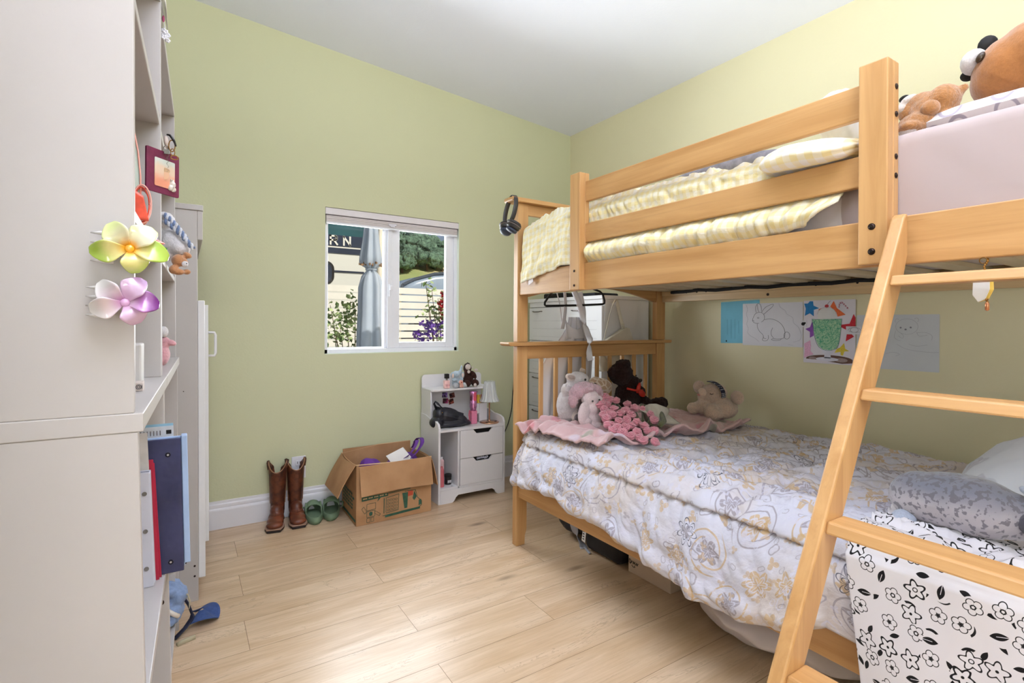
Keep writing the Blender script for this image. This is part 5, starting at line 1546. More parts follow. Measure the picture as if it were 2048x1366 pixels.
# printing: banner, truck and rows of lettering (flat shapes just proud of the board)
gpr = pm('green_print', (52, 92, 72), .7, var=.15, scale=60); rpr = pm('red_print', (196, 84, 56), .7)
def fp(u, z, d=.0045):     # point on the front face
    b = A.lerp(B_, u); return Vector((b.x, b.y - d - .018*sin(pi*u)*(z/(Hh-.012)), z))
def fpoly(m, pts, d=.0042):
    n = len(pts); m._add([fp(u, z, d) for u, z in pts], [tuple(range(n))])
def fline(m, pts, w=.0016, closed=False):
    if closed: pts = list(pts) + [pts[0]]
    for (a, b) in zip(pts, pts[1:]):
        P, Q = fp(*a), fp(*b); k = max(1, int((Q-P).length/.02))
        for i in range(k):
            p0, q0 = fp(lerp(a[0], b[0], i/k), lerp(a[1], b[1], i/k)), fp(lerp(a[0], b[0], (i+1)/k), lerp(a[1], b[1], (i+1)/k))
            m.beam(p0, q0, .0012, w, upv=(0, 0, 1) if abs((q0-p0).normalized().z) < .9 else (1, 0, 0))
m = MB(); fpoly(m, [(.06, .132), (.395, .140), (.395, .158), (.06, .155)]); fpoly(m, [(.27, .138), (.30, .138), (.255, .118)]); obj('printed_banner', m, gpr, bx)
m = MB()
for k in range(22): 
    if k % 5 != 4: fpoly(m, [(.075+.014*k, .141+.0003*k), (.084+.014*k, .141+.0003*k), (.084+.014*k, .148+.0003*k), (.075+.014*k, .148+.0003*k)], .0052)
obj('banner_lettering', m, kr_edge, bx)
m = MB()
for dz in (0, .006): fline(m, [(.40, .152+dz), (.70, .158+dz)], .0024)
fline(m, [(.345, .045), (.345, .13)], .004); fline(m, [(.37, .05), (.37, .13), (.54, .14), (.535, .05), (.37, .045)], .0022)
for i in range(4):
    for j in range(4):
        u0, z0 = .385+.036*i, .055+.018*j; fline(m, [(u0, z0), (u0+.026, z0+.001), (u0+.026, z0+.010), (u0, z0+.010)], .0012, True)
fline(m, [(.33, .032), (.42, .034), (.82, .040), (.86, .05), (.86, .075), (.80, .10), (.77, .145), (.62, .148)], .0026)
fpoly(m, [(.36, .020), (.84, .030), (.84, .042), (.60, .040), (.36, .030)]); fpoly(m, [(.62, .05), (.66, .05), (.665, .14), (.585, .14), (.60, .10)]); fpoly(m, [(.73, .10), (.755, .085), (.79, .105), (.755, .14)]); fpoly(m, [(.82, .05), (.86, .055), (.85, .085), (.82, .08)])
obj('printed_truck', m, gpr, bx)
m = MB(); fpoly(m, [(.665, .115), (.735, .118), (.735, .148), (.665, .146)]); obj('red_square', m, rpr, bx)
m = MB()   # stacked parcel outlines beside the truck
fline(m, [(.125, .078), (.235, .080), (.235, .115), (.125, .113)], .0016, True); fline(m, [(.125, .04), (.225, .042), (.225, .073), (.125, .072)], .0016, True); fline(m, [(.06, .09), (.085, .102), (.122, .075), (.10, .062)], .0013, True); fline(m, [(.23, .07), (.30, .048), (.285, .038), (.225, .055)], .0013, True)
fline(m, [(.125, .012), (.165, .013), (.165, .036), (.125, .035)], .0013, True); fline(m, [(.18, .014), (.215, .015), (.215, .037), (.18, .036)], .0013, True)
obj('printed_parcels', m, gpr, bx)
m = MB(); fpoly(m, [(.155, .050), (.175, .045), (.195, .050), (.198, .064), (.175, .069), (.155, .064)]); obj('printed_dot', m, gpr, bx)
# left side printing: lettering rows and a stripe
def lp(v_, z, d=.004): b = D2.lerp(A, v_); return Vector((b.x - d - .01*sin(pi*v_)*(z/Hh), b.y, z))
m = MB(); rgx = random.Random(9)
for r_ in range(5):
    u0 = .12
    while u0 < .8:
        w_ = rgx.uniform(.06, .13); z0 = .075+.020*r_
        m._add([lp(u0, z0), lp(u0+w_, z0), lp(u0+w_, z0+.013), lp(u0, z0+.013)], [(0,1,2,3)]); u0 += w_+.03
m._add([lp(.05, .018), lp(.97, .018), lp(.97, .034), lp(.05, .034)], [(0,1,2,3)])
obj('printed_lettering', m, gpr, bx)
# contents
pur = pm('purple_fabric', (104, 50, 152), .7, var=.1, scale=20, bump=.2, bscale=400)
t = thing('tote_bag', 'purple fabric bag with looping handles inside the cardboard box', 'bag', (1.12, 2.98, .006))
m = MB(); m.ell((1.10, 2.98, .17), (.10, .10, .14)); m.ell((1.14, 2.98, .27), (.07, .08, .05)); m.ell((.90, 2.95, .26), (.05, .07, .06)); m.ell((.93, 2.96, .17), (.09, .10, .14)); obj('bag_body', m, pur, t, voxel=.008, disp=(.02, .05))
def strap(P, w=.012):
    m = MB()
    V = [Vector(p) for p in P]
    def at(t_):
        s = t_*(len(V)-1); i = min(int(s), len(V)-2); f_ = s-i
        p0, p1, p2, p3 = V[max(i-1, 0)], V[i], V[i+1], V[min(i+2, len(V)-1)]
        return .5*((2*p1) + (p2-p0)*f_ + (2*p0-5*p1+4*p2-p3)*f_*f_ + (3*p1-p0-3*p2+p3)*f_**3)
    def f(u, v):
        p = at(u); q = at(min(1, u+.01)) - at(max(0, u-.01)); s = q.normalized().cross(Vector((0, .3, 1))).normalized()
        return p + s*w*(v-.5)*2
    m.grid(f, 40, 3); return m
m = strap([(1.10, 2.90, .30), (1.13, 2.88, .33), (1.17, 2.90, .365), (1.20, 2.94, .39), (1.215, 3.0, .37), (1.2, 3.02, .33)]); obj('handle', m, pur, t, smooth=True, solid=.002)
m = strap([(1.13, 2.86, .31), (1.17, 2.87, .34), (1.215, 2.90, .378), (1.238, 2.96, .395), (1.24, 3.02, .385), (1.235, 3.06, .355)]); obj('handle', m, pur, t, smooth=True, solid=.002)
m = MB(); m.obox((1.075, 2.90, .312), (.12, .10, .002), rotm(38, -16, 12)); tag(obj('paper_sheet', m, pm('white_paper', (236, 232, 228), .8, var=.02)), 'white sheet of paper sticking out of the cardboard box', 'paper')

# ------------------------------------------------------------------ cowboy boots and clogs
lea = Mat('brown_leather', .38, spec=.5); v = lea.coords(); n_ = lea.noise(v, 14, 4); lea.base(lea.mix(n_.smooth(.3, .7), lin((84, 42, 28)), lin((132, 70, 44)))); lea.bump(lea.noise(v, 60, 3), .25, .002); lea = lea.m
lea2 = Mat('dark_leather', .5); v = lea2.coords(); n_ = lea2.noise(v, 26, 4); lea2.base(lea2.mix(n_.smooth(.35, .65), lin((62, 32, 22)), lin((104, 56, 34)))); lea2.bump(lea2.noise(v, 45, 4), .5, .003); lea2 = lea2.m
def boot(label, x, y, rz, mirror):
    t = thing('cowboy_boot', label, 'boot', (x, y, 0), rz)
    def W(px, py, pz): return (px*mirror, py, pz)
    # shaft: superellipse sections, scalloped top
    m = MB(); n = 32; secs = []
    zs = [.06, .09, .12, .15, .19, .23, .27, .30, .325]
    for z in zs:
        k = (z-.06)/.265
        rx = interp([(0, .036), (.15, .036), (.3, .038), (.6, .043), (1, .046)], k); ry = interp([(0, .052), (.15, .046), (.3, .048), (.6, .055), (1, .060)], k); cy = interp([(0, .035), (.3, .032), (1, .030)], k)
        secs.append((z, rx, ry, cy))
    vs = []
    for j, (z, rx, ry, cy) in enumerate(secs):
        for k in range(n):
            a = 2*pi*k/n; zz = z
            kk = (z-.06)/.265
            # front/back scallop dips, pull tabs up at the sides
            zz += sst(.75, 1, kk)*(-.045*abs(sin(a))**1.6 + .006*abs(cos(a))**8)
            vs.append(W(rx*cos(a), cy+ry*sin(a), zz))
    m._add(vs, [(j*n+k, j*n+(k+1) % n, (j+1)*n+(k+1) % n, (j+1)*n+k) for j in range(len(secs)-1) for k in range(n)])
    obj('shaft', m, lea2, t, smooth=True, solid=.004, world=False)
    top = vs[-n:]; m = MB(); m.tube([Vector(p) + Vector((0, 0, .001)) for p in top], .0028, 6, closed=True); obj('top_piping', m, pm('boot_piping', (150, 108, 76), .5), t, smooth=True, world=False)
    for s in (-1, 1):
        m = MB(); P = [W(s*.044, .022, .29), W(s*.050, .024, .33), W(s*.050, .040, .334), W(s*.044, .042, .29)]; m.tube(P, .004, 6, flat=2); obj('pull_tab', m, lea2, t, smooth=True, world=False)
        m = MB(); m.tube([W(s*(.0375+.008*k/8), .033, .10+.22*k/8) for k in range(9)], .0022, 6); obj('side_piping', m, pm('boot_piping', (150, 108, 76), .5), t, world=False)
    # foot
    m = MB()
    for (py, rx, ry, zc_, rz_) in ((.05, .034, .04, .05, .05), (.0, .036, .045, .05, .042), (-.04, .040, .045, .043, .034), (-.08, .043, .045, .036, .026), (-.115, .042, .034, .030, .020), (-.02, .033, .04, .075, .035), (.02, .033, .04, .09, .03)):
        m.ell(W(0, py, zc_), (rx, ry, rz_), n=20)
    obj('foot', m, lea, t, voxel=.004, world=False)
    # sole, welt and heel
    outline = [(-.026, .085), (.026, .085), (.032, .05), (.030, .0), (.040, -.05), (.047, -.09), (.045, -.125), (.034, -.152), (-.034, -.152), (-.045, -.125), (-.047, -.09), (-.040, -.05), (-.030, .0), (-.032, .05)]
    m = MB(); m.prism([(px*mirror, py) for px, py in outline], 'z', .008, .015); obj('sole', m, pm('boot_sole', (44, 26, 20), .6), t, bevel=.002, world=False)
    m = MB(); m.prism([(px*1.0*mirror, py) for px, py in outline], 'z', .0152, .019); obj('welt', m, pm('boot_welt', (164, 128, 108), .6), t, bevel=.001, world=False)
    m = MB(); m.prism([(-.030, .088), (.030, .088), (.033, .05), (.028, .015), (-.028, .015), (-.033, .05)], 'z', 0, .008); m.prism([(-.034, -.03), (.034, -.03), (.046, -.09), (.033, -.150), (-.033, -.150), (-.046, -.09)], 'z', .001, .0078); obj('heel', m, pm('boot_heel', (34, 22, 18), .6), t, bevel=.002, world=False)
    m = MB(); m.tube([W(-.03, -.055, .066), W(0, -.082, .066), W(.03, -.055, .066)], .0012, 6); m.tube([W(0, -.082, .0665), W(0, -.05, .082), W(0, -.03, .095)], .0012, 6); obj('stitching', m, pm('boot_stitch', (70, 36, 24), .6), t, world=False)
    return t
boot('brown leather cowboy boot with square toe, the left one of the pair', .440, 3.075, radians(-14), 1)
boot('brown leather cowboy boot with square toe, the right one of the pair', .538, 3.075, radians(-4), -1)
grn = pm('sage_foam', (112, 134, 106), .7, var=.06, scale=30)
def clog(label, x, y, rz, mirror):
    t = thing('foam_clog', label, 'clog', (x, y, 0), rz)
    # backless clog seen from the heel: toe points to the wall
    out = lambda a: (.047*cos(a)*(1+.10*max(0, sin(a))), .118*sin(a))
    m = MB(); n = 40
    def f(u, v):
        a = 2*pi*u; ox, oy = out(a)
        k = interp([(0, .90), (.25, 1.0), (.6, 1.0), (1, .93)], v)
        top = .034 + .004*cos(a*2) + .040*sst(-.02, .04, oy)*(1-sst(.05, .118, oy)*.75) + .010*sst(-.05, -.118, oy)
        return Vector((ox*k*mirror, oy*k, .002 + top*v))
    m.grid(f, n, 6)
    obj('side_wall', m, grn, t, smooth=True, solid=.007, world=False)
    m = MB(); m.prism([(out(2*pi*k/n)[0]*.93*mirror, out(2*pi*k/n)[1]*.93) for k in range(n)], 'z', .001, .020); obj('footbed', m, grn, t, bevel=.004, smooth=False, world=False)
    m = MB()
    def up(u, v):
        yv = lerp(.008, .113, v); w = out(math.asin(min(1, yv/.118)))[0] if yv < .118 else .004
        a = pi*u; h = .034 + .045*sin(pi*min(1, (v*.75+.22)))
        return Vector((w*cos(a)*mirror*1.02, yv, .030 + h*sin(a)**.8*.75))
    m.grid(up, 20, 12); obj('upper', m, grn, t, smooth=True, solid=.005, world=False)
    for k in range(3):
        m = MB(); m.tube([(-.036+.01*k, -.03-.022*k*0, .0205), (.0, -.045, .0205), (.036-.01*k, -.03, .0205)], .0012, 5)
        m.v = [Vector((v.x, v.y-.022*k, v.z)) for v in m.v]; obj('footbed_groove', m, pm('sage_dark', (84, 104, 80), .8), t, world=False)
    m = MB(); m.tube([(mirror*.05, .0, .045), (mirror*.062, -.02, .048), (mirror*.064, .02, .06), (mirror*.05, .03, .06)], .005, 8); obj('strap', m, grn, t, smooth=True, world=False)
    return t
clog('sage green foam clog, the left one next to the boots', .625, 3.035, radians(-6), -1)
clog('sage green foam clog, the right one next to the cardboard box', .722, 3.045, radians(-14), 1)
# ================================================================== chest of drawers behind the bed
dz = thing('chest_of_drawers', 'tall white chest of drawers in the corner behind the bunk bed', 'chest of drawers', (2.33, 2.71, 0))
dw = pm('dresser_white', (224, 224, 226), .4, var=.012, scale=4)
DX, DY0, DY1 = 2.13, 2.32, 3.10
def dp(nm, *b, mat=dw, bevel=.002, parent=dz):
    m = MB()
    for q in b: m.box(*q)
    return obj(nm, m, mat, parent, bevel=bevel)
dp('cabinet_body', (DX+.018, 2.53, DY0, DY1, .03, 1.255))
dp('top_board', (DX-.006, 2.532, DY0-.004, DY1+.004, 1.255, 1.278))
dp('plinth', (DX+.03, 2.53, DY0+.01, DY1-.01, 0, .03))
dp('front_rail', (DX+.004, DX+.0175, DY0+.002, DY1-.002, 1.220, 1.2545))
hb = pm('pewter', (120, 112, 112), .3, metal=.8)
zs_ = [.05, .278, .512, .748, .982, 1.217]
for z0, z1 in zip(zs_, zs_[1:]):
    d = dp('drawer', (DX, DX+.0175, DY0+.004, DY1-.004, z0+.002, z1-.002), bevel=.003)
    for k in range(3):
        m = MB(); m.box(DX-.0012, DX-.0001, DY0+.05, DY1-.05, z0+.03+.055*k, z0+.033+.055*k); obj('panel_groove', m, pm('groove_shade', (206, 206, 208), .5), d)
    for yc in (2.99, 2.55):
        m = MB(); zc_ = z1-.027
        m.tube([(DX, yc-.052, zc_), (DX-.012, yc-.050, zc_), (DX-.016, yc-.03, zc_-.003), (DX-.016, yc+.03, zc_-.003), (DX-.012, yc+.050, zc_), (DX, yc+.052, zc_)], .0035, 8)
        obj('handle', m, hb, d, smooth=True)
m = MB(); m.box(2.2, 2.42, 2.80, 3.02, 1.2785, 1.318); tag(obj('black_case', m, dark, None, bevel=.01), 'flat black case lying on the white chest of drawers', 'case')
m = MB(); m.box(2.16, 2.36, 2.42, 2.62, 1.2785, 1.30); tag(obj('folded_black_cloth', m, pm('black_cloth', (30, 32, 40), .9), None, bevel=.008), 'folded black cloth at the near end of the chest of drawers', 'cloth')

# shoulder bag hanging on the side of the chest
bagm = pm('cream_leather', (212, 206, 190), .5, var=.05, scale=20, bump=.1, bscale=300)
t = thing('shoulder_bag', 'cream leather shoulder bag hanging on the side of the chest of drawers', 'bag', (2.2, 2.28, 1.0))
m = MB(); m.prism([(2.07, .985), (2.10, .995), (2.262, 1.078), (2.285, 1.072), (2.325, .99), (2.34, .90), (2.32, .84), (2.08, .82), (2.05, .88)], 'y', 2.255, 2.305); obj('bag_body', m, bagm, t, bevel=.014, smooth=True)
m = MB(); m.prism([(2.085, 1.0), (2.262, 1.083), (2.287, 1.077), (2.33, .985), (2.30, .93), (2.10, .90), (2.06, .95)], 'y', 2.248, 2.254); obj('flap', m, bagm, t, bevel=.002)
m = strap([(2.10, 2.28, .99), (2.125, 2.28, 1.08), (2.16, 2.28, 1.19), (2.19, 2.28, 1.246), (2.205, 2.28, 1.245), (2.222, 2.28, 1.20), (2.245, 2.28, 1.13), (2.266, 2.28, 1.075)], .010); obj('strap', m, bagm, t, smooth=True, solid=.004)
m = MB(); m.box(2.240, 2.262, 2.268, 2.274, 1.10, 1.106); m.box(2.244, 2.266, 2.268, 2.274, 1.086, 1.092); obj('buckle', m, bagm, t)
m = MB(); m.tube([(2.197, 2.3195, 1.225), (2.197, 2.28, 1.225), (2.197, 2.275, 1.238)], .003, 6); obj('wall_hook', m, trim_white, t)

# hanger with white apron
t = thing('clothes_hanger', 'black velvet clothes hanger under the upper bunk', 'hanger', (1.83, 2.2, 1.2))
m = MB(); m.tube([(1.825, 2.2, 1.335), (1.70, 2.2, 1.292), (1.665, 2.2, 1.276), (1.64, 2.2, 1.25), (1.612, 2.2, 1.215), (1.612, 2.2, 1.203), (1.62, 2.2, 1.197), (1.83, 2.2, 1.205), (2.02, 2.2, 1.216), (2.035, 2.2, 1.222), (2.036, 2.2, 1.236), (2.022, 2.2, 1.272), (2.0, 2.2, 1.288), (1.95, 2.2, 1.30)], .006, 8, closed=True)
obj('frame', m, pm('black_velvet', (18, 18, 22), .8), t, smooth=True)
m = MB(); m.tube([(1.825, 2.2, 1.335), (1.825, 2.2, 1.365), (1.832, 2.195, 1.378), (1.842, 2.18, 1.378), (1.846, 2.175, 1.366)], .0022, 6); obj('hook', m, stl, t, smooth=True)
linen = fabric('white_linen', lambda M, v: M.mix(M.noise(v, 4, 3), lin((214, 214, 222)), lin((230, 230, 236))), .8, .1, wr=12, bumpk=.2)
t = thing('white_dress', 'white linen dress with long ties hanging behind the headboard', 'dress', (1.83, 2.23, .5))
def dress(u, v):
    z = lerp(1.14, .52, v); k = sst(0, .5, v)
    xl = lerp(1.80, 1.615, k) + .0; xr = lerp(1.90, 1.985, sst(0, .3, v)) - .03*sst(.3, 1, v)
    x = lerp(xl, xr, u)
    return Vector((x, 2.232 + .016*sin(u*26 + 2*v) * (0.3+.7*v) + .006*sin(u*9), z))
cloth('dress_body', dress, 70, 40, linen, t, (.4, .6), .003)
def rib(P, w): return strap(P, w)
for P, w in (([(1.757, 2.215, 1.30), (1.752, 2.20, 1.20), (1.745, 2.205, 1.12), (1.742, 2.215, 1.075)], .014), ([(1.80, 2.185, 1.28), (1.835, 2.18, 1.2), (1.86, 2.17, 1.11), (1.855, 2.13, 1.04), (1.835, 2.095, 1.022), (1.818, 2.078, 1.002), (1.814, 2.077, .96), (1.822, 2.082, .93), (1.83, 2.082, .908)], .016), ([(1.865, 2.215, 1.28), (1.89, 2.215, 1.18), (1.90, 2.22, 1.10), (1.93, 2.225, 1.0)], .014), ([(1.70, 2.21, 1.27), (1.715, 2.2, 1.19), (1.735, 2.21, 1.10)], .003)):
    m = rib([Vector(p) for p in P], w); obj('tie', m, linen, t, smooth=True, solid=.002)
def lapel(u, v): return Vector((lerp(1.76, 1.90, u)+.02*v, 2.222+.01*sin(u*8), lerp(1.15-.05*u, 1.02+.0*u, v) - .05*sin(pi*u)*(1-v)))
cloth('bodice', lapel, 16, 10, linen, t, (.15, .15), .003)
t = thing('white_card', 'white card triangle hanging behind the headboard slats', 'card', (1.7, 2.30, .6))
m = MB(); m._add([(1.74, 2.3, .90), (1.765, 2.3, .888), (1.735, 2.3, .74), (1.685, 2.3, .768)], [(0,1,2,3)]); obj('card_face', m, pm('white_paper', (236, 232, 228), .8, var=.02), t, solid=.001)
m = MB(); m.tube([(1.74, 2.299, .90), (1.685, 2.299, .768), (1.735, 2.299, .742), (1.748, 2.299, .80)], .0012, 5); obj('outline', m, dark, t)

# ================================================================== drawings taped to the east wall
paper_w = pm('sketch_paper', (220, 220, 226), .8, var=.02, scale=6)
ink = pm('pencil_line', (92, 92, 100), .8); ink2 = pm('pencil_faint', (172, 174, 182), .8)
class Paper:
    def __init__(s, name, label, ya, yb, z0, z1, mat, px, depth=.0, tilt=0.0):
        s.y0, s.y1, s.z0, s.z1, s.px = ya, yb, z0, z1, px
        s.x = XE - .0012 - depth
        s.t = thing(name, label, 'drawing', (s.x, (ya+yb)/2, (z0+z1)/2))
        m = MB(); P = rr_poly(0, 1, 0, 1, .012, 3)
        s.tilt = tilt
        n = len(P); q = [s.at(u, v, 0, True) for u, v in P]; q2 = [p + Vector((.0008, 0, 0)) for p in q]
        m._add(q + q2, [tuple(range(n)), tuple(range(n, 2*n))] + [(i, (i+1) % n, n+(i+1) % n, n+i) for i in range(n)])
        obj('paper', m, mat, s.t)
    def at(s, u, v, d, raw=False):
        if not raw: a, b, c, e = s.px; u, v = (u-a)/(b-a), 1-(v-c)/(e-c)
        return Vector((s.x - d, lerp(s.y0, s.y1, u), lerp(s.z0, s.z1, v) + s.tilt*(u-.5)))
    def line(s, nm, strokes, w, mat, d=.0004):
        m = MB()
        for P in strokes:
            # smooth the stroke with a Catmull-Rom pass
            V = [Vector((p[0], p[1], 0)) for p in P]; Q = []
            for i in range(len(V)-1):
                p0, p1, p2, p3 = V[max(i-1, 0)], V[i], V[i+1], V[min(i+2, len(V)-1)]
                for k in range(4):
                    f = k/4; Q.append(.5*((2*p1) + (p2-p0)*f + (2*p0-5*p1+4*p2-p3)*f*f + (3*p1-p0-3*p2+p3)*f**3))
            Q.append(V[-1])
            W = [s.at(q.x, q.y, d) for q in Q]
            for a, b in zip(W, W[1:]):
                if (b-a).length > 1e-5: m.beam(a, b, w, .0003, upv=(1, 0, 0))
        return obj(nm, m, mat, s.t)
    def fill(s, nm, polys, mat, d=.0003):
        m = MB()
        for P in polys: m._add([s.at(u, v, d) for u, v in P], [tuple(range(len(P)))])
        return obj(nm, m, mat, s.t)
def circ(cx, cy, rx, ry=None, n=20, a0=0, a1=360):
    ry = ry or rx
    return [(cx+rx*cos(radians(a0+(a1-a0)*k/n)), cy+ry*sin(radians(a0+(a1-a0)*k/n))) for k in range(n+1)]
p = Paper('blue_note', 'bright blue sheet of handwritten notes taped on the wall under the bunk', 1.805, 1.575, 1.003, 1.232, pm('blue_paper', (118, 190, 214), .7, var=.04), (0, 100, 0, 100), 0, .006)
pb = [[(18+10*k, 40+rgx.uniform(0, 8)), (18.5+10*k, 88+rgx.uniform(-12, 4))] for k in range(4)]
p.line('written_line', pb, .0010, pm('blue_ink', (84, 140, 170), .8)); p.fill('corner_mark', [[(14, 93), (17, 93), (17, 97), (14, 97)]], dark)
p = Paper('rabbit_drawing', 'pencil drawing of a rabbit taped on the wall under the bunk', 1.670, 1.350, .994, 1.216, paper_w, (330, 810, 180, 528), .0012)
rab = [[(470,344),(450,345),(425,337),(415,318),(424,292),(440,265),(470,254),(500,262),(515,290),(510,318),(490,335)],
       [(446,256),(440,215),(455,184),(475,186),(487,210),(491,246)], [(490,256),(515,222),(550,200),(586,192),(576,214),(535,248),(508,272)],
       [(515,315),(560,308),(610,322),(648,350),(672,390),(678,430),(665,462),(620,470),(585,468),(572,476),(600,482),(640,478),(650,466)],
       [(456,346),(458,380),(478,415),(497,432),(508,455),(498,478),(512,488),(538,482),(548,462),(545,440)], [(505,452),(512,466),(530,470)],
       [(582,380),(570,410),(572,440),(590,462)], circ(692, 440, 22, 28), circ(463, 300, 7, 4), [(415,318),(424,322),(430,330)], [(455,190),(460,230),(468,250)]]
p.line('rabbit_outline', rab, .0016, ink)
p.line('faint_sketch', [[(360,190),(372,230),(362,270),(376,310),(365,350),(380,390),(372,420),(400,450),(440,470),(470,495)], [(630,185),(640,215),(680,245),(690,270),(735,300),(742,340),(775,370),(790,400),(800,440),(790,470),(760,485),(740,490)], [(700,510),(740,516)]], .0010, ink2)
p = Paper('bear_sketch', 'faint pencil sketch of a bear taped on the wall behind the ladder', 1.113, .812, .915, 1.149, pm('grey_sketch_paper', (206, 210, 214), .8, var=.02), (1232, 1885, 268, 718), 0)
p.line('bear_outline', [circ(1645, 365, 85, 62), circ(1570, 318, 16, 16, 12, 120, 330), circ(1718, 312, 16, 16, 12, 200, 420), [(1560,400),(1548,450),(1575,475),(1600,478)], [(1720,408),(1740,440),(1800,430)], [(1660,505),(1720,520),(1800,508)], [(1570,510),(1640,545),(1740,560),(1830,565),(1880,562)], [(1580,440),(1610,460),(1620,440),(1600,420)], [(1720,415),(1780,410),(1830,432),(1830,470)], [(1480,590),(1540,575),(1590,590),(1560,605)]], .0012, ink2)
p.fill('bear_face', [circ(1598, 374, 8, 7), circ(1675, 372, 8, 7), circ(1636, 388, 9, 7)], pm('pencil_mid', (130, 132, 142), .8))
p = Paper('soda_drawing', 'colourful drawing of a green cream soda with stars taped on the wall', 1.346, 1.116, .922, 1.221, pm('soda_paper', (224, 220, 228), .8, var=.02), (405, 1385, 85, 1285), .0024)
def starp(cx, cy, R, r, rot): return [(cx+(R if k % 2 == 0 else r)*sin(radians(rot+36*k)), cy-(R if k % 2 == 0 else r)*cos(radians(rot+36*k))) for k in range(10)]
def crayon(nm, c): return pm(nm, c, .8, var=.12, scale=180)
p.fill('blue_star', [[(415,140),(490,140),(530,98),(595,100),(605,185),(715,235),(610,265),(610,390),(530,330),(430,380),(450,240)]], crayon('crayon_blue', (40, 130, 196)))
p.fill('purple_star', [[(580,490),(615,560),(600,640),(612,760),(535,805),(535,690),(440,635),(535,600)]], crayon('crayon_purple', (142, 84, 176)))
p.fill('pink_star', [[(545,850),(560,960),(550,1060),(610,1120),(520,1150),(420,1200),(430,1050),(420,920)]], crayon('crayon_pink', (228, 178, 206)))
p.fill('orange_star', [[(990,105),(1050,240),(1210,365),(1065,400),(1040,320),(925,210)], [(700,260),(760,235),(725,300)]], crayon('crayon_orange', (226, 110, 60)))
p.fill('red_star', [[(1350,355),(1385,420),(1385,600),(1215,640),(1130,595),(1130,550),(1280,530)], [(1235,690),(1300,700),(1360,765),(1212,855)]], crayon('crayon_red', (196, 42, 56)))
p.fill('yellow_star', [[(1185,885),(1205,990),(1280,1030),(1190,1040),(1165,1120),(1125,1110),(1120,1050),(1010,1075),(1050,1000),(1110,970)]], crayon('crayon_yellow', (222, 200, 70)))
tray_m = crayon('crayon_brown', (104, 76, 66))
p.fill('tray', [[(460,1210)] + circ(900, 1200, 440, 80, 26, 180, 360) + [(1335,1250),(1150,1270),(900,1240),(650,1215)]], tray_m)
p.fill('tray_sheen', [circ(1130, 1205, 120, 40, 20), circ(590, 1190, 80, 28, 20)], crayon('crayon_taupe', (160, 140, 136)), .00045)
p.fill('glass_foot', [circ(870, 1200, 215, 38), [(770,1030),(990,1030),(975,1085),(935,1100),(945,1180),(815,1180),(822,1095),(785,1080)]], pm('soda_foot', (218, 218, 230), .8), .0006)
gsoda = Mat('soda_green', .8); v = gsoda.coords(); n_ = gsoda.noise(v, 70, 3, .6, 2.0); gsoda.base(gsoda.mix(n_.smooth(.35, .7), lin((178, 216, 178)), lin((70, 168, 130)))); 
p.fill('soda', [[(585,450),(1135,440),(1115,700),(1090,880),(1040,990),(940,1028),(800,1020),(710,960),(650,830),(610,640)]], gsoda.m, .0005)
p.line('glass_outline', [[(575,440),(600,600),(640,820),(710,970),(830,1030),(950,1028),(1050,985),(1095,870),(1120,680),(1145,440)], [(580,445),(860,465),(1140,440)]], .0014, pm('soda_outline', (60, 130, 120), .8), .0009)
p.line('ice_outline', [circ(680, 510, 50, 60), circ(860, 830, 80, 90), circ(1000, 640, 70, 100), circ(700, 660, 60, 70), [(780,600),(850,560),(920,600),(930,680)], [(740,860),(820,920),(930,880),(1000,820),(930,770)]], .0012, pm('soda_line', (84, 170, 120), .8), .0009)
p.fill('ice_cream', [circ(860, 350, 175, 125, 26, 180, 360) + [(1045,440),(690,440)]], pm('ice_cream_white', (226, 226, 224), .8), .0004)
p.line('ice_cream_outline', [circ(860, 350, 175, 130, 22, 180, 360)], .001, ink2, .0008)
p.fill('cherry', [circ(860, 200, 38, 32)], crayon('crayon_cherry', (200, 70, 76)), .0008)
p.line('cherry_stem', [[(875,168),(900,130),(935,102)]], .0012, ink, .0009)
p.line('candy_cane', [[(1090,240),(1095,160),(1140,130),(1180,170),(1260,260)]], .0050, pm('cane_pink', (220, 190, 200), .8), .0006)
p.line('cane_stripe', [[(1086,225),(1100,215)],[(1090,180),(1108,190)],[(1110,140),(1125,160)],[(1150,135),(1145,160)],[(1185,160),(1172,185)],[(1215,195),(1200,215)],[(1250,230),(1232,255)]], .0032, pm('cane_red', (150, 60, 84), .8), .001)
sp = Paper('sticker', 'tiny black and white sticker between the rabbit and soda drawings', 1.362, 1.330, 1.094, 1.126, paper_w, (0, 100, 0, 100), .0036)
sp.fill('sticker_print', [circ(45, 55, 28, 26), circ(70, 42, 16, 14)], dark)
sp = Paper('sticker', 'small round line drawn sticker overlapping the right edge of the soda drawing', 1.155, 1.092, 1.062, 1.098, paper_w, (0, 100, 0, 100), .0036)
sp.line('sticker_print', [circ(55, 45, 26, 30), circ(55, 50, 40, 38, 16, 180, 360), [(20,60),(50,75),(90,70)]], .0010, ink)

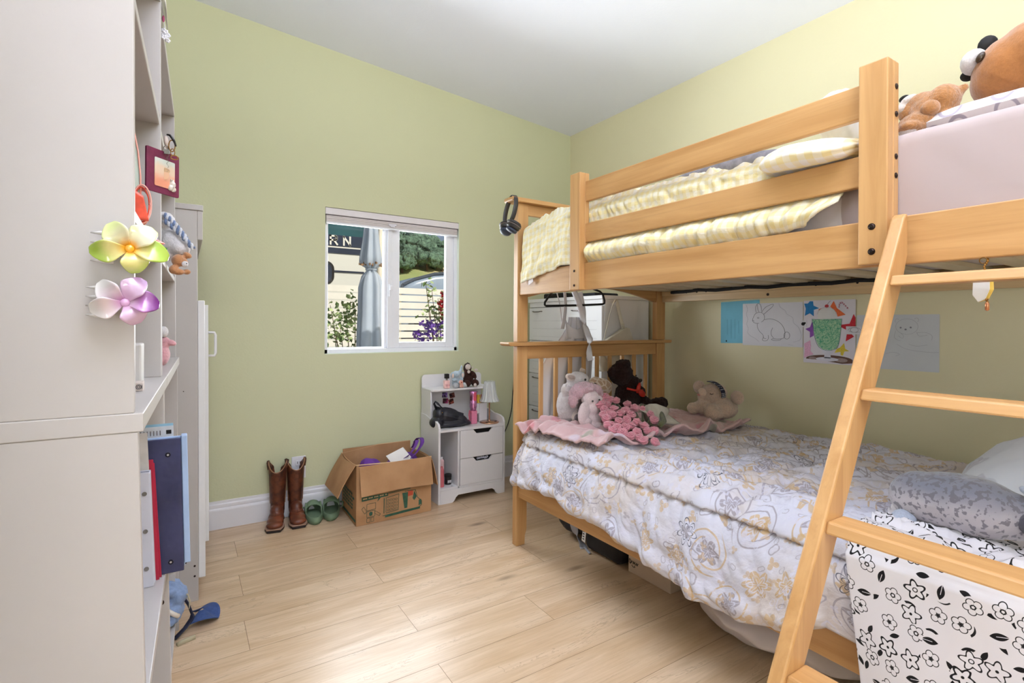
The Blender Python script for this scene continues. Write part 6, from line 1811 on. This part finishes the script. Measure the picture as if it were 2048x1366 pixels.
# ================================================================== plush toys on the lower bunk
dkb = plush_mat('chocolate_fur', (48, 27, 25), fluff=1.0, var=.25)
t = thing('teddy_bear', 'dark chocolate brown teddy bear with a red ribbon against the headboard', 'plush toy', (2.05, 2.0, .62))
m = MB()
m.ell((2.03, 2.01, .71), (.075, .065, .085)); m.ell((1.985, 2.015, .835), (.068, .062, .062)); m.ell((2.045, 1.985, .79), (.042, .04, .034)); m.ell((1.915, 2.01, .845), (.026, .02, .03)); m.ell((2.03, 2.02, .888), (.026, .018, .026)); m.ell((1.985, 2.0, .885), (.045, .04, .03))
m.ell((2.12, 1.97, .68), (.06, .035, .03), rotm(0, 20, 0)); m.ell((2.19, 1.94, .665), (.045, .04, .038)); m.ell((1.99, 1.96, .67), (.06, .05, .04)); m.ell((2.09, 1.98, .735), (.04, .03, .035), rotm(0, 40, 0)); m.ell((2.24, 1.955, .665), (.032, .035, .036))
obj('body', m, dkb, t, voxel=.006, disp=(.014, .010))
redr = pm('red_ribbon', (186, 40, 26), .5, var=.1)
m = MB(); m.ell((2.035, 1.935, .765), (.012, .01, .03), rotm(0, 20, 0)); m.ell((2.06, 1.935, .735), (.03, .008, .018), rotm(0, 30, 0)); m.tube([(1.965, 1.95, .765), (2.0, 1.93, .755), (2.035, 1.93, .752), (2.07, 1.94, .75)], .006, 8); obj('ribbon', m, redr, t, smooth=True)
m = MB(); m.ell((2.083, 1.965, .80), .009); obj('nose', m, pm('plush_eye', (12, 10, 10), .1), t, smooth=True)
eyes(t, [(2.03, 1.948, .83)], .005)

whf = plush_mat('white_long_fur', (222, 214, 214), fluff=1.0, var=.08)
gir = plush_mat('giraffe_tan', (190, 168, 150), fluff=.5)
t = thing('plush_giraffe', 'white fluffy giraffe plush with spotted tan snout against the headboard', 'plush toy', (1.65, 2.0, .61))
m = MB()
m.ell((1.60, 1.99, .70), (.055, .055, .085)); m.ell((1.665, 1.99, .82), (.060, .05, .045)); m.ell((1.64, 1.99, .77), (.05, .05, .05)); m.ell((1.575, 1.97, .78), (.025, .025, .035)); m.ell((1.70, 2.0, .72), (.06, .05, .08))
obj('body', m, whf, t, voxel=.006, disp=(.010, .010))
spot = Mat('giraffe_spots', .95); v = spot.coords(); vo = spot.n.new('ShaderNodeTexVoronoi'); vo.feature = 'DISTANCE_TO_EDGE'; vo.inputs['Scale'].default_value = 32; spot.l.new(v, vo.inputs['Vector'])
spot.base(spot.mix(X(spot.nt, vo.outputs['Distance']).smooth(.05, .12), lin((196, 178, 160)), lin((166, 136, 110)))); spot.p.inputs['Sheen Weight'].default_value = .5; spot.bump(spot.noise(v, 200, 3), .5, .004)
m = MB(); m.ell((1.80, 1.955, .785), (.055, .04, .042), rotm(0, 15, 0)); m.ell((1.76, 1.965, .80), (.045, .035, .036)); obj('snout', m, spot.m, t, voxel=.004)
m = MB(); m.ell((1.60, 1.965, .842), (.034, .010, .018), rotm(0, 12, 0)); e_ = obj('ear', m, crm, t, smooth=True)
m = MB(); m.ell((1.598, 1.957, .842), (.024, .006, .011), rotm(0, 12, 0)); obj('inner_ear', m, plush_mat('ear_taupe', (176, 158, 150)), e_, smooth=True)
m = MB(); m.ell((1.69, 1.99, .868), (.010, .01, .014)); m.ell((1.70, 1.985, .865), (.008, .008, .012)); obj('horn', m, gir, t, smooth=True)
eyes(t, [(1.672, 1.942, .828), (1.722, 1.925, .805)], .0065)
for p_, r_ in (((1.62, 1.945, .655), (.030, .022, .034)),):
    m = MB(); m.ell(p_, r_, rotm(0, 30, 0)); f_ = obj('foot', m, crm, t, smooth=True)
    m = MB(); m.ell((1.612, 1.928, .650), (.019, .008, .016), rotm(0, -10, 0)); m.ell((1.622, 1.930, .680), (.009, .006, .007)); obj('paw_pad', m, plush_mat('pad_grey', (138, 130, 134)), f_, smooth=True)

pkf = plush_mat('pale_pink_fur', (222, 180, 190), fluff=1.0, var=.12)
crb = plush_mat('pale_cream_plush', (226, 206, 206))
t = thing('plush_rabbit', 'pink haired cream plush with long floppy ears on the pink blanket', 'plush toy', (1.64, 1.86, .605))
m = MB(); m.ell((1.625, 1.895, .795), (.062, .045, .030)); m.ell((1.575, 1.89, .775), (.035, .035, .035)); m.ell((1.68, 1.885, .785), (.040, .035, .026)); m.ell((1.71, 1.885, .765), (.022, .026, .025)); m.ell((1.553, 1.89, .74), (.022, .026, .035)); m.ell((1.62, 1.868, .792), (.05, .03, .02))
obj('hair', m, pkf, t, voxel=.005, disp=(.018, .008))
m = MB(); m.ell((1.635, 1.862, .748), (.050, .038, .040)); m.ell((1.640, 1.852, .705), (.036, .034, .040)); m.ell((1.652, 1.860, .655), (.046, .036, .048)); m.ell((1.645, 1.848, .617), (.055, .038, .020)); m.ell((1.70, 1.850, .613), (.024, .026, .015)); m.ell((1.602, 1.845, .613), (.020, .024, .015))
m.ell((1.578, 1.842, .685), (.032, .018, .056), rotm(0, 10, 0)); m.ell((1.592, 1.838, .645), (.028, .016, .022)); m.ell((1.698, 1.850, .705), (.018, .013, .058), rotm(0, -14, 0)); m.ell((1.715, 1.848, .66), (.015, .013, .018))
obj('body', m, crb, t, voxel=.0035)
eyes(t, [(1.617, 1.824, .741), (1.660, 1.825, .744)], .0048)

crw = plush_mat('cream_curly_fur', (220, 192, 170), fluff=1.0, var=.12)
t = thing('teddy_bear', 'cream fluffy teddy with navy dotted headband leaning on the wall', 'plush toy', (2.3, 1.68, .61))
m = MB()
m.ell((2.34, 1.70, .745), (.055, .075, .052), rotm(-12, 0, 0)); m.ell((2.36, 1.655, .67), (.07, .075, .055)); m.ell((2.30, 1.73, .672), (.045, .05, .04)); m.ell((2.29, 1.66, .655), (.05, .048, .045)); m.ell((2.28, 1.775, .66), (.035, .034, .032)); m.ell((2.31, 1.735, .725), (.03, .035, .027))
obj('body', m, crw, t, voxel=.006, disp=(.010, .012))
for p_ in ((2.35, 1.795, .765), (2.36, 1.575, .735)):
    m = MB(); m.ell(p_, (.022, .036, .036)); obj('ear', m, crw, t, smooth=True, disp=(.004, .01))
dot = Mat('navy_polka', .7); v = dot.coords(); vo = dot.n.new('ShaderNodeTexVoronoi'); vo.inputs['Scale'].default_value = 110; vo.inputs['Randomness'].default_value = .2; dot.l.new(v, vo.inputs['Vector']); dot.base(dot.mix(X(dot.nt, vo.outputs['Distance']).smooth(.25, .32), lin((226, 226, 232)), lin((28, 28, 58))))
def hb_(u, v): 
    a = lerp(-.1, 1.75, u); c_ = Vector((2.34, 1.695, .745))
    return c_ + Vector((-.050 - .006*0 + .055*(1-cos(a*.0)) - .0, -.0 - .083*sin(a)*1.0, .066*cos(a))) + Vector((.050*sin(a)*.8*0 + .030*v - .006 + .03*(1-cos(a))*0, -.004, 0))
m = MB(); m.grid(hb_, 20, 3); obj('headband', m, dot.m, t, smooth=True, solid=.004)
m = MB(); m.tube([(2.283, 1.678, .748), (2.281, 1.668, .745), (2.283, 1.658, .749)], .0018, 6); obj('closed_eye', m, dark, t)
m = MB(); m.ell((2.279, 1.742, .735), (.006, .012, .006)); obj('nose', m, plush_mat('pink_nose', (214, 140, 130)), t, smooth=True)
m = MB(); m.ell((2.283, 1.725, .750), (.012, .026, .022)); obj('snout', m, plush_mat('snout_cream', (228, 200, 178)), t, smooth=True)

# crocheted rose bouquet
t = thing('crochet_bouquet', 'bouquet of crocheted pink roses lying on the pink blanket', 'bouquet', (1.66, 1.65, .61))
yarn = plush_mat('rose_yarn', (232, 142, 158), fluff=.8, var=.15, scale=160)
yarn2 = plush_mat('rose_yarn_deep', (214, 96, 120), fluff=.8, var=.15, scale=160)
roses = [(1.701,1.853,.737),(1.696,1.81,.726),(1.736,1.87,.746),(1.748,1.845,.741),(1.638,1.767,.709),(1.691,1.761,.714),(1.678,1.704,.698),(1.628,1.702,.692),(1.718,1.711,.705),(1.713,1.672,.695),(1.581,1.694,.685),(1.621,1.653,.679),(1.654,1.642,.68),(1.565,1.644,.671),(1.684,1.607,.675),(1.641,1.598,.668),(1.561,1.603,.66),(1.605,1.598,.664),(1.547,1.647,.669),(1.677,1.559,.663),(1.78,1.715,.713),(1.784,1.765,.725),(1.808,1.693,.711),(1.794,1.629,.694),(1.685,1.513,.653),(1.611,1.534,.649),(1.57,1.532,.644),(1.587,1.478,.633),(1.613,1.441,.627),(1.771,1.587,.681),(1.55,1.56,.648),(1.631,1.728,.699),(1.596,1.726,.694),(1.592,1.503,.639),(1.759,1.815,.735),(1.537,1.603,.657),(1.664,1.53,.654),(1.654,1.809,.721)]
def rose_mesh(m, c=(0, 0, 0), s=1.0):
    m.ell(Vector(c)+Vector((0, 0, -.004*s)), (.0145*s, .0145*s, .010*s), n=14)
    P = []
    for k in range(46):
        a = k*.42; r = .0150 - .0150*(k/46)**1.0
        P.append(Vector(c) + Vector((cos(a)*max(r, .002), sin(a)*max(r, .002), .001+.009*(k/46)))*s)
    m.tube(P, .0031*s, 6)
Rn = Vector((-.113, -.235, .965)).to_track_quat('Z', 'Y')
first = None
rr_ = random.Random(3)
for i, p_ in enumerate(roses):
    if first is None:
        m = MB(); rose_mesh(m); first = obj('rose', m, yarn, t, smooth=True, world=False); o = first
    else:
        o = first.copy(); scene.collection.objects.link(o); o.parent = t
    o.location = Vector(p_) - Vector(t.location) + Vector((-.113, -.235, .965))*rr_.uniform(-.006, .004)
    e_ = Euler((rr_.uniform(-.6, .3), rr_.uniform(-.5, .3), rr_.uniform(0, 6))); o.rotation_euler = (Rn.to_matrix() @ e_.to_matrix()).to_euler()
    s_ = rr_.uniform(1.25, 1.5); o.scale = (s_, s_, s_)
grs = plush_mat('olive_yarn', (96, 96, 60), fluff=.8, var=.2, scale=120)
m = MB()
for i in range(0, len(roses)-1):
    a, b = Vector(roses[i]), Vector((1.76, 1.64, .655)); d_ = (b-a); m.tube([a+Vector((0,0,-.012)), a+d_*.45+Vector((0,0,-.022)), a+d_*.8+Vector((0, 0, -.012))], .005, 5)
m.tube([(1.80, 1.70, .722), (1.83, 1.66, .712), (1.83, 1.60, .695), (1.79, 1.55, .675), (1.74, 1.53, .665)], .012, 8)
obj('stems', m, grs, t, smooth=True)
beige = plush_mat('beige_yarn', (206, 196, 178), fluff=.8, scale=120)
m = MB(); m.lathe([(.006, 0), (.02, .02), (.045, .07), (.05, .10), (.048, .115)], (0, 0, 0), 30)
Rr = Vector((-.75, .08, -.1)).normalized().to_track_quat('Z', 'Y').to_matrix()
m.v = [Vector((1.92, 1.635, .700)) + Rr @ v for v in m.v]; m.grid(lambda u, v: Vector((1.79+.13*u, 1.71-.15*v, .712-.02*u*v - .045*v)), 10, 10)
obj('wrapping', m, beige, t, smooth=True, solid=.003)

# seal plush
seal_m = Mat('seal_fur', .8, spec=.2); v = seal_m.coords(); x, y, z = seal_m.sep(v)
n1 = seal_m.noise(v, 85, 2, .45, .1); n2 = seal_m.noise(v, 8, 3)
topk = (z + (n2-.5)*.06).smooth(.06, .125)
c_ = seal_m.mix(topk*.8, lin((186, 178, 182)), lin((96, 104, 122)))
c_ = seal_m.mix((n1 + topk*.05).smooth(.56, .60)*.75, c_, lin((104, 100, 108))); seal_m.base(c_)
seal_m.p.inputs['Sheen Weight'].default_value = .4; seal_m.bump(seal_m.noise(v, 25, 4), .3, .006)
t = thing('plush_seal', 'grey spotted seal plush lying on the floral throw', 'plush toy', (1.57, .50, .58))
m = MB()
m.ell((1.60, .475, .658), (.085, .130, .070), rotm(-4, 0, 10)); m.ell((1.60, .54, .650), (.075, .075, .066)); m.ell((1.585, .43, .660), (.08, .09, .070)); m.ell((1.60, .375, .655), (.05, .05, .055)); m.ell((1.60, .335, .665), (.035, .04, .04))
obj('body', m, seal_m.m, t, voxel=.005)
sgr = plush_mat('seal_flipper', (176, 184, 202), fluff=.3, sheen=.3)
m = MB(); m.ell((1.535, .560, .600), (.025, .028, .026)); m.ell((1.512, .562, .592), (.016, .028, .014))
for k in range(4): m.ell((1.50, .545+.011*k, .586), (.010, .006, .008))
obj('flipper', m, sgr, t, voxel=.0025)
m = MB(); m.ell((1.60, .325, .712), (.025, .040, .012), rotm(18, 0, 0)); m.ell((1.61, .30, .70), (.02, .03, .012)); obj('tail_fin', m, sgr, t, smooth=True)
m = MB(); m.ell((1.565, .318, .655), (.03, .04, .03)); obj('tail_fin', m, plush_mat('seal_dark', (96, 92, 104)), t, smooth=True)
t.location.z += .012

# ================================================================== plush toys on the upper bunk
gol = plush_mat('golden_plush', (188, 130, 76), fluff=.9, var=.15, scale=50)
t = thing('teddy_bear', 'golden tan teddy with white muzzle lying at the guard post on the upper bunk', 'plush toy', (1.6, .54, 1.58))
m = MB()
m.ell((1.60, .525, 1.645), (.05, .052, .050), rotm(-20, 0, 0)); m.ell((1.60, .545, 1.675), (.035, .035, .025)); m.ell((1.57, .545, 1.612), (.05, .045, .028)); m.ell((1.59, .50, 1.665), (.04, .035, .035)); m.ell((1.60, .575, 1.66), (.03, .026, .03))
m.ell((1.60, .475, 1.678), (.013, .015, .012)); m.ell((1.60, .463, 1.683), (.011, .009, .009)); m.ell((1.55, .55, 1.597), (.05, .032, .018)); m.ell((1.59, .51, 1.61), (.04, .04, .03))
obj('body', m, gol, t, voxel=.004, disp=(.003, .006))
m = MB(); m.ell((1.545, .513, 1.636), (.022, .020, .020)); obj('ear', m, gol, t, smooth=True)
m = MB(); m.ell((1.60, .575, 1.685), (.034, .024, .013), rotm(-35, 0, 0)); m.ell((1.595, .585, 1.668), (.03, .016, .016)); obj('muzzle', m, crm, t, voxel=.003)
m = MB(); m.ell((1.585, .582, 1.694), (.016, .012, .006), rotm(-25, 0, 0)); obj('nose', m, dark, t, smooth=True)
eyes(t, [(1.582, .546, 1.691)], .003)
m = MB(); m.ell((1.53, .552, 1.592), (.02, .022, .015)); obj('foot_pad', m, crm, t, smooth=True)

brb = plush_mat('caramel_plush', (172, 114, 64), fluff=.35, var=.08, scale=50)
t = thing('teddy_bear', 'large smooth caramel plush bear lying at the right end of the upper bunk', 'plush toy', (1.72, .40, 1.6))
m = MB(); m.ell((1.72, .405, 1.735), (.10, .075, .085), rotm(35, 0, 0)); m.ell((1.72, .36, 1.755), (.10, .08, .08)); m.ell((1.72, .43, 1.71), (.085, .055, .06)); m.ell((1.74, .32, 1.70), (.10, .1, .085))
obj('body', m, brb, t, voxel=.006)
m = MB(); m.ell((1.675, .466, 1.765), (.050, .022, .030), rotm(38, 0, 0)); obj('muzzle', m, wool, t, smooth=True)
m = MB(); m.ell((1.70, .487, 1.745), (.02, .014, .012)); obj('nose', m, dark, t, smooth=True)
m = MB(); m.ell((1.635, .4435, 1.757), (.007, .008, .013), rotm(30, 0, 0)); obj('eye', m, pm('plush_eye_brown', (60, 44, 30), .2), t, smooth=True)
m = MB(); m.ell((1.70, .447, 1.808), (.02, .020, .022)); obj('ear', m, dark, t, smooth=True)
m = MB(); m.ell((1.70, .36, 1.848), (.03, .02, .022)); obj('ear', m, brb, t, smooth=True)
m = MB(); m.ell((1.66, .345, 1.80), (.02, .02, .03)); obj('inner_ear', m, plush_mat('yellow_felt', (236, 206, 110)), t, smooth=True)
flp = fabric('grey_floral_pillowcase', lambda M, v: (lambda q: M.mix((1.0-((q[0]-.3).abs()-.03).smooth(0, .03))*.7, lin((222, 214, 214)), lin((130, 120, 140))))(cell_flower(M, v, 14)), .8)
pillow('pillow', 'grey leaf print pillow under the plush bears on the upper bunk', (1.78, .40, 1.60), (.50, .36, .10), rotm(0, 0, 0), flp, 7)

# ================================================================== headphones on the upper headboard
hp = thing('headphones', 'black over-ear headphones hanging on the end of the upper headboard', 'headphones', (1.362, 2.09, 1.70))
hpm = pm('headphone_black', (46, 42, 42), .4, var=.1, scale=20)
m = MB()
def hbnd(u, v):
    a = lerp(-.95, pi+.75, u); w = lerp(-.011, .011, v)
    return Vector((1.366 - .018*(1-sin(a)) + w, 2.128 - .045*cos(a), 1.655 + .078*sin(a)))
m.grid(hbnd, 40, 3); obj('headband', m, hpm, hp, smooth=True, solid=.005)
for (yy, s_) in ((2.085, -1), (2.150, 1)):
    c_ = Vector((1.343, yy, 1.578)); Rq = Vector((-.35, -s_*.55 if False else s_*-.2, -.75)).normalized().to_track_quat('Z', 'Y').to_matrix()
    m = MB(); m.lathe([(.002, -.018), (.028, -.016), (.036, -.006), (.036, .004), (.033, .008), (.034, .014), (.030, .020), (.002, .020)], (0, 0, 0), 32)
    m.v = [c_ + Rq @ v for v in m.v]; cup = obj('ear_cup', m, hpm, hp, smooth=True)
    m = MB(); m.lathe([(.034, .0), (.0375, .001), (.0375, .004), (.034, .005)], (0, 0, 0), 32, caps=False); m.v = [c_ + Rq @ v for v in m.v]; obj('accent_ring', m, pm('headphone_grey', (110, 96, 92), .3), cup, smooth=True)
    m = MB(); m.lathe([(.002, .020), (.026, .022), (.030, .028), (.026, .036), (.012, .040), (.002, .040)], (0, 0, 0), 28); m.v = [c_ + Rq @ v for v in m.v]; obj('ear_pad', m, pm('headphone_pad', (48, 56, 76), .5), cup, smooth=True)
    m = MB(); P = []
    for k in range(12):
        a = lerp(-.2, pi+.2, k/11); P.append(c_ + Rq @ Vector((.038*cos(a), .038*sin(a), -.004)))
    m.tube(P, .003, 6); obj('yoke', m, hpm, cup, smooth=True)

# charm hanging from the upper bunk slats behind the top rung
t = thing('hanging_charm', 'white and yellow charm hanging on a brass chain from the upper bunk rail', 'charm', (1.385, .368, 1.24))
m = MB(); P = []
for k in range(16): m.ell((1.43-.04*(k/15)**.5, .370+.002*sin(k), 1.256-.004*k), (.0022, .0022, .003), n=8)
m.tube([(1.385, .37, 1.20), (1.383, .369, 1.19)], .001, 5); ring(m, (1.383, .369, 1.236), .006, .001, 'x'); obj('chain', m, brs, t)
m = MB(); m.prism([(.355, 1.205), (.372, 1.21), (.381, 1.195), (.382, 1.165), (.373, 1.150), (.362, 1.155), (.355, 1.175)], 'x', 1.368, 1.371); obj('charm_face', m, pm('charm_white', (226, 226, 222), .5), t, bevel=.001)
m = MB(); m.prism([(.351, 1.205), (.372, 1.21), (.381, 1.195), (.382, 1.165), (.373, 1.150), (.358, 1.155), (.350, 1.175)], 'x', 1.3712, 1.376); obj('charm_edge', m, pm('charm_yellow', (230, 196, 90), .5), t, bevel=.001)
m = MB(); m.lathe([(.001, 0), (.0035, .002), (.0035, .014), (.002, .018)], (1.370, .359, 1.132), 14); obj('glass_drop', m, pm('copper_drop', (206, 140, 100), .2, metal=.6), t, smooth=True)
m = MB(); m.ell((1.370, .360, 1.155), .003); m.ell((1.370, .359, 1.150), .0025); obj('beads', m, brs, t, smooth=True)

# ================================================================== things under the bed
t = thing('duffel_bag', 'black padded bag with a grey strap under the north end of the bed', 'bag', (1.80, 2.08, 0))
m = MB(); m.ell((1.84, 2.12, .10), (.19, .085, .095)); m.ell((1.85, 2.02, .10), (.18, .10, .095)); m.ell((1.82, 2.08, .06), (.16, .12, .055)); obj('bag_body', m, pm('black_nylon', (24, 23, 30), .5, var=.2, scale=60, bump=.3), t, voxel=.008)
m = strap([(1.66, 2.02, .17), (1.65, 2.0, .11), (1.66, 1.985, .05), (1.672, 1.955, .008), (1.66, 1.93, .004)], .018); obj('strap', m, pm('grey_webbing', (176, 178, 190), .7, bump=.3, bscale=500), t, smooth=True, solid=.003)
m = strap([(1.665, 1.93, .010), (1.655, 1.90, .008), (1.645, 1.87, .006)], .006); obj('strap', m, pm('grey_webbing', (176, 178, 190), .7), t, smooth=True, solid=.003)
t = thing('black_suitcase', 'flat black case under the bed next to the shoe box', 'case', (1.85, 1.81, 0))
m = MB(); m.box(1.665, 2.05, 1.69, 1.928, .006, .175); obj('case_body', m, pm('black_fabric_case', (22, 21, 26), .6, var=.2, scale=50, bump=.3), t, bevel=.02, smooth=True)
for x_, y_ in ((1.70, 1.73), (1.70, 1.89), (2.0, 1.73), (2.0, 1.89)):
    m = MB(); m.cyl((x_, y_, 0), (x_, y_, .008), .012, n=14); obj('foot', m, dark, t)
m = MB(); m._add([(1.655, 1.93, .115), (1.655, 1.905, .115), (1.645, 1.905, .042), (1.645, 1.93, .046)], [(0,1,2,3)]); tg = obj('hang_tag', m, pm('white_paper', (236, 232, 228), .8), t, solid=.001)
m = MB()
for k in range(4): m.box(1.6435+.001*k, 1.6448+.001*k, 1.912, 1.922, .055+.012*k, .060+.012*k)
obj('tag_print', m, dark, tg)
t = thing('shoe_box', 'beige cardboard shoe box with a black logo under the bed', 'box', (1.83, 1.53, 0))
kb = pm('shoe_box_card', (206, 182, 158), .7, var=.03, scale=10)
m = MB(); m.box(1.68, 1.99, 1.416, 1.651, .001, .115); obj('box_body', m, kb, t, bevel=.002)
m = MB(); m.box(1.676, 1.994, 1.412, 1.655, .10, .128); obj('lid', m, kb, t, bevel=.002)
m = MB(); x0 = 1.6792
def lg(pts, w=.0022):
    for a, b in zip(pts, pts[1:]): m.beam((x0, 1.645-a[0], a[1]), (x0, 1.645-b[0], b[1]), w, .001, upv=(1,0,0))
lg([(0,.060),(.0,.045),(.006,.040),(.010,.046),(.008,.056),(0,.060)], .003); lg([(.012,.044),(.014,.053),(.018,.054)]); lg([(.022,.042),(.022,.055),(.028,.046),(.032,.055),(.034,.042)]); lg([(.038,.043),(.042,.054),(.046,.043)]); lg([(.048,.044),(.049,.053),(.054,.054)]); lg([(.014,.036),(.024,.030),(.034,.033),(.030,.038)])
obj('printed_logo', m, dark, t)
# white bedding bag bulging out at the south half
t = thing('bedding_bag', 'beige cloth bag of bedding bulging out from under the bed', 'bag', (1.8, .95, 0))
bed_m = fabric('ecru_cotton', lambda M, v: M.mix(M.noise(v, 5, 3), lin((198, 188, 188)), lin((212, 202, 202))), .85, .1, wr=5, bumpk=.3)
m = MB()
def bagf(u, v):
    a = (u*2-1); b = v*pi
    L = .34; r = .40*(1-abs(a)**2.6)**.5
    y = .99 - L*a*1.0
    x = 1.90 - r*sin(b)*(.95) ; z = .12 + .125*cos(b)*(1-abs(a)**3)**.5
    k = .018*fbm(y*5, b*1.4, 3, 3) + .008*sin(b*6 + y*9)
    return Vector((x + k, y, max(.003, z + k)))
m.grid(bagf, 60, 50, lambda u, v: (u*.9, v*.8))
obj('bag_body', m, bed_m, t, smooth=True, solid=.004, sub=0)
m = MB(); m.box(1.64, 2.0, .40, .60, .001, .20); tag(obj('black_storage_box', m, dark, None, bevel=.015), 'black storage box under the south end of the bed', 'box')

# things that come in several share a group
GROUPS = {'cowboy_boot': 'pair of cowboy boots by the wall', 'foam_clog': 'pair of green clogs by the wall', 'ring_binder': 'binders on the low bookcase shelf',
          'photo_card': 'photo cards on the vanity back board', 'hair_claw_clip': 'flower claw clips on the bookcase', 'bookcase': 'white bookcases along the left wall',
          'lotion_bottle': 'bottles in the vanity compartment', 'patio_umbrella': 'closed umbrellas outside the window', 'sticker': 'stickers between the drawings',
          'teddy_bear': 'teddy bears on the bunk bed', 'pillow': 'pillows on the bunk bed', 'power_outlet': 'wall outlets on the green wall'}
for o in bpy.data.objects:
    k = o.name.split('.')[0]
    if o.parent is None and k in GROUPS and 'group' not in o: o['group'] = GROUPS[k]
